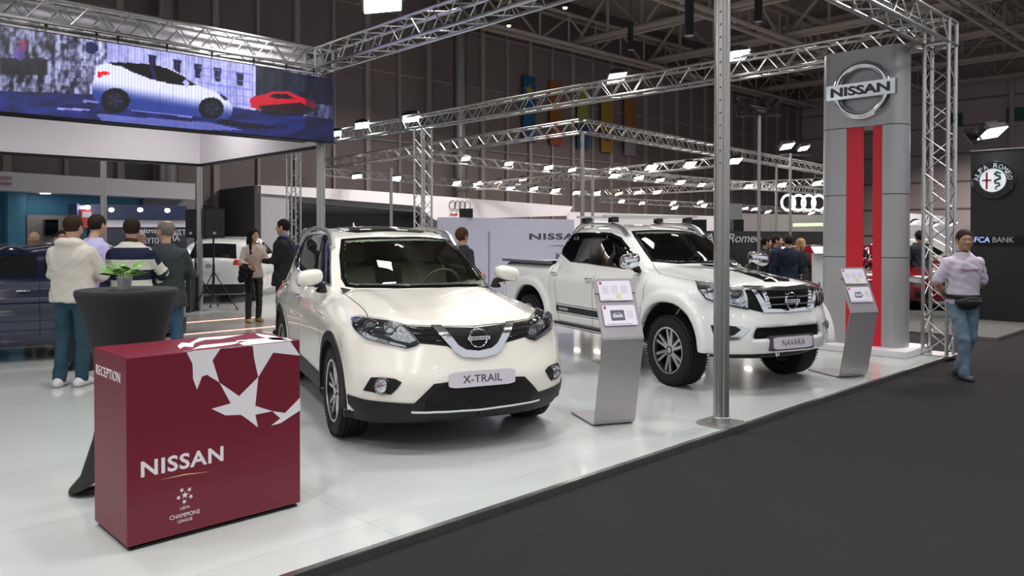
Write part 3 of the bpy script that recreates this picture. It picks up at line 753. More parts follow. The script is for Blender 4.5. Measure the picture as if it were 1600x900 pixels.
# ---- the pearl white crossover
def xtrail_fn():
    zc = curve([(1.1, .90), (.86, .925), (.7, .965), (.4, 1.02), (0, 1.075), (-.45, 1.13), (-1, 1.13), (-3.7, 1.10)], .05)
    xf = curve([(.15, .76), (.25, .84), (.34, .91), (.42, .93), (.55, .925), (.66, .89), (.74, .87), (.82, .855), (.92, .83), (1.0, .78), (1.2, .6)], .03)
    W = curve([(1.0, .895), (.4, .905), (0, .912), (-1.3, .90), (-2.7, .915), (-3.2, .89), (-3.75, .83)], .15)
    S = curve([(.1, -.10), (.2, -.07), (.3, -.035), (.45, -.015), (.6, -.012), (.75, 0), (.88, -.004), (.98, -.03), (1.06, -.075), (1.15, -.13), (1.3, -.2)], .04)
    Rf = curve([(0.1, .4), (-.2, .9), (-.42, 1.12), (-.5, 1.17), (-.8, 1.345), (-1.1, 1.505), (-1.3, 1.595), (-1.6, 1.65), (-2.1, 1.685), (-2.7, 1.67), (-3.2, 1.62), (-3.5, 1.56), (-3.56, 1.45), (-3.66, 1.1), (-3.7, .9)], .04)
    Wh = curve([(0, .70), (-.4, .76), (-.9, .85), (-1.5, .868), (-2.4, .865), (-3.0, .82), (-3.6, .72)], .1)
    xr = curve([(.2, -3.55), (.4, -3.68), (.8, -3.70), (1.1, -3.64), (1.4, -3.6)], .05)
    def f(x, a, z):
        side = a - (W(x) + S(z))
        hood = z - (zc(x) - .10 * (a / .9) ** 3 + .014 * np.exp(-((a - .52 - .1 * np.clip(-x, 0, 1)) / .09) ** 2) * (x > -.6))
        front = x - (xf(z) - .40 * np.clip(a / .9, 1e-4, 1.2) ** (3.3 - .9 * np.clip((z - .6) / .2, 0, 1)))
        rear = (xr(z) + .18 * (a / .9) ** 3) - x
        b = smax(smax(hood, side, .16), front, .10); b = smax(b, rear, .12); b = smax(b, .22 - z, .05)
        sg = np.clip((x + 2.9) / .8, -1, 1)
        rf = (z - (Rf(x + .17 * (a / .65) ** 2 * sg) - .035 * (a / .6) ** 2)) * .8
        hs = (a - (Wh(x) - (np.maximum(z, 1.0) - 1.05) * .40)) * .93
        h = smax(smax(rf, hs, .11), .85 - z, .02)
        b = smin(b, h, .05)
        for x0 in (0, -2.705):
            d = np.sqrt((x - x0) ** 2 + (z - .36) ** 2)
            b = smin(b, smax(smax(d - .475, a - (W(x) - .0), .03), smax(.6 - a, .24 - z, .02), .02), .03)       # arch bulge
            b = smax(b, -smax(d - .405, .55 - a, .02), .015)
        return b
    def inner(x, a, z):
        sg = np.clip((x + 2.9) / .8, -1, 1)
        rf = z - (Rf(x + .05 + .17 * (a / .65) ** 2 * sg) - .035 * (a / .6) ** 2 - .055)
        hs = a - (Wh(x) - (np.maximum(z, 1.0) - 1.05) * .42 - .07)
        return smax(smax(smax(rf, hs, .1), .62 - z, .02), smax(x + .55, -3.4 - x, .02), .02)
    return f, inner
xt_f, xt_in = xtrail_fn()
pearl = mat('pearl_white_paint', (0.80, 0.775, 0.70), 0.22, coat=1.0)
xt = Car('car', 'pearl white crossover with an X-TRAIL front plate and glass sunroof, nearest car on the stage', xt_f, -.613, 6.572, 24.65)
xt.inner = xt_in
XWS = [(533, 374), (617, 371), (670, 371), (712, 374), (737, 397), (763, 423), (784, 444), (737, 448), (687, 450), (620, 451), (560, 450), (540, 448), (533, 436), (530, 400)]
XSW = [(518, 447), (518, 380), (514, 370), (500, 366), (482, 369), (474, 376), (468, 388), (462, 406), (461.6, 417), (467, 425), (492, 438)]
ws3 = xt.cast_px(XWS); sw3 = xt.cast_px(XSW)
ws2 = [(float(p[1]), float(p[2])) for p in ws3]; sw2 = [(float(p[0]), float(p[2])) for p in sw3]
V, F, cen, mi = body_mesh(xt, .024, (-3.9, -1.0, .1), (1.05, 1.0, 1.78), None, [inset(sw2, .02)], [(inset(ws2, .03), -1.5, -.2)], xt_in)
mi[(mi == 0) & (cen[:, 2] < .30)] = 2
npmesh('body', V, F, [pearl, beige, blackp], xt.root, mi)
tint = glass('windscreen_glass', (0.55, 0.62, 0.58)); darktint = glass('dark_window_glass', (0.22, 0.23, 0.24))
xt.patch('windscreen', XWS, (1, 0, .45), tint, .004, .008, .03, (.035, blackg))
xt.patch('side_window', XSW, (0, -1, .2), darktint, .004, .008, .03, (.022, blackg), sides=(1, -1))
add_wheels(xt, .363, .225, .245, 'pairs', 2.705, .79)
cabin(xt, -.5, -3.2, .78, .62, 1.12, beige, blackp)
FR = (1, -.0, .1); FD = (1, -.9, .15)
XHL = [(549, 496), (557, 494.5), (600, 500), (634, 509), (641, 517), (656, 537), (650, 541), (635, 545), (605, 538), (573, 530), (557, 518), (550, 504)]
for o in xt.patch('headlight', XHL, FD, blackp, .003, .02, .02, sides=(1, -1)):
    pass
hl = [o for o in xt.root.children if o.name.startswith('headlight')]
def lamp_unit(car, par, sd, px, r, m1, dirv=(1, -.45, .1), dep=.02, name='lamp_reflector', mring=None):
    c = car.cast_px([px])[0]; z = Vector(dirv).normalized(); Mx = frame(c + np.array(z) * .004, Vector((0, 0, 1)).cross(z), (0, 0, 1))
    mb = MB(); mb.lathe([(r, .004), (r * .96, .010), (r * .84, .010), (r * .8, .0)], 28, Mx, 0); mb.lathe([(r * .8, .002), (r * .6, .008), (r * .3, .012), (0, .013)], 28, Mx, 1)
    o = mb.build(name, [mring or chrome, m1], par, True)
    if sd < 0: o.data.transform(Matrix.Scale(-1, 4, Vector((0, 1, 0)))); o.data.flip_normals()
    return o
lens_dark = mat('projector_lens', (.12, .13, .15), .05, .5, coat=1)
for o, sd in zip(hl, (1, -1)):
    lamp_unit(xt, o, sd, (580, 512), .062, lens_dark, name='projector_lamp')
    lamp_unit(xt, o, sd, (610, 520), .048, lamp_refl, name='high_beam_lamp')
for px_, m_, nm in (([(556, 500), (562, 498), (566, 512), (578, 524), (604, 532), (634, 540), (636, 544), (604, 537), (574, 529), (558, 517)], lamp_refl, 'lamp_trim'),
                    ([(600, 504), (626, 508), (640, 519), (650, 532), (640, 536), (616, 531), (602, 520)], lamp_refl, 'lamp_trim'), ([(626, 525), (634, 522), (640, 528), (632, 531)], amber, 'indicator')):
    for o, sd in zip(hl, (1, -1)): xt.patch(nm, px_, FD, m_, .007, .006, .02, sides=(sd,), parent=o)
for o, sd in zip(hl, (1, -1)): xt.patch('lens', XHL, FD, lensclear, .016, .003, .02, sides=(sd,), parent=o)
# upper grille with the chrome V, badge, fogs, intakes, cladding
gr = xt.patch('grille', [(634, 509.5), (674, 511), (712, 511.5), (765, 511), (765, 556), (722, 555), (712, 549), (699, 541), (656, 536.5), (641, 517)], (1, 0, .15), mesh_black, .003, .02, .025, join=True)[0]
xt.patch('chrome_trim', [(672, 510), (689, 510), (716, 540), (727, 546.5), (765, 547), (765, 558.5), (722, 558), (711, 551)], (1, 0, .15), chrome, .018, .026, .02, join=True, parent=gr)
for o_ in ((640, 512, 672, 516), (646, 521, 682, 524), (654, 530, 690, 533)):
    xt.ribbon('grille_bar', [o_[:2], ((o_[0] + o_[2]) / 2, (o_[1] + o_[3]) / 2 + .5), o_[2:]], .008, blackg, .006, sides=(1, -1), parent=gr)
c = xt.cast_px([(750, 528)])[0]; c[1] = 0
mb = MB(); Mb = frame(c + np.array((.012, 0, .002)), (0, 1, 0), (-.12, 0, 1)); nissan_badge(mb, Mb, .076); mb.build('emblem', [chrome, inkdark], gr, True)
fg = xt.patch('fog_lamp_surround', [(568, 609.5), (580, 589.5), (600, 589.5), (618, 592), (628, 597.5), (620, 608), (611, 616.5), (590, 614)], FD, blackp, .006, .016, .02, sides=(1, -1))
for o, sd in zip(fg, (1, -1)): lamp_unit(xt, o, sd, (598, 603.4), .062, lamp_refl, (1, -.42, 0), name='fog_lamp')
cl = xt.patch('lower_bumper', [(543, 616), (556, 620), (573, 624.6), (610, 628.5), (647, 630.5), (660, 618), (678, 600), (700, 597), (765, 594), (765, 648), (680, 652), (640, 655), (597, 652), (556, 641), (545, 630)], (1, -.35, -.1), blackp, .010, .03, .03, join=True)[0]
xt.patch('lower_grille', [(664, 628), (684, 606), (702, 602), (765, 598), (765, 637), (700, 640.5), (664, 640)], (1, 0, 0), mesh_black, .016, .012, .03, join=True)
xt.ribbon('skid_trim', [(643, 642), (680, 641.6), (718, 639.6), (752, 637.5)], .022, chrome, .018, sides=(1, -1), th=.012)
pl = MB(); c = xt.cast_px([(751, 589.5)])[0]; c[1] = 0; Mp = frame(c + np.array((.03, 0, 0)), (0, 1, 0), (-.05, 0, 1))
pl.prism(rounded([(-.262, -.058), (.262, -.058), (.262, .058), (-.262, .058)], 2, .1), -.006, .006, Mp, 0); pl.box(c + np.array((.01, 0, 0)), (.04, .4, .08), mi=1)
fit_text(pl, 'X-TRAIL', Mp @ Matrix.Translation((0, 0, .0065)), .31, .056, 1, depth=.001, bold=.01); o = pl.build('number_plate', [platem, inkdark], xt.root); o['label'] = 'lilac grey plate reading X-TRAIL'
# hood, doors, seams
xt.ribbon('panel_gap', [(532, 456), (541, 461), (550, 468), (560, 475.5), (568, 483), (573, 490), (575, 497)], .007, seam, .0005, sides=(1, -1), th=.001)
xt.ribbon('panel_gap', [(558, 496.5), (600, 500), (634, 508), (690, 510), (745, 509.5)], .008, seam, .0005, sides=(1, -1), th=.001)
def side_line(car, pts, w=.007):  # door gaps given in car coordinates
    for sd in (1,):
        q = []
        for x, z in pts: q.append((x, z))
        q = dens(q, .04, False); O = np.array([(x, -1.5, z) for x, z in q]); Q, h = cast(car.fn, O, np.array([[0, 1, 0]]), 0, 1.6, 200)
        car.ribbon('panel_gap', [tuple(p) for p in Q[h]], w, seam, .0005, px=False, sides=(1, -1), th=.001)
side_line(xt, [(-.50, 1.05), (-.52, .8), (-.47, .5), (-.5, .33)]); side_line(xt, [(-1.58, 1.08), (-1.60, .7), (-1.58, .33)])
side_line(xt, [(-2.60, 1.12), (-2.52, .95), (-2.28, .75), (-2.22, .5), (-2.25, .33)]); side_line(xt, [(-.5, .335), (-1.4, .33), (-2.25, .335)])
side_line(xt, [(-3.30, .95), (-3.45, .6), (-3.45, .4)])
O = [(-.37, .38)] + [(.0 + .49 * math.cos(t), .363 + .49 * math.sin(t)) for t in np.linspace(math.pi * .98, 0.04, 15)]
def arch(car, x0, r0, r1, zc_, m, off=.012, a0=-.12, a1=math.pi + .12, name='wheel_arch_trim', yc=1.3):
    th = np.linspace(a0, a1, 40); V = []; F = []
    for t in th:
        for rr in (r0, (r0 + r1) / 2, r1): V.append((x0 + rr * math.cos(t), -yc, zc_ + rr * math.sin(t)))
    V = np.array(V); Q, h = cast(car.fn, V, np.array([[0, 1, 0]]), 0, .9, 200)
    Q[~h, 1] = -.86
    Qi = Q.copy(); 
    for i in range(len(th)): # the inner lip follows the mid ring
        if Q[3 * i, 1] > Q[3 * i + 1, 1] + .04: Q[3 * i, 1] = Q[3 * i + 1, 1]
    Qo = Q - np.array([0, off, 0]); Qi = Q + np.array([0, .05, 0]); n = len(th); V = np.concatenate([Qo, Qi]); m3 = 3 * n
    for i in range(n - 1):
        a = 3 * i; b = 3 * i + 3
        F += [(a, b, b + 1, a + 1), (a + 1, b + 1, b + 2, a + 2), (a + m3, a, b, b + m3), (a + 2, a + 2 + m3, b + 2 + m3, b + 2)]
    for sd in (1, -1):
        o = npmesh(name, V * np.array([1, sd, 1]), F, m, car.root, None, True, 50)
        bm = bmesh.new(); bm.from_mesh(o.data); bmesh.ops.recalc_face_normals(bm, faces=bm.faces); bm.to_mesh(o.data); bm.free()
for x0 in (0, -2.705): arch(xt, x0, .40, .475, .363, blackp)
def side_panel(car, name, pts, m, off=.01, cell=.04, sides=(1, -1), thick=.03, border=None, d=(0, -1, 0)):
    return car.patch(name, [(x, -.9, z) for x, z in pts], d, m, off, thick, cell, border, px=False, sides=sides)
side_panel(xt, 'sill_trim', [(-.40, .24), (-2.3, .24), (-2.26, .40), (-2.2, .44), (-.46, .40)], blackp, .012)
# handles, mirrors, rails, sunroof, aerial, wipers
def handle(car, px, L=.17, m=None):
    c = car.cast_px([px])[0]; mb = MB()
    for sd in (1, -1):
        pts = [Vector((c[0] - L / 2 + L * t, sd * (c[1] - .012 - .028 * math.sin(math.pi * t)), c[2] + .004)) for t in np.linspace(0, 1, 9)]
        m_ = MB(); m_.path(pts, [.010 + .006 * math.sin(math.pi * t) for t in np.linspace(0, 1, 9)], 8); m_.build('door_handle', m or chrome, car.root, True)
handle(xt, (449, 441)); handle(xt, (470, 461))
def mirror(car, c, sz, m, m2, stalk, rot=0, sides=(1, -1)):
    """rounded mirror housing with its foot; c is the centre on the car's right side"""
    c = np.array(c, float); sx, sy, sz_ = sz
    fn = lambda x, y, z: smax(((np.abs((x - c[0] - .15 * (c[1] - y)) / sx)) ** 2.6 + np.abs((y - c[1]) / sy) ** 3 + np.abs((z - c[2] + .12 * (c[1] - y)) / sz_) ** 2.6) ** (1 / 2.7) * sx - sx, -(x - c[0] + sx * .55) , .02)
    V, F = surf(fn, c - np.array(sz) * 1.7 , c + np.array(sz) * 1.7, .012)
    for sd in sides:
        Vm = V * np.array([1, sd, 1]); o = npmesh('mirror', Vm, F if sd == 1 else F[:, ::-1], m, car.root)
        st = MB(); y0 = c[1] + sy * .4; st.path([Vector((c[0], sd * y0, c[2] - sz_ * .84)), Vector((c[0] - .005, sd * (c[1] + sy * .95), c[2] - sz_ * .95)), Vector((c[0] - .02, sd * stalk[0], stalk[1]))], [.028, .032, .055], 8)
        st.prism(rounded([(-sy * .85, -.014), (sy * .8, -.014), (sy * .8, .012), (-sy * .85, .012)], 1), -.05, .04, Matrix(((0, 0, 1, c[0]), (1, 0, 0, sd * c[1]), (0, 1, 0, c[2] - sz_ * .86), (0, 0, 0, 1))))
        st.build('mirror_foot', m2, o, True)
mirror(xt, (-.72, -.945, 1.225), (.095, .115, .072), pearl, blackp, (-.84, 1.10))
for sd in (1, -1):
    mb = MB(); xs = np.linspace(0, 1, 15)
    pts = []
    for t in xs:
        x = -1.27 - 1.95 * t; zr, _ = cast(xt.fn, np.array([[x, -.60, 2.2]]), np.array([[0, 0, -1]]), 0, 1.2, 200); z = zr[0][2]
        lift = .055 * min(1, math.sin(math.pi * t) * 3.2); pts.append(Vector((x, sd * (-.60 - .03 * (1 - min(1, t * 6))), z - .004 + lift)))
    mb.path(pts, [.018 + .012 * abs(1 - 2 * t) for t in xs], 8)
    mb.build('roof_rail', alu, xt.root, True)
sr = [(x, y, 1.6) for x, y in rounded([(-1.50, .42), (-1.50, -.42), (-2.7, -.42), (-2.7, .42)], 2, .12)]
xt.patch('sunroof', sr, (0, 0, 1), blackg, .006, .01, .05, px=False)
mb = MB(); mb.tube((-3.05, 0, 1.62), (-3.1, 0, 1.74), .022, 8, .006); mb.prism([(-.07, 0), (.06, 0), (-.05, .07)], -.012, .012, Matrix.Translation((-3.0, 0, 1.63)) @ Matrix.Rotation(R(90), 4, 'X')); mb.build('roof_aerial', pearl, xt.root)
xt.ribbon('wiper', [(745, 446.5), (690, 447), (640, 448)], .02, blackp, .016, th=.01); xt.ribbon('wiper', [(640, 449), (600, 447.5), (560, 448)], .02, blackp, .016, th=.01)
for px_ in ([(504, 369), (498, 396), (492, 420), (488, 434)],): xt.ribbon('window_pillar', px_, .07, blackg, .008, sides=(1, -1), th=.002)
xt.ribbon('window_pillar', [(479, 372), (473, 392), (469, 408), (468, 423)], .05, blackg, .008, sides=(1, -1), th=.002)
xt.ribbon('window_chrome', XSW + [XSW[0]], .014, chrome, .010, sides=(1, -1), th=.004)
side_panel(xt, 'tail_lamp', [(-3.35, .92), (-3.62, .86), (-3.66, 1.02), (-3.4, 1.06)], redlens, .006)
# ---- the white double cab pickup
def navara_fn():
    zc = curve([(1.1, 1.0), (.86, 1.035), (.7, 1.075), (.4, 1.12), (0, 1.165), (-.4, 1.22), (-.6, 1.25), (-.9, 1.22), (-2.45, 1.20), (-2.6, 1.20), (-2.7, 1.20), (-4.2, 1.20)], .05)
    xf = curve([(.2, .72), (.38, .80), (.46, .835), (.56, .85), (.66, .84), (.76, .82), (.84, .79), (.95, .785), (1.04, .76), (1.15, .68), (1.3, .5)], .02)
    W = curve([(1.0, .90), (.4, .912), (0, .915), (-1.2, .90), (-2.6, .90), (-3.15, .905), (-3.7, .89), (-4.2, .86)], .15)
    S = curve([(.1, -.16), (.3, -.10), (.42, -.03), (.55, -.02), (.75, -.01), (.9, 0), (1.02, -.01), (1.12, -.03), (1.2, -.06), (1.3, -.11)], .03)
    Rf = curve([(.1, .4), (-.2, .9), (-.42, 1.22), (-.5, 1.27), (-.8, 1.45), (-1.05, 1.60), (-1.2, 1.665), (-1.5, 1.715), (-1.9, 1.73), (-2.2, 1.71), (-2.42, 1.66), (-2.52, 1.55), (-2.62, 1.25), (-2.70, 1.0), (-2.9, .4)], .03)
    Wh = curve([(0, .70), (-.4, .77), (-.9, .83), (-1.5, .84), (-2.1, .835), (-2.65, .80)], .1)
    def f(x, a, z):
        side = a - (W(x) + S(z))
        hood = z - (zc(x) - .10 * (a / .9) ** 3.5 * (x > -2.5) + .018 * smax(smin((.52 - a) / .12, (x + .7) / .3, .3), 0 * a, .4) * (x > -.7)) 
        front = x - (xf(z) - .43 * np.clip(a / .9, 0, 1.2) ** 3.4)
        rear = (-4.14 + .06 * (a / .9) ** 4) - x
        bot = .385 - z + .015 * np.clip((x - .1) / .5, 0, 1) - .0
        b = smax(smax(hood, side, .13), front, .09); b = smax(b, rear, .08); b = smax(b, bot, .04)
        rf = (z - (Rf(x + .13 * (a / .65) ** 2 * np.clip((x + 2.3) / .4, 0, 1)) - .035 * (a / .6) ** 2)) * .8
        hs = (a - (Wh(x) - (np.maximum(z, 1.1) - 1.15) * .36)) * .94
        h = smax(smax(rf, hs, .10), .9 - z, .02)
        b = smin(b, h, .04)
        b = smax(b, -smax(smax(smax(x + 2.68, -4.06 - x, .03), a - .80, .03), .62 - z, .03), .01)     # load bed
        b = smax(b, -smax(smax(np.abs(x + 2.60) - .009, .42 - z, .01), -z, .01) , .006)               # gap between cab and bed
        for x0 in (0, -3.15):
            dz = z - .385; dx = x - x0
            d = (np.abs(dx) ** 2.3 + np.abs(dz) ** 2.3) ** (1 / 2.3)
            b = smin(b, smax(smax(d - .60, a - (W(x) + .025), .04), smax(.6 - a, .42 - z, .02), .02), .05)
            b = smax(b, -smax(smax(d - .50, .50 - a, .02), -.3 - dz + 0 * a, .02), .015); b = smax(b, -smax(smax(np.abs(dx) - .44, .50 - a, .02), z - .5, .02), .02)
        b = smax(b, -smax(smax(np.abs(z - .615) - .055, a - .46 + .5 * (z - .6), .02), .76 - x, .02), .02)   # central intake recess
        return b
    def inner(x, a, z):
        rf = z - (Rf(x + .05 + .13 * (a / .65) ** 2 * np.clip((x + 2.3) / .4, 0, 1)) - .035 * (a / .6) ** 2 - .055)
        hs = a - (Wh(x) - (np.maximum(z, 1.1) - 1.15) * .36 - .06)
        return smax(smax(smax(rf, hs, .1), .72 - z, .02), smax(x + .6, -2.48 - x, .02), .02)
    return f, inner
nv_f, nv_in = navara_fn()
white_car = mat('solid_white_paint', (0.80, 0.80, 0.79), 0.2, coat=1.0)
nv = Car('car', 'white double cab pickup truck with black bonnet stripes and a NAVARA front plate', nv_f, 2.455, 8.65, 26.6)
NWS = [(986, 361.5), (1057, 360.5), (1104, 362), (1122, 374), (1145, 391), (1170, 410.5), (1110, 412), (1060, 412.5), (1018, 409), (1006, 392.6), (991, 370)]
NSF = [(941, 363), (955.5, 364), (971, 371), (984.5, 388), (997, 408), (998, 419), (989, 421.5), (960, 418), (933, 414.5)]
NSR = [(887, 363), (930, 363), (919, 412), (905, 411), (891, 409), (878, 397), (880, 387)]
nws3 = nv.cast_px(NWS); a3 = nv.cast_px(NSF); b3 = nv.cast_px(NSR)
wp = [(float(p[1]), float(p[2])) for p in nws3]; ap = [(float(p[0]), float(p[2])) for p in a3]; bp_ = [(float(p[0]), float(p[2])) for p in b3]
V, F, cen, mi = body_mesh(nv, .024, (-4.35, -1.0, .2), (1.0, 1.0, 1.82), None, [inset(ap, .02), inset(bp_, .02)], [(inset(wp, .03), -1.5, -.2)], nv_in)
mi[(mi == 0) & (cen[:, 0] < -2.66) & (cen[:, 0] > -4.07) & (np.abs(cen[:, 1]) < .81) & (cen[:, 2] > .6) & (cen[:, 2] < 1.19)] = 2
npmesh('body', V, F, [white_car, seatmat, blackp], nv.root, mi)
nv.patch('windscreen', NWS, (1, 0, .45), tint, .004, .008, .03, (.035, blackg))
nv.patch('side_window', NSF, (0, -1, .2), darktint, .004, .008, .03, (.022, blackg), sides=(1, -1))
nv.patch('side_window', NSR, (0, -1, .2), darktint, .004, .008, .03, (.022, blackg), sides=(1, -1))
nv.patch('door_pillar', [(929, 363), (942, 363), (934, 414.5), (918, 412)], (0, -1, .2), blackg, .007, .008, .03, sides=(1, -1))
add_wheels(nv, .375, .245, .246, 'sixes', 3.15, .79)
cabin(nv, -.58, -2.4, .76, .74, 1.2, seatmat, blackp, rows=(-1.4, -2.1))
NHL = [(1087, 440), (1121, 443), (1143, 449), (1159, 450), (1169, 483), (1143, 477.5), (1121, 472.5), (1104, 467), (1092, 453)]
hls = nv.patch('headlight', NHL, FD, lamp_refl, .004, .02, .02, sides=(1, -1))
for o, sd in zip(hls, (1, -1)):
    lamp_unit(nv, o, sd, (1150, 462), .058, lens_dark, name='projector_lamp'); lamp_unit(nv, o, sd, (1110, 454), .045, lamp_refl, name='indicator_lamp')
    nv.patch('lens', NHL, FD, lensclear, .014, .003, .02, sides=(sd,), parent=o)
    nv.ribbon('lamp_trim', [(1087, 440), (1092, 453), (1104, 467), (1121, 472.5), (1143, 477.5), (1169, 483)], .012, blackg, .014, sides=(sd,), parent=o)
grl = nv.patch('grille', [(1159, 449.5), (1190, 451), (1262, 449.5), (1262, 486), (1216, 488), (1190, 488), (1169, 483)], (1, 0, .05), mesh_black, .004, .03, .025, join=True)[0]
nv.patch('grille_surround', [(1159, 448.5), (1200, 448.5), (1262, 447.5), (1262, 453.5), (1200, 455), (1163, 455)], (1, 0, .05), chrome, .02, .03, .02, join=True, parent=grl)
nv.patch('grille_surround', [(1190, 482), (1216, 483), (1262, 481.5), (1262, 486), (1216, 488.5), (1190, 489)], (1, 0, .05), chrome, .02, .03, .02, join=True, parent=grl)
for q in ([(1172, 455), (1179, 455), (1201, 486), (1191, 488)], [(1186, 455), (1193, 455), (1203, 484), (1197, 485)]): nv.patch('chrome_trim', q, (1, 0, .05), chrome, .03, .035, .02, sides=(1, -1), parent=grl)
for k, y in enumerate((459.5, 464.5, 470, 475.5, 480.5)):
    a = nv.cast_px([(1194 + k * 1.3, y)])[0]; mbb = MB(); mbb.bar((a[0] + .045, a[1], a[2]), (a[0] + .045, -a[1], a[2]), .03, .010); mbb.build('grille_bar', rim_bright if k in (1, 3) else blackg, grl, False)
c = nv.cast_px([(1230, 469.5)])[0]; c[1] = 0; mb = MB(); Mb = frame(c + np.array((.045, 0, 0)), (0, 1, 0), (-.08, 0, 1)); nissan_badge(mb, Mb, .088); mb.build('emblem', [chrome, inkdark], grl, True)
fgs = nv.patch('fog_lamp_surround', [(1110, 508), (1141, 509), (1172, 513), (1163, 523), (1154, 530.5), (1118, 533)], FD, blackp, .004, .012, .025, sides=(1, -1))
for o, sd in zip(fgs, (1, -1)):
    nv.patch('chrome_trim', [(1150, 511), (1172, 513), (1163, 523), (1154, 530.5), (1120, 533), (1124, 527), (1147, 524), (1158, 515)], FD, chrome, .012, .012, .02, sides=(sd,), parent=o)
    lamp_unit(nv, o, sd, (1131, 519), .045, lamp_refl, name='fog_lamp')
gmb = MB(); gmb.box((.775, 0, .615), (.02, .86, .13)); gmb.box((.80, 0, .60), (.02, .84, .012)); gmb.build('lower_grille', mesh_black, nv.root)
mb = MB(); mb.path([(.42, -.70, .395), (.54, -.56, .385), (.64, -.3, .38), (.66, 0, .38), (.64, .3, .38), (.54, .56, .385), (.42, .70, .395)], .042, 10); mb.build('skid_plate', blackp, nv.root, True)
mb = MB(); mb.lathe([(.018, 0), (.026, .008), (.018, .016)], 14, frame((.705, -.06, .375), (0, 1, 0), (0, 0, 1))); mb.build('tow_eye', chrome, nv.root)
c = nv.cast_px([(1190, 540)])[0]; cx = c[0] + .05; zc0 = 1.61 - (534.5 - 365) * 7.9 / 1220
pl = MB(); Mp = frame((.865, 0, zc0), (0, 1, 0), (-.03, 0, 1)); pl.prism(rounded([(-.262, -.06), (.262, -.06), (.262, .06), (-.262, .06)], 2, .1), -.006, .006, Mp, 0)
pl.prism([(-.29, -.075), (.29, -.075), (.29, .075), (-.29, .075)], -.08, -.008, Mp, 1); fit_text(pl, 'NAVARA', Mp @ Matrix.Translation((0, 0, .0065)), .31, .06, 1, depth=.001, bold=0); o = pl.build('number_plate', [platem, inkdark], nv.root); o['label'] = 'lilac grey plate reading NAVARA'
nv.ribbon('panel_gap', [(1020, 411), (1024, 420), (1032, 428), (1058, 434), (1087, 439.5), (1121, 443), (1159, 448.5)], .008, seam, .0005, sides=(1, -1), th=.001)
for pts in ([(-.42, 1.12), (-.44, .8), (-.48, .45)], [(-1.48, 1.13), (-1.50, .8), (-1.52, .45)], [(-2.42, 1.18), (-2.42, .9), (-2.36, .6), (-2.34, .45)], [(-.48, .455), (-2.34, .455)], [(-3.95, 1.1), (-3.95, .6)]): side_line(nv, pts, .009)
for q in ([(1094, 412.8), (1121, 414), (1163, 422.5), (1190, 431.5), (1213, 441), (1195, 440.5), (1168, 430), (1143, 423.5), (1115, 417)],
          [(1124, 413), (1150, 414.5), (1176, 418), (1204, 425), (1234, 440), (1218, 440.7), (1196, 431), (1174, 423.5), (1150, 418)]):
    nv.patch('bonnet_stripe', q, (0, 0, 1), blackg, .0025, .004, .03)
handle(nv, (867, 427)); handle(nv, (921, 436.5))
for sd, q in ((1, [(864, 476), (936, 490.5), (938, 500), (865.5, 487)]),):
    z0, z1 = .585, .665
    for sdd in (1, -1):
        nv.patch('side_stripe', [(-2.40, -.9, z0), (-.55, -.9, z0), (-.55, -.9, z1), (-2.40, -.9, z1)], (0, -1, 0), blackg, .003, .004, .05, px=False, sides=(sdd,))
        nv.ribbon('side_stripe', [(-2.4, -.89, z1 + .02), (-.55, -.89, z1 + .02)], .008, blackg, .001, px=False, sides=(sdd,), th=.001); nv.ribbon('side_stripe', [(-2.4, -.89, z0 - .02), (-.55, -.89, z0 - .02)], .008, blackg, .001, px=False, sides=(sdd,), th=.001)
tx = MB(); yy = float(cast(nv.fn, np.array([[-2.2, -1.5, .625]]), np.array([[0, 1, 0]]), 0, 1, 200)[0][0][1])
fit_text(tx, 'NAVARA', frame((-2.2, yy - .006, .625), (1, 0, 0), (0, 0, 1)), .24, .038, depth=.001, bold=.01); tx.build('side_lettering', platem, nv.root)
for sd in (1, -1):
    mb = MB(); mb.prism(rounded([(-2.45, -.93), (-.55, -.93), (-.45, -.80), (-2.5, -.80)], 1), .40, .445, Matrix.Scale(sd, 4, Vector((0, 1, 0)))); mb.bar((-2.45, -.935 * sd, .42), (-.55, -.935 * sd, .42), .012, .02, mi=1)
    for x in (-.9, -1.5, -2.1): mb.bar((x, -.85 * sd, .42), (x, -.5 * sd, .40), .05, .03)
    mb.build('side_step', [blackp, chrome], nv.root)
    mb = MB(); mb.prism(rounded([(-2.64, -.90), (-4.12, -.87), (-4.12, -.78), (-2.64, -.79)], 1, .2), 1.195, 1.235, Matrix.Scale(sd, 4, Vector((0, 1, 0)))); mb.build('bed_rail_cap', mat('grey_plastic', (.10, .11, .12), .4), nv.root, True)
    mb = MB(); pts = []
    for t in np.linspace(0, 1, 13):
        x = -1.18 - 1.25 * t; zr, _ = cast(nv.fn, np.array([[x, -.58, 2.2]]), np.array([[0, 0, -1]]), 0, 1.2, 200); pts.append(Vector((x, sd * -.58, zr[0][2] - .004 + .06 * min(1, math.sin(math.pi * t) * 2.6))))
    mb.path(pts, [.020 + .016 * abs(1 - 2 * t) for t in np.linspace(0, 1, 13)], 8); mb.build('roof_rail', alu, nv.root, True)
for x in (-1.50, -2.12):
    mb = MB(); mb.bar((x, -.72, 1.825), (x, .72, 1.825), .07, .028)
    for sd in (1, -1): mb.prism([(-.05, 0), (.05, 0), (.035, .07), (-.035, .07)], -.05, .05, Matrix.Translation((x, sd * .58, 1.75)) @ Matrix.Rotation(R(90), 4, 'X'), 1)
    mb.build('roof_bar', [mat('satin_bar', (.55, .55, .53), .35, .2), blackp], nv.root)
mirror(nv, (-.62, -.955, 1.30), (.10, .12, .088), chrome, blackp, (-.84, 1.19))
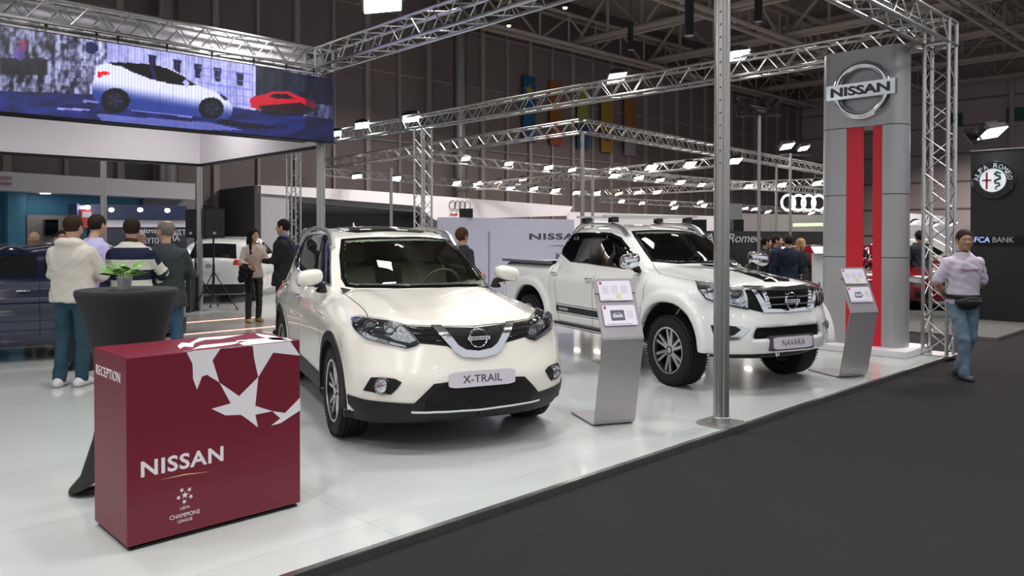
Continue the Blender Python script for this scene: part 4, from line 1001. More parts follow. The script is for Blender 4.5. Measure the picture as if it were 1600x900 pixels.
for x0 in (0, -3.15):
    for sd in (1, -1):
        mb = MB(); th = np.linspace(.04, math.pi - .04, 24)
        V_ = [(x0 + .50 * math.cos(t), sd * y, .385 + .50 * math.sin(t)) for t in th for y in (.50, .88)]
        mb.add(V_, [(2 * i, 2 * i + 1, 2 * i + 3, 2 * i + 2) for i in range(23)]); mb.add([(x0 + .5 * math.cos(t), sd * .5, .385 + .5 * math.sin(t)) for t in th], [tuple(range(24))]); mb.build('wheel_arch_liner', blackp, nv.root, True)
mb = MB(); mb.bar((.4, 0, .44), (-4.0, 0, .44), .9, .10); mb.tube((0, -.7, .375), (0, .7, .375), .05); mb.tube((-3.15, -.7, .375), (-3.15, .7, .375), .06); mb.build('chassis', blackp, nv.root)
mb = MB(); mb.tube((-3.15, 0, .3), (-3.15, 0, .45), .14, 12); mb.build('differential', blackp, nv.root)
nv.patch('tail_lamp', [(-3.98, -.9, .85), (-4.12, -.9, .85), (-4.12, -.9, 1.12), (-4.0, -.9, 1.12)], (0, -1, 0), redlens, .004, .02, .03, px=False, sides=(1, -1))
mb = MB(); mb.bar((-4.22, -.8, .58), (-4.22, .8, .58), .16, .16); mb.build('rear_bumper', chrome, nv.root, bevel=.02)
# ------------------------------------------------------------------ video screen, suspended white ring
led_y = 10.42; LX0, LX1, LZ0, LZ1 = -1.2, 6.33, 3.00, 3.97
t = thing('video_screen', 'long curved-bright LED video screen showing a white car in a street, hanging top left', 'screen', (LX0, led_y, LZ0)); t['label'] = 'long LED video screen top left showing a white car in a street'
o = MB(); o.box(((LX1 - LX0) / 2, .07, (LZ1 - LZ0) / 2), (LX1 - LX0 + .03, .12, LZ1 - LZ0 + .03)); o.build('cabinet', blackp, t)
# the film frame: colours painted cell by cell, emitted by the LED face
PXX, PZZ = 600, 78
X_, Z_ = np.meshgrid(np.linspace(LX0, LX1, PXX), np.linspace(LZ0, LZ1, PZZ), indexing='ij')
Pw = np.stack([X_.ravel(), np.full(X_.size, led_y), Z_.ravel()], 1)
dd = Pw[:, :2]; ww = dd @ FW; uu = dd @ RT; vv = Pw[:, 2] - CAMH; w2 = ww * math.cos(PITCH) - vv * math.sin(PITCH); v2 = vv * math.cos(PITCH) + ww * math.sin(PITCH)
QX, QY = 800 + FPX * uu / w2, CY - FPX * v2 / w2; Q2 = np.stack([QX, QY], 1)     # film drawn in its own picture coordinates
rng = np.random.RandomState(3)
def vnoise(x, y, s):
    gx, gy = x / s, y / s; ix, iy = np.floor(gx).astype(int), np.floor(gy).astype(int); fx, fy = gx - ix, gy - iy
    tb = rng.rand(64, 64); g_ = lambda a, b: tb[a % 64, b % 64]; return (g_(ix, iy) * (1 - fx) + g_(ix + 1, iy) * fx) * (1 - fy) + (g_(ix, iy + 1) * (1 - fx) + g_(ix + 1, iy + 1) * fx) * fy
tv = (QY - (40 + .158 * QX)) / np.maximum((178 + .085 * QX) - (40 + .158 * QX), 1)  # 0 top, 1 bottom of the picture
col = np.zeros((len(QX), 3)); fac = vnoise(QX, QY, 9) * .5 + vnoise(QX, QY * 1.5, 4) * .5
base = np.array([.52, .55, 1.0]); dark = np.array([.03, .025, .09])
k = np.clip((fac - .30) * 3.2, 0, 1)[:, None]; left = np.clip((150 - QX) / 110, 0, 1)[:, None]
vert = (vnoise(QX * 1.0, QY * .16, 6) * .6 + vnoise(QX, QY * .5, 3.3) * .4); k = np.clip(k * .35 + np.clip((vert - .30) * 2.6, 0, 1)[:, None] * .75, 0, 1)
col[:] = dark + (np.array([.78, .80, 1.0]) - dark) * np.clip(k - left * .35, 0, 1)
def paint(poly, c, a=1.0, soft=0):
    m_ = poly_in(Q2, poly); col[m_] = col[m_] * (1 - a) + np.array(c) * a
paint([(168, 66), (400, 100), (400, 170), (168, 150)], (.72, .72, 1.0), .75)
for x in (238, 277, 309, 340, 375): y = 85 + (x - 238) * .19; paint([(x - 7, y), (x + 7, y + 2), (x + 6, y + 5), (x + 4, y + 24), (x - 4, y + 23), (x - 6, y + 4)], (.10, .09, .22))
for y in (104, 116, 128, 140, 152): paint([(310, y), (395, y + 12), (395, y + 14), (310, y + 2)], (.45, .48, .9), .7)
for x in range(172, 400, 13): paint([(x, 60), (x + 2, 60), (x + 2, 165), (x, 165)], (.35, .36, .7), .35)
paint([(0, 90), (75, 92), (75, 118), (0, 116)], (.03, .02, .05), .8); paint([(18, 88), (30, 70), (42, 72), (34, 96)], (.35, .25, .6), .8); paint([(28, 60), (44, 62), (40, 80), (30, 78)], (.5, .08, .2), .6)
paint([(134, 66), (144, 65), (153, 71), (154, 79), (145, 86), (135, 82)], (.05, .08, .3)); paint([(400, 103), (520, 122), (520, 165), (400, 150)], (.02, .03, .10), .85)
road = tv > .64 + .10 * np.clip((200 - QX) / 200, 0, 1); rc = np.array([.10, .13, .36]) * (.6 + .8 * vnoise(QX * .25, QY, 5))[:, None]; col[road] = rc[road]
paint([(150, 178), (330, 192), (380, 203), (250, 203), (160, 190)], (.55, .58, .95), .55); paint([(90, 168), (140, 171), (142, 173), (90, 171)], (.7, .7, 1), .8); paint([(205, 170), (300, 181), (300, 184), (205, 173)], (.6, .6, 1), .7)
paint([(130, 156), (160, 158), (160, 161), (130, 160)], (.6, .6, .9), .7); paint([(345, 186), (440, 200), (400, 202), (340, 193)], (.02, .02, .06), .8)
car_o = [(145, 152), (143, 142), (147, 122), (150, 108), (158, 101), (175, 97), (205, 98), (240, 101), (264, 106), (285, 117), (309, 133), (330, 141), (348, 148), (357, 158), (363, 168), (362, 180), (356, 184), (350, 186), (332, 184), (210, 172), (160, 165)]
paint(car_o, (.80, .80, 1.0)); mc = poly_in(Q2, car_o); tt_ = np.clip((QY - (108 + .17 * (QX - 150))) / 52, 0, 1); tt_ = np.clip((tt_ - .30) / .45, 0, 1); tt_ = (tt_ * tt_ * (3 - 2 * tt_))[:, None]
col[mc] = (np.array([.86, .87, 1.0]) * (1 - tt_) + np.array([.17, .24, .55]) * tt_)[mc]
paint([(166, 99), (176, 97), (205, 98), (240, 101), (260, 106), (285, 118), (308, 133), (290, 134), (262, 130), (236, 124), (207, 113), (190, 104)], (.015, .015, .05)); paint([(234, 102), (238, 102), (246, 126), (240, 125)], (.15, .15, .3))
for (cx_, cy_, r_) in ((180, 157, 23), (330, 169, 20)):
    a_ = [(cx_ + r_ * math.cos(v), cy_ + r_ * .86 * math.sin(v)) for v in np.linspace(0, 6.28, 24)]; paint(a_, (.02, .02, .05)); paint([(cx_ + (x - cx_) * .62, cy_ + (y - cy_) * .62) for x, y in a_], (.10, .11, .2), .8)
    for v in np.linspace(0, 6.28, 6): paint([(cx_, cy_), (cx_ + r_ * .55 * math.cos(v), cy_ + r_ * .5 * math.sin(v)), (cx_ + r_ * .55 * math.cos(v + .2), cy_ + r_ * .5 * math.sin(v + .2))], (.25, .28, .4), .7)
paint([(152, 112), (166, 111), (174, 116), (160, 118), (156, 122), (152, 121)], (.9, .05, .12)); paint([(285, 128), (290, 124), (296, 130), (292, 138)], (.7, .7, .95)); paint([(340, 145), (352, 150), (357, 157), (350, 156)], (.1, .1, .2))
paint([(390, 155), (398, 150), (412, 148), (425, 143), (450, 143), (470, 152), (490, 158), (495, 168), (480, 174), (410, 172), (392, 168)], (.75, .03, .16)); paint([(420, 150), (430, 146), (450, 147), (462, 155), (430, 154)], (.08, .02, .08)); paint([(405, 165), (470, 160), (492, 172), (470, 182), (410, 178)], (.05, .02, .06), .85)
paint([(478, 116), (522, 122), (522, 224), (440, 214), (478, 200)], (.02, .04, .13), .55)
for x in range(0, 520, 5): m_ = (np.abs(QX - x) < .9); col[m_] *= .86
me = bpy.data.meshes.new('picture'); gi = lambda i, j: i * PZZ + j
fc = [(gi(i, j), gi(i + 1, j), gi(i + 1, j + 1), gi(i, j + 1)) for i in range(PXX - 1) for j in range(PZZ - 1)]
me.from_pydata([(x - LX0, 0.0, z - LZ0) for x, z in zip(X_.ravel().tolist(), Z_.ravel().tolist())], [], fc)
ca = me.color_attributes.new('film', 'FLOAT_COLOR', 'POINT'); ca.data.foreach_set('color', np.concatenate([np.clip(col, 0, 2) ** 2.2, np.ones((len(col), 1))], 1).astype(np.float32).ravel())
lm = bpy.data.materials.new('led_picture'); lm.use_nodes = True; nt = lm.node_tree; b = nt.nodes['Principled BSDF']; at = nt.nodes.new('ShaderNodeAttribute'); at.attribute_name = 'film'
b.inputs['Base Color'].default_value = (.01, .01, .01, 1); b.inputs['Roughness'].default_value = .5; nt.links.new(at.outputs['Color'], b.inputs['Emission Color']); b.inputs['Emission Strength'].default_value = 1.25; me.materials.append(lm)
o = bpy.data.objects.new('picture', me); C.objects.link(o); o.parent = t; o['label'] = 'glowing blue street film with a white hatchback and a red car'
hk = 0
for x in (.1, 1.4, 2.5, 3.05, 3.3, 3.9, 4.5, 5.1, 5.6, 6.05):
    m = MB(); m.path([(0, 0, .16), (.01, 0, .10), (0, 0, .05), (0, 0, 0)], .008, 6); m.box((0, 0, .10), (.02, .02, .07)); m.lathe([(.02, -.004), (.026, 0), (.02, .004)], 12, Matrix.Translation((0, 0, .16)) @ Matrix.Rotation(R(90), 4, 'X'))
    o = m.build('hanging_hook', dark_metal, t); o.location = (x - LX0, .10, LZ1 - LZ0 + .01)
ring = thing('suspended_fascia', 'white suspended fascia ring with black lower edge behind the video screen', 'fascia', (6.7, 16.3, 3.0)); fasc = mat('fascia_fabric', (.92, .87, .93), .6, noise=.02, nscale=2)
for nm, c, s in (('front_panel', ((LX0 + 6.1) / 2 - .5, 10.9, 3.79), (6.1 - LX0 + 1, .06, 1.46)), ('side_panel', (6.72, 13.85, 3.79), (.06, 4.9, 1.46)), ('back_panel', (1.5, 16.3, 3.79), (10.5, .06, 1.46))):
    m = MB(); m.box(Vector(c) - Vector((6.7, 16.3, 3.0)), s); m.build(nm, fasc, ring)
    m = MB(); m.box(Vector(c) - Vector((6.7, 16.3, 3.0)) + Vector((0, 0, -.75)), (s[0] + .02, s[1] + .04, .05)); m.build('black_edge', blackp, ring)
# ------------------------------------------------------------------ reception counter
wine = mat('wine_red_foil', (0.155, 0.006, 0.022), 0.42, noise=.05, nscale=2, coat=.1); starw = mat('white_foil', (.78, .76, .80), .45)
cx0, cx1, cy0, cy1, ch = 1.335, 2.30, 4.165, 4.69, .985
t = thing('reception_counter', 'wine red reception counter with a white star ball pattern, standing front left', 'counter', (cx0, cy0, 0)); T0 = Vector((cx0, cy0, 0))
m = MB(); m.box(((cx1 - cx0) / 2, (cy1 - cy0) / 2, ch / 2 + .012), (cx1 - cx0, cy1 - cy0, ch - .024)); m.build('body', wine, t, bevel=.005)
m = MB(); m.box(((cx1 - cx0) / 2, (cy1 - cy0) / 2, .006), (cx1 - cx0 - .03, cy1 - cy0 - .03, .012)); m.build('foot', blackp, t)
def plane_px(pts, o, n):
    out = []; o = np.array(o, float); n = np.array(n, float); c0 = np.array([0, 0, CAMH])
    for x, y in pts: r, w = ray(x, y); out.append(c0 + r * (((o - c0) @ n) / (r @ n)))
    return out
def decal(mb, pts3, o, x, y, th=.0015, mi=0, lim=None):
    M = frame(o, x, y); Mi = M.inverted(); P2 = [tuple((Mi @ Vector(p))[:2]) for p in pts3]
    if lim: P2 = [(min(max(a, lim[0]), lim[1]), min(max(b, lim[2]), lim[3])) for a, b in P2]
    mb.prism(P2, .0004, th, M, mi)
Z1 = (198.5, 480); k8 = 400 / 857.
def Z8(pts): return [(100 + x * k8, 480 + y * k8) for x, y in pts]
front = [[(411, 152), (440, 142), (632, 128), (632, 128), (560, 136), (524, 138), (497, 178), (520, 252), (478, 226), (462, 232), (445, 276), (432, 240), (430, 190)],
         [(600, 130), (757, 114), (790, 162), (700, 152), (650, 234), (636, 170), (632, 130)],
         [(520, 252), (586, 298), (650, 234), (640, 330), (697, 348), (640, 360), (649, 402), (610, 372), (592, 360), (540, 362), (494, 340), (558, 322)],
         [(697, 348), (740, 354), (791, 302), (791, 345), (755, 368), (725, 388), (694, 396), (724, 372)]]
m = MB(); fl = (.0, cx1 - cx0, 0.0, ch)
for q in front: decal(m, plane_px(Z8(q), (cx0, cy0, 0), (0, -1, 0)), T0, (1, 0, 0), (0, 0, 1), lim=fl)
top = [[(380, 130), (394, 119), (420, 121), (452, 104), (600, 92), (530, 106), (470, 110), (436, 121), (432, 134), (402, 132), (388, 140)],
       [(420, 146), (460, 128), (560, 118), (620, 112), (560, 126), (500, 134), (440, 140), (415, 152)],
       [(576, 112), (700, 102), (745, 104), (790, 116), (632, 130), (600, 128), (585, 120)], [(640, 88), (700, 96), (755, 112), (700, 110), (650, 96)]]
for q in top: decal(m, plane_px(Z8(q), (cx0, cy0, ch), (0, 0, 1)), (cx0, cy0, ch), (1, 0, 0), (0, 1, 0), lim=(0, cx1 - cx0, 0, cy1 - cy0))
for v in range(len(m.v)): m.v[v] = tuple(Vector(m.v[v]) - T0)
o = m.build('star_pattern', starw, t); o['label'] = 'white pattern of pointed stars forming a ball'
def on_front(x, z): return frame((x - cx0, -.0005, z), (1, 0, 0), (0, 0, 1))
def frpx(px, py): p = plane_px([(px, py)], (cx0, cy0, 0), (0, -1, 0))[0]; return p[0], p[2]
m = MB(); a = frpx(220, 731); b = frpx(349, 711); fit_text(m, 'NISSAN', on_front((a[0] + b[0]) / 2, (a[1] + b[1]) / 2), b[0] - a[0], .083, bold=.024, spacing=1.08, depth=.002); m.build('brand_lettering', starw, t)
m = MB(); a = frpx(249, 750); b = frpx(328, 737); m.prism([(a[0], a[1]), ((a[0] + b[0]) / 2, a[1] - .002), (b[0], b[1]), ((a[0] + b[0]) / 2, a[1] + .003)], 0, .001, on_front(0, 0)); m.build('gold_line', mat('gold_foil', (.8, .55, .3), .4), t)
m = MB(); a = frpx(289, 773.5); c0 = (a[0], a[1])
def star(c, r, rot, sq=1.0): return [(c[0] + (r if i % 2 == 0 else r * .42) * math.sin(rot + i * math.pi / 5) * sq, c[1] + (r if i % 2 == 0 else r * .42) * math.cos(rot + i * math.pi / 5)) for i in range(10)]
m.prism(star(c0, .019, .1), 0, .001, on_front(0, 0))
for i in range(5): v = i * 2 * math.pi / 5 + .75; m.prism(star((c0[0] + .034 * math.sin(v), c0[1] + .034 * math.cos(v)), .014, v, .9), 0, .001, on_front(0, 0))
a = frpx(289, 793); fit_text(m, 'UEFA', on_front(*a), .052, .014, depth=.001); a = frpx(289, 804); fit_text(m, 'CHAMPIONS', on_front(*a), .158, .022, depth=.001); a = frpx(289, 812.5); fit_text(m, 'LEAGUE', on_front(*a), .078, .016, depth=.001); m.build('league_emblem', starw, t)
m = MB(); fit_text(m, 'RECEPTION', frame((-.0005, (cy1 - cy0) * .54, ch - .115), (0, -1, 0), (0, 0, 1)), .39, .052, bold=.004, depth=.002, spacing=1.08); m.build('reception_lettering', starw, t)
# ------------------------------------------------------------------ cocktail table with stretch cover, plant
tc = G(212, 548); 
c = P(199, 449, 4.95); tcx, tcy = c.x, c.y
rt_ = .30; cloth = mat('black_stretch_cloth', (.012, .012, .014), .75, bump=.2, bscale=12)
t = thing('cocktail_table', 'round cocktail table in a black stretch cover, behind the reception counter', 'table', (tcx, tcy, 0)); TH = 1.61 - (449 - 365) * 4.95 / FPX - .012
m = MB(); n = 96; prof = [(rt_ * .985, TH), (rt_, TH - .01), (rt_, TH - .03), (.27, TH - .12), (.232, TH - .26), (.19, TH - .45), (.165, TH - .62), (.165, TH - .75), (.20, TH - .93), (.27, .10), (.33, .03), (.335, .012)]
vs = []; 
for i in range(n):
    a = 2 * math.pi * i / n
    for j, (r, z) in enumerate(prof): k = max(0, (.45 - z) / .45) if z < .45 else 0; rr = r * (1 - k * .42 * (1 - abs(math.cos(2 * a + .6)) ** .7)); vs.append((rr * math.cos(a), rr * math.sin(a), z + k * k * .16 * (1 - abs(math.cos(2 * a + .6)) ** .5)))
k_ = len(prof); m.add(vs, [(i * k_ + j, ((i + 1) % n) * k_ + j, ((i + 1) % n) * k_ + j + 1, i * k_ + j + 1) for i in range(n) for j in range(k_ - 1)])
m.build('cover', cloth, t, True); m = MB(); m.lathe([(0, TH + .002), (rt_ * .97, TH + .002), (rt_ * .985, TH - .002), (rt_ * .98, TH - .02), (0, TH - .02)], 96); m.build('table_top', cloth, t, True)
m = MB(); m.tube((0, 0, .02), (0, 0, TH - .03), .035, 12)
for i in range(4): a = .6 * -.5 + i * math.pi / 2; m.bar((0, 0, .03), (.30 * math.cos(a), .30 * math.sin(a), .012), .04, .02)
m.build('pedestal', blackp, t)
pot = P(194.5, 432, 4.85); zt = TH + .003
t = thing('potted_plant', 'small leafy green plant in a ribbed zinc pot on the black cocktail table', 'plant', (pot.x, pot.y, zt)); zinc = mat('zinc', (.42, .43, .44), .4, .6, noise=.15, nscale=30)
pr = [(0, 0), (.033, 0), (.034, .004)] + [(.034 + .010 * q / 8 + (.0015 if q % 2 else 0), .006 + .066 * q / 8) for q in range(9)] + [(.048, .075), (.048, .080), (.043, .080), (.041, .070), (0, .068)]
m = MB(); m.lathe(pr, 36); m.build('pot', zinc, t, True); m = MB(); m.lathe([(.0, .0705), (.0405, .0695)], 24); m.build('soil', mat('soil', (.03, .02, .012), .9, bump=1, bscale=300), t)
leafm = mat('leaf_green', (.10, .26, .03), .38, noise=.4, nscale=25); stemm = mat('stem_green', (.22, .38, .08), .5)
random.seed(5); lv = MB(); st = MB()
for i in range(20):
    a = i * 2.4 + random.uniform(-.3, .3); el = random.uniform(.45, 1.3); L = random.uniform(.04, .085); base = Vector((.015 * math.cos(a), .015 * math.sin(a), .07)); d = Vector((math.cos(a) * math.cos(el), math.sin(a) * math.cos(el), math.sin(el)))
    pts = [base, base + d * L * .5 + Vector((0, 0, .012)), base + d * L]; st.path(pts, .0017, 5)
    s_ = Vector((-math.sin(a), math.cos(a), 0)); s_ = (s_ + Vector((0, 0, random.uniform(-.4, .4)))).normalized(); LL = random.uniform(.06, .088); W_ = LL * .40; vs = []; nn = 9
    for k in range(nn):
        tt = k / (nn - 1); dirn = (d * (1 - .5 * tt) + Vector((math.cos(a), math.sin(a), 0)) * tt * .9 + Vector((0, 0, -.55 * tt))).normalized(); c_ = (pts[-1] if k == 0 else c_) + dirn * (LL / (nn - 1) if k else 0); w_ = W_ * math.sin(math.pi * min(1, tt * .93 + .06)) ** .8 * (1.15 - .5 * tt); up_ = dirn.cross(s_)
        vs += [c_ - s_ * w_ + up_ * w_ * -.25, c_, c_ + s_ * w_ + up_ * w_ * -.25]
    fs = [];
    for k in range(nn - 1): b_ = 3 * k; fs += [(b_, b_ + 1, b_ + 4, b_ + 3), (b_ + 1, b_ + 2, b_ + 5, b_ + 4)]
    lv.add(vs, fs)
lv.build('leaves', leafm, t, True); st.build('stems', stemm, t, True)
# ------------------------------------------------------------------ information stands
standm = mat('silver_lacquer', (.36, .34, .36), .32, .25); paperm = mat('paper', (.78, .74, .84), .5); printm = mat('print_grey', (.42, .40, .50), .6); redp = mat('print_red', (.5, .06, .10), .5)
def info_stand(label, px, py, carcol):
    g0 = G(px, py); wd = Vector((D1 * .66 + Vector((0, 0, 0)))); 
    rt3 = Vector((RT[0], RT[1], 0)); fw3 = Vector((FW[0], FW[1], 0)); x = (rt3 * .955 + fw3 * .297).normalized(); y = Vector((0, 0, 1)).cross(x)   # y points away from the viewer
    t = thing('information_stand', label, 'information stand', tuple(g0 + x * .185 + y * .0), math.atan2(x.y, x.x)); W2 = .185
    prof = [(.52, .004), (.10, .004), (.03, .006), (.0, .02), (-.018, .05), (-.03, .10)] + [(-.03 - .145 * s, .10 + .655 * s) for s in (.33, .66, .94)]
    prof += [(-.176, .745), (-.172, .765)] + [(-.172 + .215 * s, .765 + .46 * s) for s in (.25, .5, .75)]
    m = MB(); th = .012; vs = []; 
    for i, (a, z) in enumerate(prof):
        p0 = prof[max(i - 1, 0)]; p1 = prof[min(i + 1, len(prof) - 1)]; d = np.array([p1[0] - p0[0], p1[1] - p0[1]]); d /= np.linalg.norm(d); nn = np.array([d[1], -d[0]]) * th
        w_ = W2
        for sx in (-1, 1): vs += [(sx * w_, a, z), (sx * w_, a + nn[0], z + nn[1])]
    k = len(prof); fs = []
    for i in range(k - 1): b = 4 * i; c_ = b + 4; fs += [(b, c_, c_ + 2, b + 2), (b + 1, b + 3, c_ + 3, c_ + 1), (b, b + 1, c_ + 1, c_), (b + 2, c_ + 2, c_ + 3, b + 3)]
    fs += [(0, 2, 3, 1), (4 * k - 4, 4 * k - 3, 4 * k - 1, 4 * k - 2)]; m.add(vs, fs)
    # rounded top corners
    pe = np.array(prof[-1]); pd = np.array(prof[-1]) - np.array(prof[-2]); pd /= np.linalg.norm(pd)
    pts = [(-W2, -.0)] ; M = frame((0, pe[0], pe[1]), (1, 0, 0), (0, pd[0], pd[1])); arc = [(W2, 0)] + [(W2 - .045 + .045 * math.cos(v), .082 + .045 * math.sin(v)) for v in np.linspace(0, math.pi / 2, 7)]
    m.prism(arc + [(-q[0], q[1]) for q in arc[::-1]], -.0, th, M); m.v = m.v
    m.build('panel', standm, t, False)
    fr = lambda s: frame((0, prof[-1][0] - pd[0] * (s - .127), prof[-1][1] - pd[1] * (s - .127)), (1, 0, 0), (0, pd[0], pd[1]))
    for j, s in enumerate((.108, .325)):
        M = fr(s) @ Matrix.Translation((0, 0, th + .0005)); o = MB(); o.prism(rounded([(-.148, -.088), (.148, -.088), (.148, .088), (-.148, .088)], 1, .04), 0, .0015, M); pp = o.build('paper_sheet', paperm, t)
        o = MB(); o.prism([(-.135, .055), (-.112, .055), (-.112, .082), (-.135, .082)], .0015, .0022, M, 1)
        if j == 0:
            for r_ in range(5):
                for c_ in range(3): o.prism([(-.12 + c_ * .085, .035 - r_ * .014), (-.06 + c_ * .085, .035 - r_ * .014), (-.06 + c_ * .085, .039 - r_ * .014), (-.12 + c_ * .085, .039 - r_ * .014)], .0015, .002, M, 0)
            o.prism(star((.02, -.05), .04, 0), .0015, .002, M, 2); o.prism([(-.13, -.082), (-.04, -.082), (-.04, -.076), (-.13, -.076)], .0015, .002, M, 0)
        else:
            cx_ = -.02; o.prism([(cx_ - .062, -.045), (cx_ + .062, -.045), (cx_ + .062, .045), (cx_ - .062, .045)] if carcol == 0 else [(cx_ - .06, -.02), (cx_ - .04, .03), (cx_ + .03, .034), (cx_ + .06, -.01), (cx_ + .03, -.035), (cx_ - .04, -.035)], .0015, .002, M, 3)
            o.prism([(cx_ - .045, -.02), (cx_ - .045, .004), (cx_ - .025, .022), (cx_ + .022, .022), (cx_ + .045, .004), (cx_ + .045, -.02)], .002, .0026, M, 4); o.prism([(cx_ - .026, .006), (cx_ - .018, .018), (cx_ + .018, .018), (cx_ + .028, .006)], .0026, .003, M, 3)
            for r_ in range(5): o.prism([(.065, .03 - r_ * .014), (.12, .03 - r_ * .014), (.12, .034 - r_ * .014), (.065, .034 - r_ * .014)], .0015, .002, M, 0)
            o.prism([(-.13, -.08), (.1, -.08), (.1, -.072), (-.13, -.072)], .0015, .002, M, 0)
        o.build('print', [printm, redp, mat('print_yellow', (.75, .62, .28), .5), mat('print_dark', (.10, .10, .13), .5), mat('print_car', (.55, .55, .6) if carcol == 0 else (.45, .28, .12), .5)], pp)
    return t
info_stand('grey metal information stand between the two white cars', 928, 667, 0)
info_stand('grey metal information stand in front of the tall sign tower', 1311, 591, 1)
# ------------------------------------------------------------------ sign tower
grey = mat('tower_silver', (.42, .42, .43), .35, .35); redg = mat('tower_red', (.62, .012, .03), .4); gap = mat('tower_joint', (.02, .02, .02), .8)
TX = 11.06; ya, yb = 3.80, 4.93; HT = 4.12
t = thing('sign_tower', 'tall silver sign tower with a red centre strip and round chrome emblem', 'sign tower', (TX, (ya + yb) / 2, .09)); hw = (yb - ya) / 2; r = .17; dp = .24
def lens(h0, h1, y0, y1, rr0, rr1):
    """plan outline of a column piece between y0 and y1 with rounded outer edges"""
    pts = []
    if rr0: pts += [(-dp + dp - dp * math.cos(v) if False else -dp * math.cos(v), y0 + rr0 * (1 - math.sin(v))) for v in np.linspace(0, math.pi, 13)][::-1]
    else: pts += [(dp, y0), (-dp, y0)]
    if rr1: pts += [(-dp * math.cos(v), y1 - rr1 * (1 - math.sin(v))) for v in np.linspace(0, math.pi, 13)]
    else: pts += [(-dp, y1), (dp, y1)]
    return pts
sl0, sl1 = -.165, .265      # slot between the two red faces, in the tower's own y (y points left in the photo)
zsl = 1.61 + (365 - 202) * 10.9 / FPX - .09
H = HT - .09; joints = [0, 1.20, 2.05, zsl, H]
def _ty(px): return plane_px([(px, 330)], (TX - dp, 0, 0), (1, 0, 0))[0][1] - (ya + yb) / 2
sl1, f1, f0, sl0 = _ty(1322), _ty(1348), _ty(1363), _ty(1378)
m = MB(); m.prism(lens(0, 0, -hw, hw, r, r), zsl, H); m.build('head_panel', grey, t, True)
m = MB(); m.prism(lens(0, 0, -hw, sl0, r, 0), 0, zsl - .006); m.build('column', grey, t, True)
m = MB(); m.prism(lens(0, 0, sl1, hw, 0, r), 0, zsl - .006); m.build('column', grey, t, True)
m = MB(); m.prism([(-dp + .005, f1), (-dp + .005, sl1), (-dp + .07, sl1), (-dp + .03, f1)], 0, zsl - .006); m.build('red_strip', redg, t)
m = MB(); m.prism([(-dp + .005, sl0), (-dp + .005, f0), (-dp + .06, f0), (-dp + .06, sl0)], 0, zsl - .006); m.build('red_strip', redg, t)
for z in joints[1:3] + [zsl]:
    for y0, y1, a, b in ((-hw - .001, sl0 + .001, r, 0), (sl1 - .001, hw + .001, 0, r)):
        m = MB(); pl_ = [(x * 1.004, y) for x, y in lens(0, 0, y0, y1, a, b)]; m.prism(pl_, z - .006, z + .004); m.build('panel_joint', gap, t)
m = MB(); m.box((0, -.0, -.045), (.95, 1.42, .09)); m.build('plinth', white_paint, t, bevel=.01)
def _bz(px, py): q = plane_px([(px, py)], (TX - dp - .02, 0, 0), (1, 0, 0))[0]; return q
e = _bz(1348.5, 142); mb = MB(); M = frame((-dp - .01, e[1] - (ya + yb) / 2, e[2] - .09), (0, -1, 0), (0, 0, 1)); rr = .37
rg = [(rr + .055 * math.cos(v) - .03, .055 + .055 * math.sin(v)) for v in np.linspace(0, 2 * math.pi, 16, endpoint=False)]
mb.lathe(rg, 56, M, 0, True); mb.prism([(-.455, -.10), (.455, -.10), (.455, .10), (-.455, .10)], .03, .125, M, 0)
for sg in (-1, 1): mb.box(M @ Vector((sg * .2, 0, .01)), (.04, .04, .04), None, 0)
fit_text(mb, 'NISSAN', M @ Matrix.Translation((0, 0, .13)), .78, .125, 1, depth=.012, bold=.03)
mb.build('emblem', [chrome, inkdark], t, True)
# ------------------------------------------------------------------ black badge wall on the right
blk = mat('black_wall_panel', (.016, .018, .022), .35, noise=.1, nscale=2)
t = thing('exhibition_wall', 'black exhibition wall with a round chrome badge at the right edge', 'wall', (16.5, 1.5, 0)); t['label'] = 'black exhibition wall at the right edge, tall and bare'
bx = 16.5; q0 = plane_px([(1517, 237)], (bx, 0, 0), (1, 0, 0))[0]; zt_ = q0[2]; ytop = q0[1]
m = MB(); m.box((.25, (ytop - 1.5) - 3.5, zt_ / 2), (.5, 7.0, zt_)); m.build('panel', blk, t)
m = MB(); m.box((.0, (ytop - 1.5) - 3.5, zt_ + .008), (.06, 7.0, .016)); m.build('top_edge', alu, t)
q = plane_px([(1553, 282)], (bx, 0, 0), (1, 0, 0))[0]; rb = .36
s = thing('round_badge', 'large round chrome badge with a red cross and green serpent on the black wall', 'sign', (bx - .002, q[1], q[2])); M = frame((-.0, 0, 0), (0, -1, 0), (0, 0, 1)); al_white = emit('badge_white', (.85, .88, 1), .55)
m = MB(); m.lathe([(rb, 0), (rb, .06), (rb * .97, .085), (rb * .93, .06)], 56, M); m.lathe([(rb * .62, .06), (rb * .61, .075), (rb * .58, .075), (rb * .57, .06)], 48, M); m.build('rim', chrome, s, True)
m = MB(); m.lathe([(0, .058), (rb * .95, .058), (rb * .95, .0)], 56, M); m.build('ring_face', blackg, s); m = MB(); m.lathe([(0, .064), (rb * .58, .064), (rb * .58, .05)], 48, M); m.build('centre_disc', al_white, s)
m = MB(); m.prism([(-.115, -.16), (-.085, -.16), (-.085, .15), (-.115, .15)], .064, .072, M); m.prism([(-.175, -.012), (-.025, -.012), (-.025, .018), (-.175, .018)], .064, .072, M); m.build('cross', mat('cross_red', (.35, .01, .015), .4), s)
m = MB(); pts = [(.03 + .09 * .0 + .10, .12), (.06, .15), (.03, .12), (.06, .09), (.11, .07), (.12, .03), (.07, .01), (.03, -.01), (.04, -.05), (.10, -.06), (.11, -.10), (.06, -.12), (.04, -.15), (.07, -.18)]
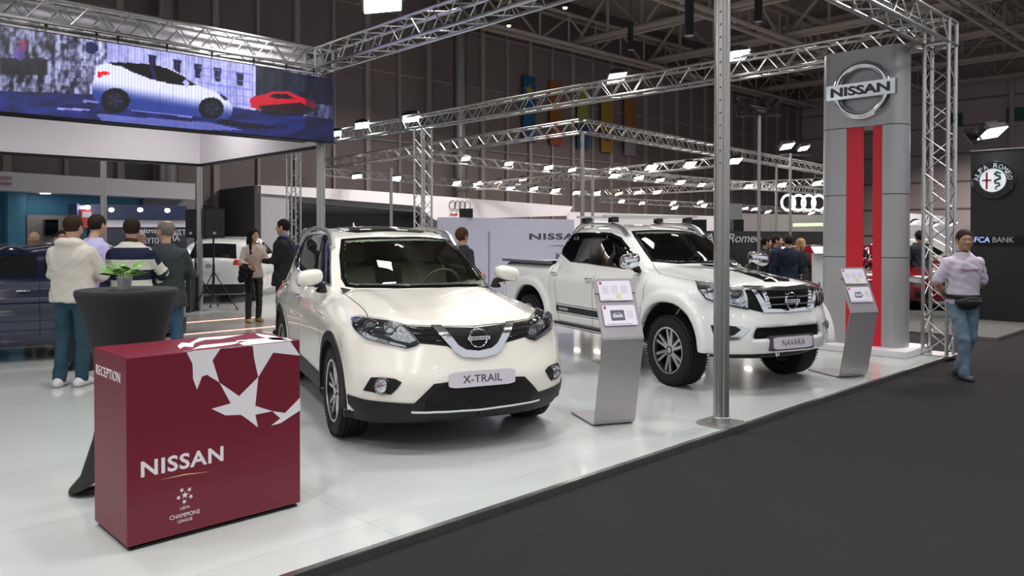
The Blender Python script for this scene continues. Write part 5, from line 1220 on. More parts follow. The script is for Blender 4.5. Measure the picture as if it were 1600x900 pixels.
m.path([M @ Vector((x, y, .07)) for x, y in pts], [.012, .024, .022, .02, .022, .022, .02, .02, .02, .02, .018, .015, .011, .006], 8); m.build('serpent', mat('serpent_green', (.01, .12, .05), .3), s, True)
m = MB()
for i, c_ in enumerate('ALFA ROMEO'):
    if c_ == ' ': continue
    a = R(82 - i * 18.2); rr_ = rb * .765; fit_text(m, c_, M @ Matrix.Translation((math.cos(a + R(8)) * rr_, math.sin(a + R(8)) * rr_, .062)) @ Matrix.Rotation(a - math.pi / 2 + R(8), 4, 'Z') if False else M @ Matrix.Translation((math.cos(R(172 - i * 18.2)) * rr_, math.sin(R(172 - i * 18.2)) * rr_, .062)) @ Matrix.Rotation(R(82 - i * 18.2), 4, 'Z'), .072, .085, depth=.01, bold=.01)
m.build('lettering', chrome, s)
q = plane_px([(1550, 374.5)], (bx, 0, 0), (1, 0, 0))[0]; s = thing('bank_sign', 'FCA BANK letters with a red slash mark on the black wall', 'sign', (bx - .002, q[1], q[2])); m = MB(); m.box((-.015, -.05, -.02), (.03, .95, .17)); m.build('backing', blackp, s)
M = frame((-.031, 0, 0), (0, -1, 0), (0, 0, 1)); m = MB(); fit_text(m, 'FCA', M @ Matrix.Translation((-.155, 0, 0)), .26, .105, depth=.02, bold=.015, shear=.1); m.build('letters', emit('fca_blue', (.12, .28, .75), 1.0), s)
m = MB(); fit_text(m, 'BANK', M @ Matrix.Translation((.19, 0, 0)), .34, .10, depth=.02); m.build('letters', mat('bank_white', (.7, .72, .75), .4), s)
m = MB(); m.prism([(-.40, -.055), (-.35, -.03), (-.29, .06), (-.36, .0)], 0, .02, M); m.prism([(-.36, -.055), (-.33, -.05), (-.29, .0), (-.32, -.02)], 0, .02, M); m.build('slash_mark', emit('slash_red', (.7, .05, .05), 1.0), s)
# ------------------------------------------------------------------ lilac brand wall behind the cars
lil = mat('lilac_panel', (.50, .50, .62), .5, noise=.02, nscale=1.5)
a0 = Vector((8.06, 9.9, 0)); t = thing('display_wall', 'low lilac grey wall with black NISSAN lettering behind the two white cars', 'wall', (a0.x, a0.y, 0)); hh = 1.61 + 25.5 * 12.8 / FPX; Lw = 3.2
m = MB(); m.box((Lw / 2, .09, hh / 2), (Lw, .18, hh)); m.build('panel', lil, t); m = MB(); q = plane_px([(764, 400)], (0, a0.y, 0), (0, 1, 0)); m.box((q[0][0] - a0.x, -.004, hh / 2 - .1), (.03, .008, hh - .25)); m.build('panel_joint', mat('joint_grey', (.25, .27, .34), .6), t)
a = plane_px([(827, 370)], (0, a0.y, 0), (0, 1, 0))[0]; b = plane_px([(915, 370)], (0, a0.y, 0), (0, 1, 0))[0]
m = MB(); fit_text(m, 'NISSAN', frame(((a[0] + b[0]) / 2 - a0.x, -.002, a[2] + .005), (1, 0, 0), (0, 0, 1)), b[0] - a[0], .115, depth=.006, bold=.024, spacing=1.08); m.build('lettering', inkdark, t)
m = MB(); m.prism([((a[0] + b[0]) / 2 - a0.x - .3, 0), ((a[0] + b[0]) / 2 - a0.x + .3, 0), ((a[0] + b[0]) / 2 - a0.x, .012)], 0, .004, frame((0, -.002, a[2] - .17), (1, 0, 0), (0, 0, 1)))
c_ = (a[0] + b[0]) / 2 - a0.x
for i in range(6): v = i * math.pi / 3; m.prism(star((c_ + (.06 * math.sin(v) if i else 0), (.06 * math.cos(v) if i else 0)), .035, v), 0, .004, frame((0, -.002, a[2] - .36), (1, 0, 0), (0, 0, 1)))
m.build('league_emblem', inkdark, t)
# ------------------------------------------------------------------ white canopy with the ring logo
def slab(mb, pts, d0, d1, px0, px1, th, mi=0):
    """outline standing on the vertical plane between two depths, with thickness th behind"""
    A = P(px0, 365, d0); B = P(px1, 365, d1); x = (B - A); x.z = 0; x.normalize(); n = Vector((x.y, -x.x, 0))
    if n.dot(-A) < 0: n = -n
    q = plane_px(pts, tuple(A), tuple(n)); M = frame(A, x, (0, 0, 1)); Mi = M.inverted(); P2 = [tuple((Mi @ Vector(p))[:2]) for p in q]; zn = M.to_3x3() @ Vector((0, 0, 1)); sg = 1 if zn.dot(n) > 0 else -1
    mb.prism(P2, 0, -sg * th, M, mi); return M, n
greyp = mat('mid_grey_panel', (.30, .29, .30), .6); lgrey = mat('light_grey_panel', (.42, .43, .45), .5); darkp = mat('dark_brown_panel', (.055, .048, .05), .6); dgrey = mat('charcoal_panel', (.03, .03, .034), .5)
can = thing('exhibition_canopy', 'long white angular canopy with black ring logo across the back', 'canopy', (0, 0, 0)); DA, DB = 23.9, 36.5
m = MB(); Mc, nc = slab(m, [(403, 289), (560, 297), (895, 322.5), (888, 337), (760, 341), (680, 344), (655, 322), (403, 302)], DA, DB, 403, 895, .5); m.build('white_fascia', white_paint, can)
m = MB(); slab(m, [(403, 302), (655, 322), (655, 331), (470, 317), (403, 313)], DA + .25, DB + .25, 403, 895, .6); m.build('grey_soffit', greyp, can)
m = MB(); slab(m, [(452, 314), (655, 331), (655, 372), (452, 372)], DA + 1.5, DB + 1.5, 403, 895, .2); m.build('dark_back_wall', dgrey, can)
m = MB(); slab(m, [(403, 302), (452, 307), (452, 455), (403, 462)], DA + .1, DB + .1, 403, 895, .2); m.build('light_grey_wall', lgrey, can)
M4 = Mc
def ring_logo(px, py, r, d0, d1, px0, px1, m_, parent=None, name='ring_logo', tube=.16, lab=None, cat='sign', sep=1.45):
    mb = MB(); A = P(px0, 365, d0); B = P(px1, 365, d1); x = (B - A); x.z = 0; x.normalize(); n = Vector((x.y, -x.x, 0)); n = n if n.dot(-A) > 0 else -n
    c_ = Vector(plane_px([(px, py)], tuple(A), tuple(n))[0]); R0 = r
    for i in range(4):
        cc = c_ + x * ((i - 1.5) * R0 * sep) + n * (.06 + .01 * (i % 2)); mb.lathe([(R0 * (1 - tube / 2) + R0 * tube / 2 * math.cos(v), R0 * tube / 2 * math.sin(v)) for v in np.linspace(0, 2 * math.pi, 8, endpoint=False)], 36, frame(cc, x, (0, 0, 1)), closed=True)
    mb.v = [tuple(Vector(v) - c_) for v in mb.v]; o = mb.build(name, m_, parent, True); o.location = c_
    if lab: tag(o, lab, cat)
    return c_, x, n
c_, x_, n_ = ring_logo(717, 321, .19, DA, DB, 403, 895, inkdark, can)
m = MB(); c2 = Vector(plane_px([(708, 334.5)], tuple(c_), tuple(n_))[0]); fit_text(m, 'Audi', frame(c2 + n_ * .03, x_, (0, 0, 1)), .42, .11, depth=.02, bold=.01); m.build('red_lettering', mat('plain_red', (.5, .03, .02), .5), can)
nr = ring_logo(1254, 317, .33, 30, 30.5, 1220, 1290, emit('white_neon', (1, 1, 1), 6), None, 'neon_rings', .24, 'glowing white four ring sign left of the silver sign tower', sep=1.35)
m = MB(); m.tube((-.4, .3, 0), (-.4, .3, 1.1), .012, 6); m.tube((.4, -.3, 0), (.4, -.3, 1.1), .012, 6); m.build('hanging_rods', alu, bpy.context.scene.objects['neon_rings'])
def sbox(px, py, d, w, h, dep, label, name='loudspeaker', m_=None, rz=None):
    q = P(px, py, d); o = MB(); o.box((0, 0, 0), (dep, w, h)); o.box((-dep / 2 - .006, 0, 0), (.008, w * .9, h * .92)); b = o.build(name, m_ or blackp); b.location = q; b.rotation_euler = (0, 0, YAW if rz is None else rz); return tag(b, label, 'loudspeaker')
sbox(728.5, 331, 22, .36, .24, .3, 'small black box standing on the lilac wall below the ring logo', 'monitor_box'); bpy.context.scene.objects['monitor_box'].location = Vector((P(728.5, 331, 13.15).x, P(728.5, 331, 13.15).y, hh + .078)); bpy.context.scene.objects['monitor_box'].scale = (.6, .62, .62)
m = MB(); q = cw(-7.78, 23.9); e2 = cw(-11.6, 28.5); m.bar((q.x, q.y, 1.54), (e2.x, e2.y, 1.54), .2, 3.08, mi=0); tag(m.build('partition_wall', darkp), 'dark brown partition wall behind the loudspeakers', 'wall')
# ------------------------------------------------------------------ stands at the far left
bl = mat('azure_wall', (.05, .20, .34), .6, noise=.05); white2 = mat('fascia_grey_white', (.50, .48, .52), .6); navy = mat('navy_panel', (.012, .022, .07), .5)
t = thing('blue_stand', 'blue walled stand with long pale fascia at the far left', 'exhibition stand', (0, 0, 0))
m = MB(); slab(m, [(-60, 264), (305, 287), (305, 312), (-60, 294.5)], 19.4, 23.2, -10, 305, .8); m.build('fascia', white2, t)
m = MB(); slab(m, [(-60, 295), (305, 312), (305, 420), (-60, 420)], 20.4, 24.2, -10, 305, .2); m.build('blue_wall', bl, t)
m = MB(); slab(m, [(225, 308), (305, 312), (305, 400), (225, 400)], 20.2, 24.0, -10, 305, .1); m.build('pale_panel', mat('dim_pale_panel', (.22, .20, .24), .6), t)
m = MB(); slab(m, [(12, 300), (40, 301), (40, 420), (12, 420)], 20.0, 23.8, -10, 305, .3); m.build('blue_pillar', mat('azure_pillar', (.05, .19, .30), .5), t)
m = MB(); slab(m, [(42, 336), (122, 337), (122, 420), (42, 420)], 20.1, 23.9, -10, 305, .12); m.build('grey_partition', mat('partition_grey', (.22, .20, .21), .6), t)
m = MB(); slab(m, [(71, 343), (91, 343), (91, 368), (71, 368)], 19.9, 23.7, -10, 305, .2); m.build('wall_screen', blackg, t)
for i, (x, y, d) in enumerate(((71, 303, 20.6), (122, 302.5, 21.4), (146, 305.5, 21.6))):
    m = MB(); m.lathe([(0, 0), (.11, 0), (.12, .02), (0, .02)], 18); o = m.build('downlight', lampface, t); o.location = P(x, y, d)
m = MB(); A_ = P(8, 290, 20.9); Mt, nn_ = None, None
m = MB(); x3 = (P(305, 365, 23.2) - P(-10, 365, 19.4)); x3.z = 0; x3.normalize(); q = Vector(plane_px([(6, 283)], tuple(P(-10, 365, 19.37)), (x3.y, -x3.x, 0))[0]); fit_text(m, 'MOTO', frame(q + Vector((0, 0, .08)), x3, (0, 0, 1)), .36, .09, depth=.01); fit_text(m, 'SHOW', frame(q - Vector((0, 0, .06)), x3, (0, 0, 1)), .36, .09, depth=.01); m.v = [tuple(v) for v in m.v]; m.build('red_lettering', mat('dull_red', (.25, .06, .09), .6), t)
t = thing('navy_booth', 'navy booth with white Greek lettering and four small lamps, behind the three men', 'booth', (0, 0, 0)); B0, B1 = 18.5, 20.3
m = MB(); slab(m, [(140, 319), (292, 322), (292, 344), (140, 343)], B0, B1, 140, 292, .25); m.build('header', navy, t); m = MB(); slab(m, [(140, 343), (292, 344), (292, 355), (140, 355)], B0 + .05, B1 + .05, 140, 292, .2); m.build('white_band', mat('band_white', (.55, .53, .62), .5), t)
m = MB(); slab(m, [(140, 355), (292, 355), (292, 460), (140, 462)], B0 + .08, B1 + .08, 140, 292, .15); m.build('panel', mat('booth_dark', (.03, .035, .06), .5), t)
m = MB(); slab(m, [(120, 318), (124, 318), (124, 462), (120, 462)], B0, B1, 140, 292, .5); slab(m, [(124, 321), (140, 320), (140, 343), (124, 343)], B0, B1, 140, 292, .1); m.build('side_frame', mat('booth_blue', (.06, .10, .25), .4), t)
A_ = P(140, 365, B0); Bq = P(292, 365, B1); xb = (Bq - A_); xb.z = 0; xb.normalize(); nb = Vector((xb.y, -xb.x, 0)); nb = nb if nb.dot(-A_) > 0 else -nb
def bt(px, py): return Vector(plane_px([(px, py)], tuple(A_ + nb * -.02), tuple(nb))[0])
m = MB()
for s_, xa, xb2, y, h in (('Ψηφίστε', 199, 246, 361.5, .15), ('ΟΡΔΙΣΤ', 257, 290, 363, .15), ('ΑΥΤΟ', 223, 248, 376, .15), ('ΙΑ', 270, 281, 372.5, .14)):
    a, b = bt(xa, y), bt(xb2, y); m = MB(); fit_text(m, s_, frame((a + b) / 2 + nb * .0, xb, (0, 0, 1)), (b - a).length, h, depth=.02, bold=.01); m.build('lettering', mat('letter_white', (.62, .6, .66), .5), t)
m = MB(); slab(m, [(125, 327), (144, 327.5), (144, 356), (125, 356)], B0 - .2, B1 - .2, 140, 292, .06); m.build('red_sign', mat('sign_red', (.55, .03, .04), .5), t); a, b = Vector(plane_px([(127, 335)], tuple(A_ + nb * .22), tuple(nb))[0]), Vector(plane_px([(143, 335)], tuple(A_ + nb * .22), tuple(nb))[0]); m = MB(); fit_text(m, 'info', frame((a + b) / 2, xb, (0, 0, 1)), .2, .13, depth=.01) if False else m.box((a + b) / 2, (.2, .02, .14), Matrix.Rotation(math.atan2(xb.y, xb.x), 3, 'Z')); m.build('white_mark', mat('letter_white', (.6, .6, .6), .5), t)
for (x, y) in ((137, 324), (174, 328), (219, 328), (261.5, 329)):
    q = P(x, y, 18.3); m = MB(); m.lathe([(0, -.05), (.05, -.03), (.06, 0), (.05, .03), (.02, .05)], 16); m.tube((0, 0, .04), tuple(Vector((-nb.x * .3, -nb.y * .3, .10))), .01, 6, mi=1); o = m.build('spot_lamp', [lampface, chrome], t, True); o.location = q
# loudspeakers on tripods
def tripod(px, py, d, top, label, sw=.36, sh=.60, off=0, lab2=''):
    g0 = G(px, py); t = thing('speaker_stand', label, 'stand', tuple(g0)); m = MB(); m.tube((0, 0, .25), (0, 0, top), .019, 10); m.tube((0, 0, .6), (0, 0, .95), .026, 10); m.build('pole', blackp, t, True)
    for i in range(3):
        a = YAW + .5 + i * 2 * math.pi / 3; m = MB(); m.tube((.02 * math.cos(a), .02 * math.sin(a), .78), (.50 * math.cos(a), .50 * math.sin(a), .02), .012, 8); m.tube((.02 * math.cos(a), .02 * math.sin(a), .30), (.26 * math.cos(a), .26 * math.sin(a), .40), .008, 6); m.tube((.50 * math.cos(a), .50 * math.sin(a), .0), (.49 * math.cos(a), .49 * math.sin(a), .05), .018, 8); m.build('leg', blackp, t, True)
    s = thing('loudspeaker', lab2, 'loudspeaker', (g0.x, g0.y, top - .02), YAW + off); m = MB(); m.prism(rounded([(-.17, -sw / 2), (-.17, sw / 2), (.16, sw * .36), (.16, -sw * .36)], 1, .1), 0, sh); m.build('cabinet', blackp, s); m = MB(); m.box((-.155, 0, sh / 2), (.035, sw * .86, sh * .9)); m.build('grille', mat('speaker_mesh', (.02, .02, .022), .5, bump=1, bscale=300), s)
    m = MB(); m.box((-.175, 0, .10), (.008, .06, .05)); m.build('badge', mat('badge_silver', (.5, .5, .5), .3, .8), s)
tripod(334, 484, 16.4, 1.54, 'black tripod stand right of the steel post on the grey walkway', lab2='black loudspeaker on a tripod right of the steel post', off=.5, sw=.42, sh=.62)
tripod(306, 479, 17.6, 1.54, 'black tripod stand just left of the steel post on the grey walkway', lab2='black loudspeaker on a tripod left of the steel post, slightly smaller', off=-.2, sw=.30, sh=.62)
q = G(292, 487); m = MB(); m.box((0, 0, .35), (.45, .3, .70), Matrix.Rotation(YAW, 3, 'Z')); m.box((0, 0, .71), (.47, .32, .02), Matrix.Rotation(YAW, 3, 'Z')); tag(m.build('draped_box', cloth), 'black cloth covered box left of the loudspeaker stands', 'box').location = q
# ------------------------------------------------------------------ behind the pickup: black lettered wall, white stands
t = thing('lettered_wall', 'long black wall with silver script lettering behind the pickup bonnet', 'wall', (0, 0, 0)); m = MB(); E0, E1 = 18.5, 22.6
slab(m, [(1000, 360), (1290, 362), (1290, 452), (1000, 470)], E0, E1, 1000, 1290, .25); m.build('panel', blk, t)
A_ = P(1000, 365, E0); Bq = P(1290, 365, E1); xb = (Bq - A_); xb.z = 0; xb.normalize(); nb = Vector((xb.y, -xb.x, 0)); nb = nb if nb.dot(-A_) > 0 else -nb
def et(px, py): return Vector(plane_px([(px, py)], tuple(A_ + nb * .03), tuple(nb))[0])
a, b = et(1100, 372), et(1188, 372); m = MB(); fit_text(m, 'Alfa Romeo', frame((a + b) / 2, xb, (0, 0, 1)), (b - a).length, .24, depth=.05, bold=.01, shear=.3); m.build('lettering', mat('letter_silver', (.75, .75, .75), .25, .9), t)
for pts, d0, d1, lab, mm in (([(890, 331), (1130, 338), (1130, 420), (890, 420)], 30, 32, 'white stand fascia seen above the pickup roof', white_paint),
                             ([(1130, 333), (1290, 336), (1290, 420), (1130, 420)], 27, 28, 'white stand fascia between the tall post and the sign tower', mat('warm_white_panel', (.62, .58, .58), .5)),
                             ([(1128, 318), (1160, 318), (1160, 366), (1128, 366)], 25, 25.3, 'narrow pale panel right of the tall steel post', lgrey)):
    m = MB(); slab(m, pts, d0, d1, pts[0][0], pts[1][0], .3); tag(m.build('stand_fascia', mm), lab, 'fascia')
m = MB(); slab(m, [(1240, 349), (1290, 348), (1290, 353), (1240, 354)], 26.5, 26.8, 1240, 1290, .04); tag(m.build('light_strip', emit('green_strip', (.55, .8, .35), 1.2)), 'pale green glowing strip left of the sign tower', 'light strip')
for x0, x1, y0, y1, d, lab in ((1080, 1104, 343, 362, 24, 'dark box on the stand above the pickup windscreen, left one'), (1146, 1162, 343, 362, 22, 'dark box right of the tall steel post')):
    m = MB(); slab(m, [(x0, y0), (x1, y0), (x1, y1), (x0, y1)], d, d, x0, x1, .5); tag(m.build('wall_monitor', blackp), lab, 'box')
m = MB(); slab(m, [(1380, 330), (1480, 338), (1480, 415), (1380, 415)], 34, 36, 1380, 1480, .3); tag(m.build('stand_fascia', white_paint), 'white stand fascia between the sign tower and the black wall', 'fascia')
m = MB(); slab(m, [(1380, 352), (1517, 352), (1517, 420), (1380, 420)], 33, 33.5, 1380, 1517, .3); tag(m.build('partition_wall', mat('rose_grey', (.26, .25, .28), .6)), 'grey partition wall beyond the red cars', 'wall')
for i_, (x, y) in enumerate(((1395, 354), (1430, 347), (1460, 352), (1490, 350))): flood(x, y, 30, '%s small lamp from the sign tower, low before the black wall' % ORD[i_], lampface, 'low lamps right of the sign tower', scale=.8)
m = MB(); q = G(1286, 520); 
t = thing('leaflet_rack', 'slim white leaflet rack behind the pickup, left of the sign tower', 'rack', tuple(G(1283, 500))); m = MB(); m.box((0, 0, .62), (.05, .34, 1.24)); m.build('panel', white_paint, t); m = MB(); m.box((-.04, 0, 1.30), (.22, .36, .02), Matrix.Rotation(R(-35), 3, 'Y')); m.build('shelf', white_paint, t); t.rotation_euler = (0, 0, YAW)
# banners and green wall panels
cb = [((.01, .15, .35), (.7, .45, .05)), ((.55, .16, .01), (.5, .10, .02)), ((.45, .5, .1), (.03, .12, .3)), ((.6, .35, .03), (.30, .02, .10)), ((.5, .2, .04), (.5, .48, .5))]
for i, (x, y0, y1) in enumerate(((827, 119, 222), (869, 128, 226), (911, 138, 232), (948, 153, 238), (984, 154, 243))):
    # hung just in front of the far wall
    r_, w_ = ray(x, (y0 + y1) / 2); d = (WY - .12) / (r_[1]) * w_; A = P(x, y0, d); B = P(x, y1, d); Ht = A.z - B.z; Wd = 19 * d / FPX / .70
    t = thing('hanging_banner', ['blue banner with a yellow sun, leftmost on the far wall', 'plain orange banner, second on the far wall', 'green and blue banner, third on the far wall half behind the truss', 'yellow banner with a purple disc, fourth on the far wall', 'orange banner with a pale foot, rightmost on the far wall'][i], 'banner', (A.x, A.y, B.z), group='coloured banners on the dark wall')
    m = MB(); m.box((0, 0, Ht / 2), (Wd, .02, Ht)); m.build('cloth', mat('banner_%s' % 'abcde'[i], tuple(v * .45 for v in cb[i][0]), .7, noise=.3, nscale=2), t); m = MB(); mb_ = cb[i][1]
    if i == 0: m.prism(star((0, Ht * .78), .34, .1), 0, .01, frame((0, -.012, 0), (1, 0, 0), (0, 0, 1)))
    elif i == 3: m.lathe([(0, 0), (.26, 0), (.26, .01), (0, .01)], 20, frame((0, -.012, Ht * .3), (1, 0, 0), (0, 0, 1)))
    else: m.prism([(-Wd / 2, 0), (Wd / 2, 0), (Wd / 2, Ht * .35), (0, Ht * .45), (-Wd / 2, Ht * .3)], 0, .01, frame((0, -.012, 0), (1, 0, 0), (0, 0, 1)))
    m.build('motif', mat('motif_%s' % 'abcde'[i], tuple(v * .5 for v in mb_), .7), t)
for i, (x, y, w_, h_) in enumerate(((1495, 187, 12, 20), (1593, 178, 26, 20))):
    r_, ww_ = ray(x, y); d = (WX - .1) / r_[0] * ww_; A = P(x, y, d); m = MB(); m.box((0, 0, 0), (.04, w_ * d / FPX * 1.35, h_ * d / FPX)); tag(m.build('wall_panel', mat('dark_green', (.01, .11, .05), .6)), ['small dark green panel on the pale wall beside the truss leg', 'larger dark green panel on the pale wall at the right edge'][i], 'panel').location = A
# ------------------------------------------------------------------ other cars
def hatch_fn(L=4.1, Wd=1.75, H=1.5, wb=2.5, r=.33, fo=.82, hood=.95, belt=.95, cab=-.35, ws=1.0, rearrake=.35, roofx=-1.2):
    xr_ = fo - L; hw = Wd / 2
    zc = curve([(fo, hood - .17), (fo - .25, hood - .07), (.1, hood), (cab, hood + .05), (cab - .5, belt), (xr_, belt)], .06)
    Wc = curve([(fo, hw - .03), (.2, hw), (-wb, hw), (xr_, hw - .07)], .12)
    S = curve([(.1, -.08), (.3, -.03), (.5, -.01), (.7, 0), (.85, -.015), (.95, -.05), (1.05, -.11)], .04)
    Rf = curve([(cab + .5, .3), (cab + .1, hood), (cab, hood + .05), (cab - ws * .5, (hood + H) / 2 + .06), (cab - ws, H - .06), (roofx, H), (roofx - .5, H - .01), (xr_ + rearrake + .35, H - .07), (xr_ + rearrake, H - .15), (xr_ + .12, belt + .02), (xr_ + .05, .3)], .05)
    def f(x, a, z):
        side = a - (Wc(x) + S(z) - .03 * np.exp(-((z - .55) / .12) ** 2) * (x < -.4) * (x > -wb + .4))
        top = z - (zc(x) - .09 * (a / hw) ** 3); front = x - (fo - .10 * np.clip(z - .5, 0, 1) ** 1 - .05 * np.clip(.35 - z, 0, 1) - .38 * np.clip(a / hw, 0, 1.2) ** 3); rear = (xr_ + .18 * (a / hw) ** 3) - x
        b = smax(smax(smax(top, side, .14), front, .10), rear, .12); b = smax(b, .2 - z, .05)
        sg = np.clip((x + 2.4) / .6, -1, 1); rf = (z - (Rf(x + .14 * (a / .65) ** 2 * sg) - .04 * (a / .6) ** 2)) * .8; hs = (a - (hw - .05 - (np.maximum(z, belt) - belt) * .42)) * .93
        b = smin(b, smax(smax(rf, hs, .12), .8 - z, .02), .05)
        for x0 in (0, -wb): d = np.sqrt((x - x0) ** 2 + (z - r) ** 2); b = smax(b, -smax(d - r - .05, hw - .35 - a, .02), .02)
        return b
    return f
def hatchback(label, u, w, theta, paint, rim='pairs', **k):
    fn = hatch_fn(**k); c = Car('car', label, fn, u, w, theta); g = dict(L=4.1, Wd=1.75, H=1.5, wb=2.5, r=.33, fo=.82, hood=.95, belt=.95, cab=-.35, ws=1.0, rearrake=.35); g.update(k)
    V, F = surf(c.fn, (g['fo'] - g['L'] - .15, -g['Wd'] / 2 - .1, .1), (g['fo'] + .15, g['Wd'] / 2 + .1, g['H'] + .08), .036); npmesh('body', V, F, paint, c.root)
    b, H, cab, ws, xr_ = g['belt'], g['H'], g['cab'], g['ws'], g['fo'] - g['L']; m_ = darktint2
    c.patch('windscreen', [(0, -.62, g['hood'] + .10), (0, .62, g['hood'] + .10), (0, .50, H - .10), (0, -.50, H - .10)], (1, 0, .5), m_, .004, .01, .05, None, px=False)
    rr = g['rearrake']
    c.patch('rear_window', [(xr_, -.56, b + .08), (xr_, .56, b + .08), (xr_ + rr, .48, H - .17), (xr_ + rr, -.48, H - .17)], (-1, 0, .35), m_, .004, .01, .05, None, px=False)
    xs0 = cab - .28; pil = cab - ws - .25
    c.patch('side_window', [(xs0, -.8, b + .06), (pil, -.8, b + .06), (pil, -.8, H - .12), (cab - ws * .85, -.8, H - .13)], (0, -1, .25), m_, .004, .008, .05, None, px=False, sides=(1, -1))
    c.patch('side_window', [(pil - .07, -.8, b + .06), (xr_ + .55, -.8, b + .08), (xr_ + .62, -.8, b + .22), (xr_ + .95, -.8, H - .16), (pil - .07, -.8, H - .12)], (0, -1, .25), m_, .004, .008, .05, None, px=False, sides=(1, -1))
    c.patch('headlight', [(1.0, -.80, .66), (1.0, -.50, .60), (1.0, -.48, .72), (1.0, -.78, .80)], (1, -.5, .2), lamp_refl, .006, .012, .03, (.012, blackg), px=False, sides=(1, -1))
    c.patch('grille', [(1.0, -.16, .62), (1.0, 0, .34), (1.0, .16, .62), (1.0, .10, .68), (1.0, -.10, .68)], (1, 0, 0), mesh_black, .01, .02, .03, (.022, chrome), px=False)
    c.patch('lower_grille', [(1.0, -.6, .28), (1.0, -.22, .26), (1.0, -.25, .42), (1.0, -.58, .40)], (1, -.3, 0), mesh_black, .004, .012, .03, None, px=False, sides=(1, -1))
    c.patch('tail_lamp', [(xr_, -.80, b - .16), (xr_, -.54, b - .14), (xr_, -.56, b - .03), (xr_, -.70, b + .04), (xr_, -.80, b + .04)], (-1, -.001, .1), redlens, .008, .02, .03, None, px=False, sides=(1, -1))
    c.patch('rear_bumper_trim', [(xr_, -.84, .22), (xr_, .84, .22), (xr_, .80, .44), (xr_, -.80, .44)], (-1, 0, 0), blackp, .008, .02, .05, None, px=False)
    pl_ = MB(); xx = float(cast(c.fn, np.array([[-6., 0, .70]]), np.array([[1, 0, 0]]), 0, 5, 500)[0][0][0]); pl_.box((xx - .008, 0, .68), (.02, .52, .11)); pl_.build('number_plate', platem, c.root)
    bd_ = MB(); xx = float(cast(c.fn, np.array([[-6., 0, .90]]), np.array([[1, 0, 0]]), 0, 5, 500)[0][0][0]); bd_.lathe([(.06, 0), (.06, .012), (.045, .012), (.045, 0)], 20, frame((xx - .004, 0, .86), (0, -1, 0), (0, 0, 1))); bd_.box((xx - .012, 0, .86), (.014, .15, .022)); bd_.build('emblem', chrome, c.root)
    for pts in ([(cab - .1, b), (cab - .12, .6), (cab - .1, .34)], [(pil - .03, b), (pil - .03, .34)], [(xr_ + .95, b), (xr_ + .85, .7)]): side_line(c, pts, .01)
    for x in (pil + .14, pil - .85):
        for sd in (1, -1): h_ = MB(); h_.path([(x - .07, sd * (g['Wd'] / 2 + .006), b - .10), (x, sd * (g['Wd'] / 2 + .03), b - .095), (x + .07, sd * (g['Wd'] / 2 + .006), b - .10)], .012, 6); h_.build('door_handle', chrome, c.root, True)
    mirror(c, (cab - .35, -g['Wd'] / 2 - .08, b + .09), (.08, .10, .07), paint, blackp, (-g['Wd'] / 2 + .08, b + .03))
    add_wheels(c, g['r'], .20, g['r'] - .11, rim, g['wb'], g['Wd'] / 2 - .12)
    return c
darktint2 = mat('dark_glazing', (.01, .012, .014), .04, spec=.6)
navyp = mat('navy_paint', (.002, .004, .032), .18, coat=1.0); redpnt = mat('dark_red_paint', (.16, .004, .010), .2, coat=1.0)
hatchback('deep navy blue car at the far left behind the man in the cream hoodie', -7.75, 9.75, -62, navyp, L=4.2, Wd=1.78, H=1.50, belt=1.0, hood=1.0)
hatchback('white car seen from behind, rear window and red tail lamps, behind the steel post', -7.05, 21.3, 181, white_car, L=4.14, Wd=1.77, H=1.55, belt=1.03, hood=1.0, rearrake=.42)
hatchback('dark red car seen between the sign tower and the truss tower, right one', 8.95, 17.0, -3, redpnt, L=4.35, Wd=1.8, H=1.37, belt=.90, hood=.88, cab=-.4, ws=1.1)
hatchback('dark red car facing the aisle directly behind the sign tower, left one', 6.7, 16.0, -3, redpnt, L=4.35, Wd=1.8, H=1.37, belt=.90, hood=.88, cab=-.4, ws=1.1)
hatchback('white roofed car parked far behind the dark red car', 13.2, 22.0, 50, white_car, L=4.0, Wd=1.7, H=1.5)
# ------------------------------------------------------------------ people
def cap(x, y, z, a, b, ra, rb):
    a = np.array(a, float); b = np.array(b, float); ab = b - a; L2 = max(ab @ ab, 1e-9)
    t = np.clip(((x - a[0]) * ab[0] + (y - a[1]) * ab[1] + (z - a[2]) * ab[2]) / L2, 0, 1)
    return np.sqrt((x - a[0] - ab[0] * t) ** 2 + (y - a[1] - ab[1] * t) ** 2 + (z - a[2] - ab[2] * t) ** 2) - (ra + (rb - ra) * t)
def ell(x, y, z, c, r):
    q = np.sqrt(((x - c[0]) / r[0]) ** 2 + ((y - c[1]) / r[1]) ** 2 + ((z - c[2]) / r[2]) ** 2); return (q - 1) * min(r)
def chain(x, y, z, pts, rs, k=.03):
    d = None
    for i in range(len(pts) - 1): c = cap(x, y, z, pts[i], pts[i + 1], rs[i], rs[i + 1]); d = c if d is None else smin(d, c, k)
    return d
SKIN = mat('skin', (.50, .29, .20), .5, noise=.08, nscale=9); SKIN2 = mat('skin_tan', (.40, .22, .14), .5, noise=.08, nscale=9)
def hairm(n, c): return mat('hair_' + n, c, .7, noise=.35, nscale=40, bump=.4, bscale=200, spec=.15)
EYEW = mat('eye_white', (.5, .46, .43), .45); EYED = mat('eye_dark', (.03, .02, .015), .1); LIP = mat('lips', (.42, .16, .14), .45)
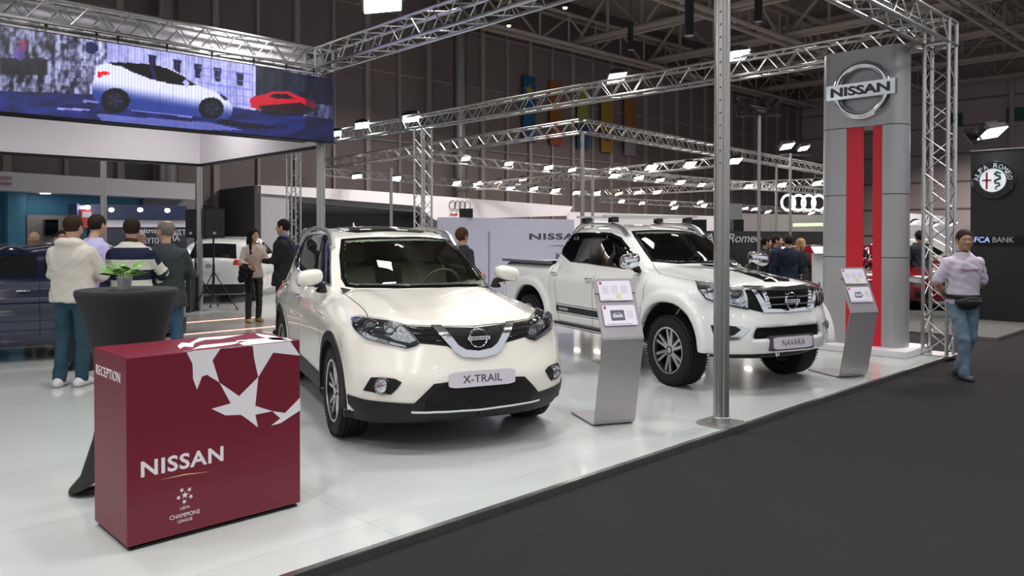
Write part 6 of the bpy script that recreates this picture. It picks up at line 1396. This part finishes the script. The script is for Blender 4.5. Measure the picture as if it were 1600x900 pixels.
def head_fn(fem=False):
    def f(x, y, z):
        d = ell(x, y, z, (-.012, 0, .028), (.096, .074, .090)); d = smin(d, ell(x, y, z, (.026, 0, -.035), (.062, .055 if not fem else .051, .078)), .05)
        d = smin(d, ell(x, y, z, (.060, 0, -.092), (.024, .026, .020)), .03); a = np.abs(y)
        d = smin(d, cap(x, a, z, (.055, .034, -.018), (.05, .045, -.03), .022, .018), .03)
        d = smin(d, cap(x, y, z, (.082, 0, .012), (.104, 0, -.026), .007, .0115), .014); d = smin(d, cap(x, a, z, (.094, .011, -.030), (.088, .013, -.030), .007, .006), .01)
        d = smin(d, cap(x, a, z, (.081, .014, .024), (.070, .045, .022), .009, .008), .018)
        d = smax(d, -ell(x, a, z, (.098, .031, .006), (.020, .019, .013)), .012)
        d = smin(d, cap(x, a, z, (.084, 0, -.057), (.076, .022, -.058), .0065, .004), .008); d = smin(d, cap(x, a, z, (.082, 0, -.068), (.075, .018, -.067), .0075, .004), .007)
        d = smin(d, ell(x, a, z, (-.008, .076, -.008), (.017, .008, .031)), .010); d = smax(d, -ell(x, a, z, (-.003, .083, -.006), (.008, .006, .016)), .006)
        return d
    return f
def hair_fn(style):
    def f(x, y, z):
        a = np.abs(y); t = {'short': .009, 'buzz': .006, 'old': .007, 'full': .016, 'long': .016, 'bun': .012}[style]
        o = ell(x, y, z, (-.014, 0, .030), (.098 + t, .076 + t, .091 + t * 1.3))
        if style == 'long':
            o = smin(o, ell(x, y, z, (-.07, 0, -.10), (.06, .09, .15)), .05); o = smin(o, cap(x, y, z, (-.09, 0, -.12), (-.13, .0, -.37), .068, .04), .05); o = smin(o, cap(x, y, z, (.0, -.075, -.06), (.06, -.10, -.34), .030, .022), .04)
            o = smax(o, -ell(x, y, z, (.075, 0, -.045), (.080, .060, .115)), .012)
            return o + .003 * np.sin(a * 260 + z * 18)
        line = .062 if style != 'old' else .085
        o = smax(o, -ell(x, y, z, (.085, 0, -.03), (.074, .085, line + .035)), .010); o = smax(o, (-.075 if style != 'full' else -.085) - z - .12 * np.clip(-x - .02, 0, .1), .01)
        o = smax(o, -ell(x, a, z, (.0, .085, -.015), (.022, .03, .042)), .006)
        if style == 'old': o = smax(o, -ell(x, y, z, (.02, 0, .12), (.11, .052, .06)), .01)
        if style == 'bun': o = smin(o, ell(x, y, z, (-.12, 0, -.01), (.05, .045, .045)), .02)
        return o + .0016 * np.sin(x * 230 + z * 170) * np.sin(y * 260)
    return f
def hand_geo(wr, d, n, side, curl=.5, spread=1.0):
    """palm and five fingers from the wrist along d, palm facing n"""
    wr = np.array(wr, float); d = np.array(d, float); d /= np.linalg.norm(d); n = np.array(n, float); n -= d * (n @ d); n /= np.linalg.norm(n); s = np.cross(d, n) * side
    segs = []; pal = [(wr, wr + d * .045, .024, .026)]
    for i, (off, L, r) in enumerate(((-.030, .066, .0078), (-.010, .078, .0086), (.011, .083, .0088), (.031, .074, .0084))):
        k = wr + d * (.088 - abs(off - .005) * .25) + s * off; segs.append((wr + d * .035 + s * off * .7, k, .013, .0115)); p = k; dd = d.copy()
        for q, fr in enumerate((.42, .32, .26)):
            a = curl * (.55 + .35 * q); dd2 = d * math.cos(a * (q + 1) * .75) + n * math.sin(a * (q + 1) * .75) + s * off * 1.5 * spread; dd2 /= np.linalg.norm(dd2); e = p + dd2 * L * fr
            segs.append((p, e, r * (1.05 - .1 * q), r * (.95 - .1 * q))); p = e
    b = wr + d * .025 + s * .022; c = b + (d * .55 + s * .62 + n * .3) * .040; e = c + (d * .85 + s * .25 + n * .35) * .032; g_ = e + (d * .95 + s * .05 + n * .35) * .024
    segs += [(b, c, .014, .0115), (c, e, .0108, .0098), (e, g_, .0098, .008)]
    def f(x, y, z):
        o = cap(x, y, z, *pal[0])
        for i, q in enumerate(segs): o = smin(o, cap(x, y, z, *q), .010 if i % 4 == 0 else .004)
        return o
    pts = np.array([q[0] for q in segs] + [q[1] for q in segs] + [wr]); return f, pts.min(0) - .03, pts.max(0) + .03
def person(name_label, pos, face, H=1.76, hair='short', hcol=None, skin=None, top='shirt', topm=None, botm=None, shoem=None, arms=None, legs=((.03, .0), (-.03, .0)), bulk=1.0, fem=False, neck=(0, 0), headyaw=0, headpitch=0, lean=0, sleeve=1.0, coat=0.0, hood=False, skirt=0, det=1.0, stripes=None, hands=True, collar=None, group=None, kneeb=(0, 0), trw=1.0, hips=1.0):
    s = H / 1.76; skin = skin or SKIN; t = thing('person', name_label, 'person', tuple(pos), face, group)
    B = bulk; lx = lean
    hipz, kz, az = .92 * s, .49 * s, .085 * s
    sh = 1.40 * s; wz = 1.10 * s; hw = (.190 if not fem else .165) * s * (.75 + .25 * B)
    def LX(z): return lx * (z - hipz) / (sh - hipz) if z > hipz else 0
    # torso as an oval that changes with height
    Zs = [.80, .90, 1.0, 1.10, 1.22, 1.33, 1.39, 1.43, 1.47, 1.52]; 
    wy = [.165, .175, .168, .155, .172, .190, .172, .135, .085, .055] if not fem else [.165, .180, .165, .130, .15, .162, .148, .115, .07, .045]; wx = [.105, .118, .112, .108, .122, .122, .108, .092, .070, .05] if not fem else [.10, .115, .10, .09, .115, .112, .098, .08, .06, .04]
    Wy = curve([(a * s, b * s * B) for a, b in zip(Zs, wy)], .02); Wx = curve([(a * s, b * s * (B ** 1.2)) for a, b in zip(Zs, wx)], .02)
    def torso(x, y, z, ex=0.0, z0=.86, z1=1.50):
        cx = lx * np.clip((z - hipz) / (sh - hipz), 0, 1.2); a, b = Wx(z) + ex, Wy(z) + ex; q = np.sqrt(((x - cx) / a) ** 2 + (np.abs(y) / b) ** 2.3); return smax((q - 1) * np.minimum(a, b) * .9, smax(z - z1 * s, z0 * s - z, .02), .03)
    arms = arms or [((.02, -.25, 1.13), (.05, -.27, .90)), ((.02, .25, 1.13), (.05, .27, .90))]
    S = [(LX(sh) - .01, -hw, sh - .02 * s), (LX(sh) - .01, hw, sh - .02 * s)]
    A = []
    for i, (el, wr_) in enumerate(arms): A.append((np.array(S[i]), np.array(el) * s, np.array(wr_) * s))
    fold = lambda x, y, z: .0035 * np.sin(z * 55 + 9 * y + 4 * np.sin(x * 22)) * np.sin(y * 31 + z * 17) + .003 * np.sin(z * 23 - x * 37 + 2 * np.sin(y * 19))
    zb = {'shirt': .90, 'tee': .88, 'hoodie': .87, 'jacket': .86, 'blouse': .84}[top] - coat
    ex = {'shirt': .012, 'tee': .016, 'hoodie': .030, 'jacket': .026, 'blouse': .018}[top]; sr = {'shirt': .052, 'tee': .060, 'hoodie': .062, 'jacket': .060, 'blouse': .052}[top] * s * (.8 + .2 * B); sr2 = sr * (.72 if top != 'tee' else .95)
    def topf(x, y, z):
        fl = np.clip((.95 * s - z) * .25, 0, .06) if coat > 0 or top == 'blouse' else 0
        d = torso(x, y, z, ex + fl, zb, 1.50)
        if top == 'hoodie': d = d + 0 * z; d = smin(d, np.sqrt((x - LX(.9)) ** 2 * 1.6 + y ** 2) * 0 + d, .01)
        for (p, e, w_) in A:
            if sleeve >= .99: aa = chain(x, y, z, [p, e, w_], [sr, sr * .88, sr2 * .85], .03)
            elif sleeve > .5: aa = chain(x, y, z, [p, e, e + (w_ - e) * (sleeve - .5) * 2], [sr, sr * .92, sr * .9], .03)
            else: aa = cap(x, y, z, p, p + (e - p) * sleeve * 2, sr, sr * 1.12)
            d = smin(d, aa, .05)
        if hood: d = smin(d, ell(x, y, z, (LX(sh) - .085, 0, 1.475 * s), (.085, .125, .062)), .04); d = smin(d, np.sqrt((np.sqrt((x - LX(sh) + .01) ** 2 * 1.2 + y ** 2) - .088) ** 2 + (z - 1.485 * s + .35 * x * .3) ** 2) - .026, .03)
        d = d + fold(x, y, z)
        nz = 1.50 * s; return smax(d, -cap(x, y, z, (LX(sh) + .005, 0, 1.44 * s), (LX(sh) + .02, 0, 1.6 * s), .058, .062), .012)
    cell = .015 / det; allp = np.array([q for a in A for q in a]); lo = np.minimum(allp.min(0) - .10, [-.24, -.28, .60 * s]); hi = np.maximum(allp.max(0) + .10, [.24 + lx, .28, 1.56 * s]); lo[2] = min(lo[2], zb * s - .05)
    V, F = surf(topf, lo, hi, cell); o = npmesh({'shirt': 'shirt', 'tee': 't_shirt', 'hoodie': 'hoodie', 'jacket': 'jacket', 'blouse': 'blouse'}[top], V, F, topm, t)
    if stripes:
        n = len(V); v = np.zeros(n); dA = np.full(n, 9.); P_ = V
        for (p, e, w_) in A:
            for (a, b, b0, L0) in ((p, e, 0, 1), (e, w_, 1, 1)):
                ab = b - a; tt = np.clip(((P_ - a) @ ab) / (ab @ ab), 0, 1); dd_ = np.linalg.norm(P_ - a - tt[:, None] * ab, axis=1); k = (dd_ < dA) & (dd_ < sr + .03); dA[k] = dd_[k]; v[k] = (1.45 * s - (b0 + tt[k]) * .25 * s)
        tor = dA > sr * 1.02; v = np.where(tor | (P_[:, 2] > 1.36 * s) & (np.abs(P_[:, 1]) < .17), P_[:, 2], v); at_ = o.data.attributes.new('band', 'FLOAT', 'POINT'); at_.data.foreach_set('value', (v / s).astype(np.float32))
    # trousers
    hipy = .092 * s * hips; LG = []
    for i, sgn in enumerate((-1, 1)):
        fx, fy = legs[i]; ft = np.array((fx, sgn * (hipy + .02) + fy, az)); hp = np.array((0, sgn * hipy, hipz - .02)); kn = (hp + ft) / 2 + np.array((.035 + kneeb[i], 0, 0)); kn[2] = kz; LG.append((hp, kn, ft))
    def botf(x, y, z):
        d = smax(ell(x, y, z, (LX(hipz) - .005, 0, hipz - .0), (.125 * s * hips * (.7 + .3 * B), .178 * s * hips * (.7 + .3 * B), .13 * s)), z - 1.02 * s, .02)
        for (h_, k_, f_) in LG: d = smin(d, chain(x, y, z, [h_ - np.array((0, 0, .02)), k_, f_ + np.array((-.005, 0, .0))], [.092 * s * hips, .066 * s * trw, .056 * s * trw], .03), .025)
        return smax(d + fold(x, y, z * .8) * 1.1, .045 * s - z, .01)
    fx_ = [q[2][0] for q in LG]; V, F = surf(botf, (min(fx_) - .2, -.36, .02), (max(fx_) + .25, .36, 1.06 * s), cell); npmesh('trousers', V, F, botm, t)
    # shoes
    for i, (h_, k_, f_) in enumerate(LG):
        out = (-1, 1)[i] * .12
        def shf(x, y, z): 
            xx = x - f_[0]; yy = y - f_[1] - out * (xx) * .8; d = cap(xx, yy, z, (-.055, 0, .045 * s), (.13, 0, .036 * s), .045 * s, .040 * s); d = smin(d, cap(xx, yy, z, (-.03, 0, .05), (-.01, 0, .11 * s), .042, .040), .04); return smax(d, -z + .006, .012)
        V, F = surf(shf, (f_[0] - .14, f_[1] - .12, -.0), (f_[0] + .24, f_[1] + .12, .17), .009 if det >= 1 else .014); V[:, 2] -= V[:, 2].min() - .001; npmesh('shoe', V, F, shoem or blackp, t)
    # head, neck, hands: the skin
    hc = np.array((LX(1.62 * s) + .02 + neck[0], neck[1], 1.635 * s)); Rm = (Matrix.Rotation(R(headyaw), 3, 'Z') @ Matrix.Rotation(R(headpitch), 3, 'Y')); Rn = np.array(Rm); hs_ = 1.03 * s ** .5 * (.95 if fem else 1)
    hf = head_fn(fem); vs = []; fs = []; n0 = 0
    def hneck(x, y, z):
        q = np.stack([x, y, z], -1) ; q = ((q - hc) @ Rn) / hs_; d = hf(q[..., 0], q[..., 1], q[..., 2]) * hs_
        return smin(d, cap(x, y, z, (LX(sh) - .008, 0, 1.40 * s), hc + Rn @ np.array((-.018, 0, -.05)), .054 * s if not fem else .046, .050 * s if not fem else .042), .025)
    V, F = surf(hneck, hc - np.array((.15, .14, .27)), hc + np.array((.16, .14, .15)), .0075 if det >= 1 else .011); vs.append(V); fs.append(F); n0 = len(V)
    arr = [(np.array(S[i]) + (q[1] - q[0]) * 0, q[1], q[2]) for i, q in enumerate(A)]
    def inner_body(x, y, z):
        d = torso(x, y, z, -.02, .86, 1.46)
        for (p, e, w_) in arr: d = smin(d, chain(x, y, z, [p, e, w_], [.036, .032, .024], .02), .02)
        for (h_, k_, f_) in LG: d = smin(d, chain(x, y, z, [h_, k_, f_], [.06, .045, .03], .02), .02)
        return d
    V, F = surf(inner_body, lo - .02, hi + .02, .028); vs.append(V); fs.append(F + n0); n0 += len(V)
    if hands:
        for i, (p, e, w_) in enumerate(A):
            d = w_ - e; d /= np.linalg.norm(d); nrm = np.array((0, 1.0 if i == 0 else -1.0, .15)); 
            if abs(d @ nrm) > .8: nrm = np.array((-1.0, 0, -.3))
            f0, l0, h0 = hand_geo(w_ + d * .01, d, nrm, 1 if i == 0 else -1, .55); 
            st = e + (w_ - e) * (.86 if sleeve >= .99 else max(0, (sleeve - .5) * 2) * .8) if sleeve > .5 else p + (e - p) * sleeve * 1.7
            if sleeve > .5: fa = lambda x, y, z: cap(x, y, z, st, w_, .036 + .008 * (1 - sleeve) * 2, .027)
            else: fa = lambda x, y, z: chain(x, y, z, [st, e, e + (w_ - e) * .35, w_], [.050, .042, .043, .028], .02)
            ff = lambda x, y, z: smin(f0(x, y, z), fa(x, y, z), .015); pts_ = np.array([l0, h0, st - .06, st + .06, e - .06 if sleeve <= .5 else l0, e + .06 if sleeve <= .5 else h0]); V, F = surf(ff, pts_.min(0), pts_.max(0), .0065 if det >= 1 else .009); vs.append(V); fs.append(F + n0); n0 += len(V)
    sk = npmesh('skin', np.concatenate(vs), np.concatenate(fs), skin, t); sk['label'] = 'head and hands'
    def place_h(V): return (V * hs_) @ Rn.T + hc
    if hair:
        V, F = surf(hair_fn(hair), (-.17, -.13, -.42 if hair == 'long' else -.12), (.13, .13, .16), .008 if det >= 1 else .011); npmesh('hair', place_h(V), F, hcol or hairm('dark', (.02, .014, .01)), t)
    e_ = MB()
    for sg in (-1, 1):
        for (r_, c_, mi_) in ((.0105, (.0765, .031 * sg, .006), 0), (.0062, (.0822, .031 * sg, .006), 1)):
            e_.lathe([(r_ * math.sin(a), -r_ * math.cos(a)) for a in np.linspace(.01, math.pi - .01, 7)], 10, Matrix.Translation(c_), mi_)
        e_.path([(.088, .016 * sg, .026), (.086, .03 * sg, .031), (.076, .046 * sg, .026)], .0036, 6, 1)
    e_.path([(.0855, -.022, -.0625), (.0905, 0, -.0622), (.0855, .022, -.0625)], .0034, 6, 2)
    e_.v = [tuple(r) for r in place_h(np.array(e_.v))]; e_.build('face_features', [EYEW, EYED, LIP], t, True)
    if collar:
        cf = lambda x, y, z: smax(np.abs(cap(x, y, z, (LX(sh) + .002, 0, 1.42 * s), (LX(sh) + .016, 0, 1.60 * s), .066, .064)) - .006, smax(z - 1.535 * s + .25 * (x - LX(sh)), 1.44 * s - z, .01), .01)
        V, F = surf(cf, (LX(sh) - .11, -.11, 1.40 * s), (LX(sh) + .13, .11, 1.58 * s), .008); npmesh('collar', V, F, collar, t)
    return t, s, A, LG, hc
def fabric(n, c, r=.85, ns=.12, sc=60): return mat('fabric_' + n, c, r, noise=ns, nscale=sc, bump=.15, bscale=250, spec=.2)
def band_mat(name, dark, light, edges, collar_c):
    m = fabric(name, light); nt = m.node_tree; b = nt.nodes['Principled BSDF']; at = nt.nodes.new('ShaderNodeAttribute'); at.attribute_name = 'band'; cr = nt.nodes.new('ShaderNodeValToRGB'); cr.color_ramp.interpolation = 'CONSTANT'
    mp = nt.nodes.new('ShaderNodeMapRange'); mp.inputs['From Min'].default_value = .8; mp.inputs['From Max'].default_value = 1.6; nt.links.new(at.outputs['Fac'], mp.inputs['Value']); nt.links.new(mp.outputs[0], cr.inputs[0])
    el = cr.color_ramp.elements; el[0].position = 0; el[0].color = (*dark, 1); el[1].position = (edges[0][0] - .8) / .8; el[1].color = (*edges[0][1], 1)
    for z, c in edges[1:]: e = el.new((z - .8) / .8); e.color = (*c, 1)
    nt.links.new(cr.outputs[0], b.inputs['Base Color']); return m
jeans = fabric('denim', (.05, .10, .17), .8, .25, 12); jeansd = fabric('dark_denim', (.025, .06, .085), .8, .25, 12); jeansl = fabric('faded_denim', (.13, .19, .25), .8, .45, 9); blk_f = fabric('black', (.012, .012, .014), .8)
cream = fabric('cream_knit', (.58, .54, .48), .9, .06, 8); white_sh = mat('white_shoe', (.6, .6, .6), .5)
def facing(px_w, py_d, tx, td):
    """heading from one (right, ahead) point to another"""
    a = cw(px_w, py_d); b = cw(tx, td); return math.atan2(b.y - a.y, b.x - a.x)
def at_px(px, d, z=0.0): u = (px - 800) / FPX * d; return cw(u, d, z)
AW = facing(0, 0, 0, 1)     # facing away from the camera
TO = facing(0, 1, 0, 0)
foldf = [((.10, -.27, 1.15), (.27, -.13, 1.10)), ((.10, .27, 1.15), (.27, .13, 1.10))]
# three men looking at the blue car, backs to us
P1 = at_px(113, 8.25); person('man in a cream hoodie and teal jeans seen from behind, left of the group', P1, AW - .05, 1.80, 'short', hairm('brown', (.03, .018, .010)), SKIN, 'hoodie', cream, jeansd, white_sh, foldf, legs=((.0, .02), (-.05, -.0)), bulk=1.10, hood=True, headpitch=12, sleeve=.82, det=1.25, trw=1.12)
NV_ = (.012, .016, .04); CR_ = (.55, .54, .47)
band = band_mat('striped_sweater', NV_, CR_, [(.97, CR_), (1.09, NV_), (1.20, CR_), (1.31, NV_), (1.44, CR_)], None)
P2 = at_px(205, 8.6); person('man in a navy and cream striped sweater seen from behind the cocktail table', P2, AW + .0, 1.78, 'short', hairm('dark', (.02, .014, .01)), SKIN2, 'hoodie', band, fabric('beige', (.42, .38, .32)), white_sh, [((.12, -.29, 1.16), (.20, -.20, 1.02)), ((.10, .28, 1.15), (.24, .14, 1.10))], bulk=1.10, headyaw=14, headpitch=8, stripes=True, det=1.2, collar=fabric('brown_collar', (.05, .035, .025)))
P3 = at_px(258, 8.9); person('older man in a dark grey jacket and blue jeans, right of the striped sweater', P3, AW + .25, 1.76, 'old', hairm('grey', (.16, .14, .12)), SKIN, 'jacket', fabric('charcoal_jacket', (.035, .042, .045), .8), jeans, blackp, [((.09, -.26, 1.14), (.25, -.12, 1.08)), ((.09, .26, 1.14), (.25, .12, 1.08))], bulk=1.08, headyaw=48, coat=.09, det=1.2, legs=((.05, -.02), (-.02, 0)))
person('man in a lavender shirt leaning over between hoodie and striped sweater', at_px(126, 9.2), AW - .3, 1.84, 'short', None, SKIN, 'shirt', fabric('lavender', (.42, .38, .60)), fabric('dark_trousers', (.03, .03, .035)), blackp, foldf, bulk=1.1, lean=.16, det=.9)
person('white haired person behind the striped sweater and the grey jacket', at_px(217, 12.2), TO + .9, 1.63, 'full', hairm('white', (.55, .52, .48)), SKIN, 'jacket', fabric('dark_coat', (.05, .03, .035)), blk_f, blackp, det=.8)
# heads beyond the blue car
random.seed(11)
for i, (px_, d, H_, lab, hst, hc_, tc_) in enumerate(((62, 13.4, 1.64, 'bald man beyond the blue car, farthest left', None, None, (.2, .19, .2)), (100, 14.2, 1.60, 'person in dark clothes beyond the blue car, second head from the left', 'full', (.03, .02, .015), (.04, .035, .03)),
        (128, 13.2, 1.66, 'dark haired man beyond the blue car, near the grey partition', 'short', (.02, .015, .012), (.15, .15, .17)), (150, 14.0, 1.62, 'brown haired woman beyond the blue car, left of the hoodie', 'full', (.10, .045, .02), (.05, .04, .04)),
        (178, 12.9, 1.66, 'grey haired man beyond the blue car, just left of the hoodie', 'short', (.14, .12, .11), (.08, .10, .2)))):
    person(lab, at_px(px_ - 22 * (i > 1) - 8, d), TO + random.uniform(-.5, .5), H_, hst, hairm('bg%d' % i, hc_) if hc_ else None, SKIN if i % 2 else SKIN2, 'shirt', fabric('bg_top%d' % i, tc_), blk_f, blackp, det=.75)
# woman and man talking beside the walkway
W1 = G(396, 503); bl = fabric('blush_blouse', (.50, .40, .34), .6)
w_, s_, A_, LG_, hc_ = person('woman with long black hair in a blush blouse holding a black jacket', W1, facing(-4.5, 14, -3.6, 12.9) , 1.70, 'long', hairm('black', (.008, .007, .007)), SKIN, 'blouse', bl, mat('satin_black', (.012, .011, .012), .35), mat('gold_shoe', (.55, .38, .18), .3, .4), [((.04, -.24, 1.13), (.24, -.17, 1.06)), ((.10, .24, 1.14), (.26, .10, 1.15))], bulk=.92, fem=True, headyaw=12, det=1.0, sleeve=.85, trw=.95)
m = MB(); pts = [Vector((.18, -.17, 1.05)), Vector((.17, -.20, .95)), Vector((.15, -.21, .80)), Vector((.14, -.20, .62))]
jf = lambda x, y, z: smin(smin(ell(x, y, z, (.18, -.17, .98), (.08, .14, .10)), chain(x, y, z, [(.16, -.24, .98), (.13, -.27, .78)], [.07, .06], .03), .04), chain(x, y, z, [(.17, -.12, .92), (.15, -.13, .70), (.15, -.14, .55)], [.05, .035, .03], .03), .03) + .006 * np.sin(z * 60 + y * 40)
V, F = surf(jf, (-.02, -.42, .48), (.34, .08, 1.14), .013); o = npmesh('folded_jacket', V, F, blk_f, None); o.location = W1; o.rotation_euler = (0, 0, w_.rotation_euler[2]); tag(o, 'black jacket hanging over the forearm of the woman in the blush blouse', 'jacket')
M1 = at_px(444, 12.6); s_head = facing(-3.6, 12.6, -4.6, 12.7); suit = fabric('black_suit', (.016, .016, .020), .75)
mm_, _, _, _, _ = person('man in a dark suit and blue shirt gesturing to the woman, behind the nearest car', M1, s_head, 1.84, 'short', hairm('dark', (.02, .014, .01)), SKIN, 'jacket', suit, fabric('navy_trousers', (.02, .03, .05)), blackp, [((.06, -.27, 1.15), (.10, -.16, 1.00)), ((.06, .25, 1.13), (.27, .13, 1.12))], bulk=1.06, coat=.12, det=1.1, collar=fabric('blue_shirt', (.18, .28, .5)))
person('grey haired person in dark blue behind the man in the suit', at_px(478, 14.8), AW + .6, 1.70, 'short', hairm('grey2', (.25, .24, .23)), SKIN, 'jacket', fabric('navy_jkt', (.02, .03, .06)), blk_f, blackp, det=.8)
person('brown haired person in a dark coat between the two white cars', at_px(721, 12.0), AW - .7, 1.69, 'full', hairm('brown2', (.06, .03, .015)), SKIN, 'jacket', fabric('dark_coat2', (.025, .022, .03)), blk_f, blackp, [((-.08, -.3, 1.15), (.05, -.34, 1.05)), ((.02, .25, 1.13), (.1, .2, .95))], det=.9)
# group behind the pickup bonnet
for (px_, d, H_, lab, hst, hc_, tc_, fa) in ((1196, 15.6, 1.54, 'bearded man in black at the left of the group behind the pickup', 'short', (.02, .015, .012), (.02, .02, .022), TO + 1.5), (1213, 15.0, 1.58, 'man in a dark blue suit turned sideways behind the pickup', 'short', (.025, .018, .012), (.015, .022, .045), TO + 1.1),
        (1232, 14.6, 1.58, 'man in a dark navy suit seen from behind, behind the pickup bonnet', 'short', (.02, .018, .02), (.012, .018, .035), AW), (1251, 15.4, 1.50, 'blonde woman in black, right of the suited men behind the pickup', 'long', (.45, .30, .13), (.02, .02, .022), TO + .3),
        (1437, 17.0, 1.66, 'dark haired person beyond the right red car', 'full', (.015, .012, .012), (.03, .035, .045), AW)):
    person(lab, at_px(px_, d), fa, H_, hst, hairm('g%d' % px_, hc_), SKIN, 'jacket', fabric('g_top%d' % px_, tc_), blk_f, blackp, det=.9, fem='woman' in lab, coat=.08)
# the man walking along the aisle
MW = G(1504, 590, -.05); tee = fabric('white_tee', (.62, .56, .66), .8, .03, 5)
ww_, s_, A_, LG_, hc_ = person('man in a white t-shirt, faded jeans and black belt bag walking on the aisle', MW, TO + .05, 1.70, 'short', hairm('brown3', (.035, .02, .012)), SKIN2, 'tee', tee, jeansl, mat('dark_trainer', (.04, .05, .07), .6), [((-.07, -.285, 1.13), (-.19, -.12, .97)), ((-.07, .285, 1.13), (-.19, .12, .99))], sleeve=.42, legs=((.14, .045), (-.16, -.04)), kneeb=(.03, .06), bulk=1.03, headyaw=-14, det=1.3, trw=1.12)
wz0 = MW.z
bg = thing('belt_bag', 'black belt bag round the waist of the man in the white t-shirt', 'bag', tuple(MW), ww_.rotation_euler[2])
bf = lambda x, y, z: smax(ell(x, y + .035, z, (.14, -.0, .885), (.070, .150, .088)), z - .955 + .25 * np.abs(y), .01)
V, F = surf(bf, (.02, -.2, .75), (.26, .2, 1.02), .009); npmesh('pouch', V, F, mat('bag_black', (.012, .012, .013), .5, bump=.2), bg)
m = MB(); th = np.linspace(0, 2 * math.pi, 40, endpoint=False)
vsb = [(.172 * math.cos(a) * (1.0), .205 * math.sin(a), z) for a in th for z in (.915 + .0, .965)]; m.add(vsb, [(2 * i, 2 * ((i + 1) % 40), 2 * ((i + 1) % 40) + 1, 2 * i + 1) for i in range(40)]); o = m.build('belt', blackp, bg, True); sm_ = o.modifiers.new('s', 'SOLIDIFY'); sm_.thickness = .006
m = MB(); m.path([(.207, -.08, .90), (.213, 0, .905), (.207, .08, .90)], .003, 6); m.path([(.195, -.1, .93), (.20, 0, .94), (.195, .1, .93)], .0025, 6); m.build('zip', mat('zip_grey', (.25, .25, .25), .4, .6), bg, True)
m = MB(); q_ = np.array([.3, 0, 1.27]); 
tw = MB(); xs_ = float(np.max([v.co.x for v in [c for c in ww_.children if c.name.startswith('t_shirt')][0].data.vertices if abs(v.co.y) < .1 and 1.2 < v.co.z < 1.28]))
fit_text(tw, 'CONTEMPORARY', frame((xs_ + .003, 0, 1.25), (0, 1, 0), (0, 0, 1)), .20, .022, depth=.001) if False else None
for k in range(9): tw.box((xs_ + .002, -.085 + k * .021, 1.245), (.003, .014, .012))
tw.box((xs_ + .002, .005, 1.258), (.003, .20, .003)); tw.box((xs_ + .002, .005, 1.231), (.003, .20, .003)); tw.box((xs_ + .002, -.105, 1.25), (.003, .010, .026)); tw.build('chest_print', mat('print_maroon', (.28, .08, .12), .6), ww_)
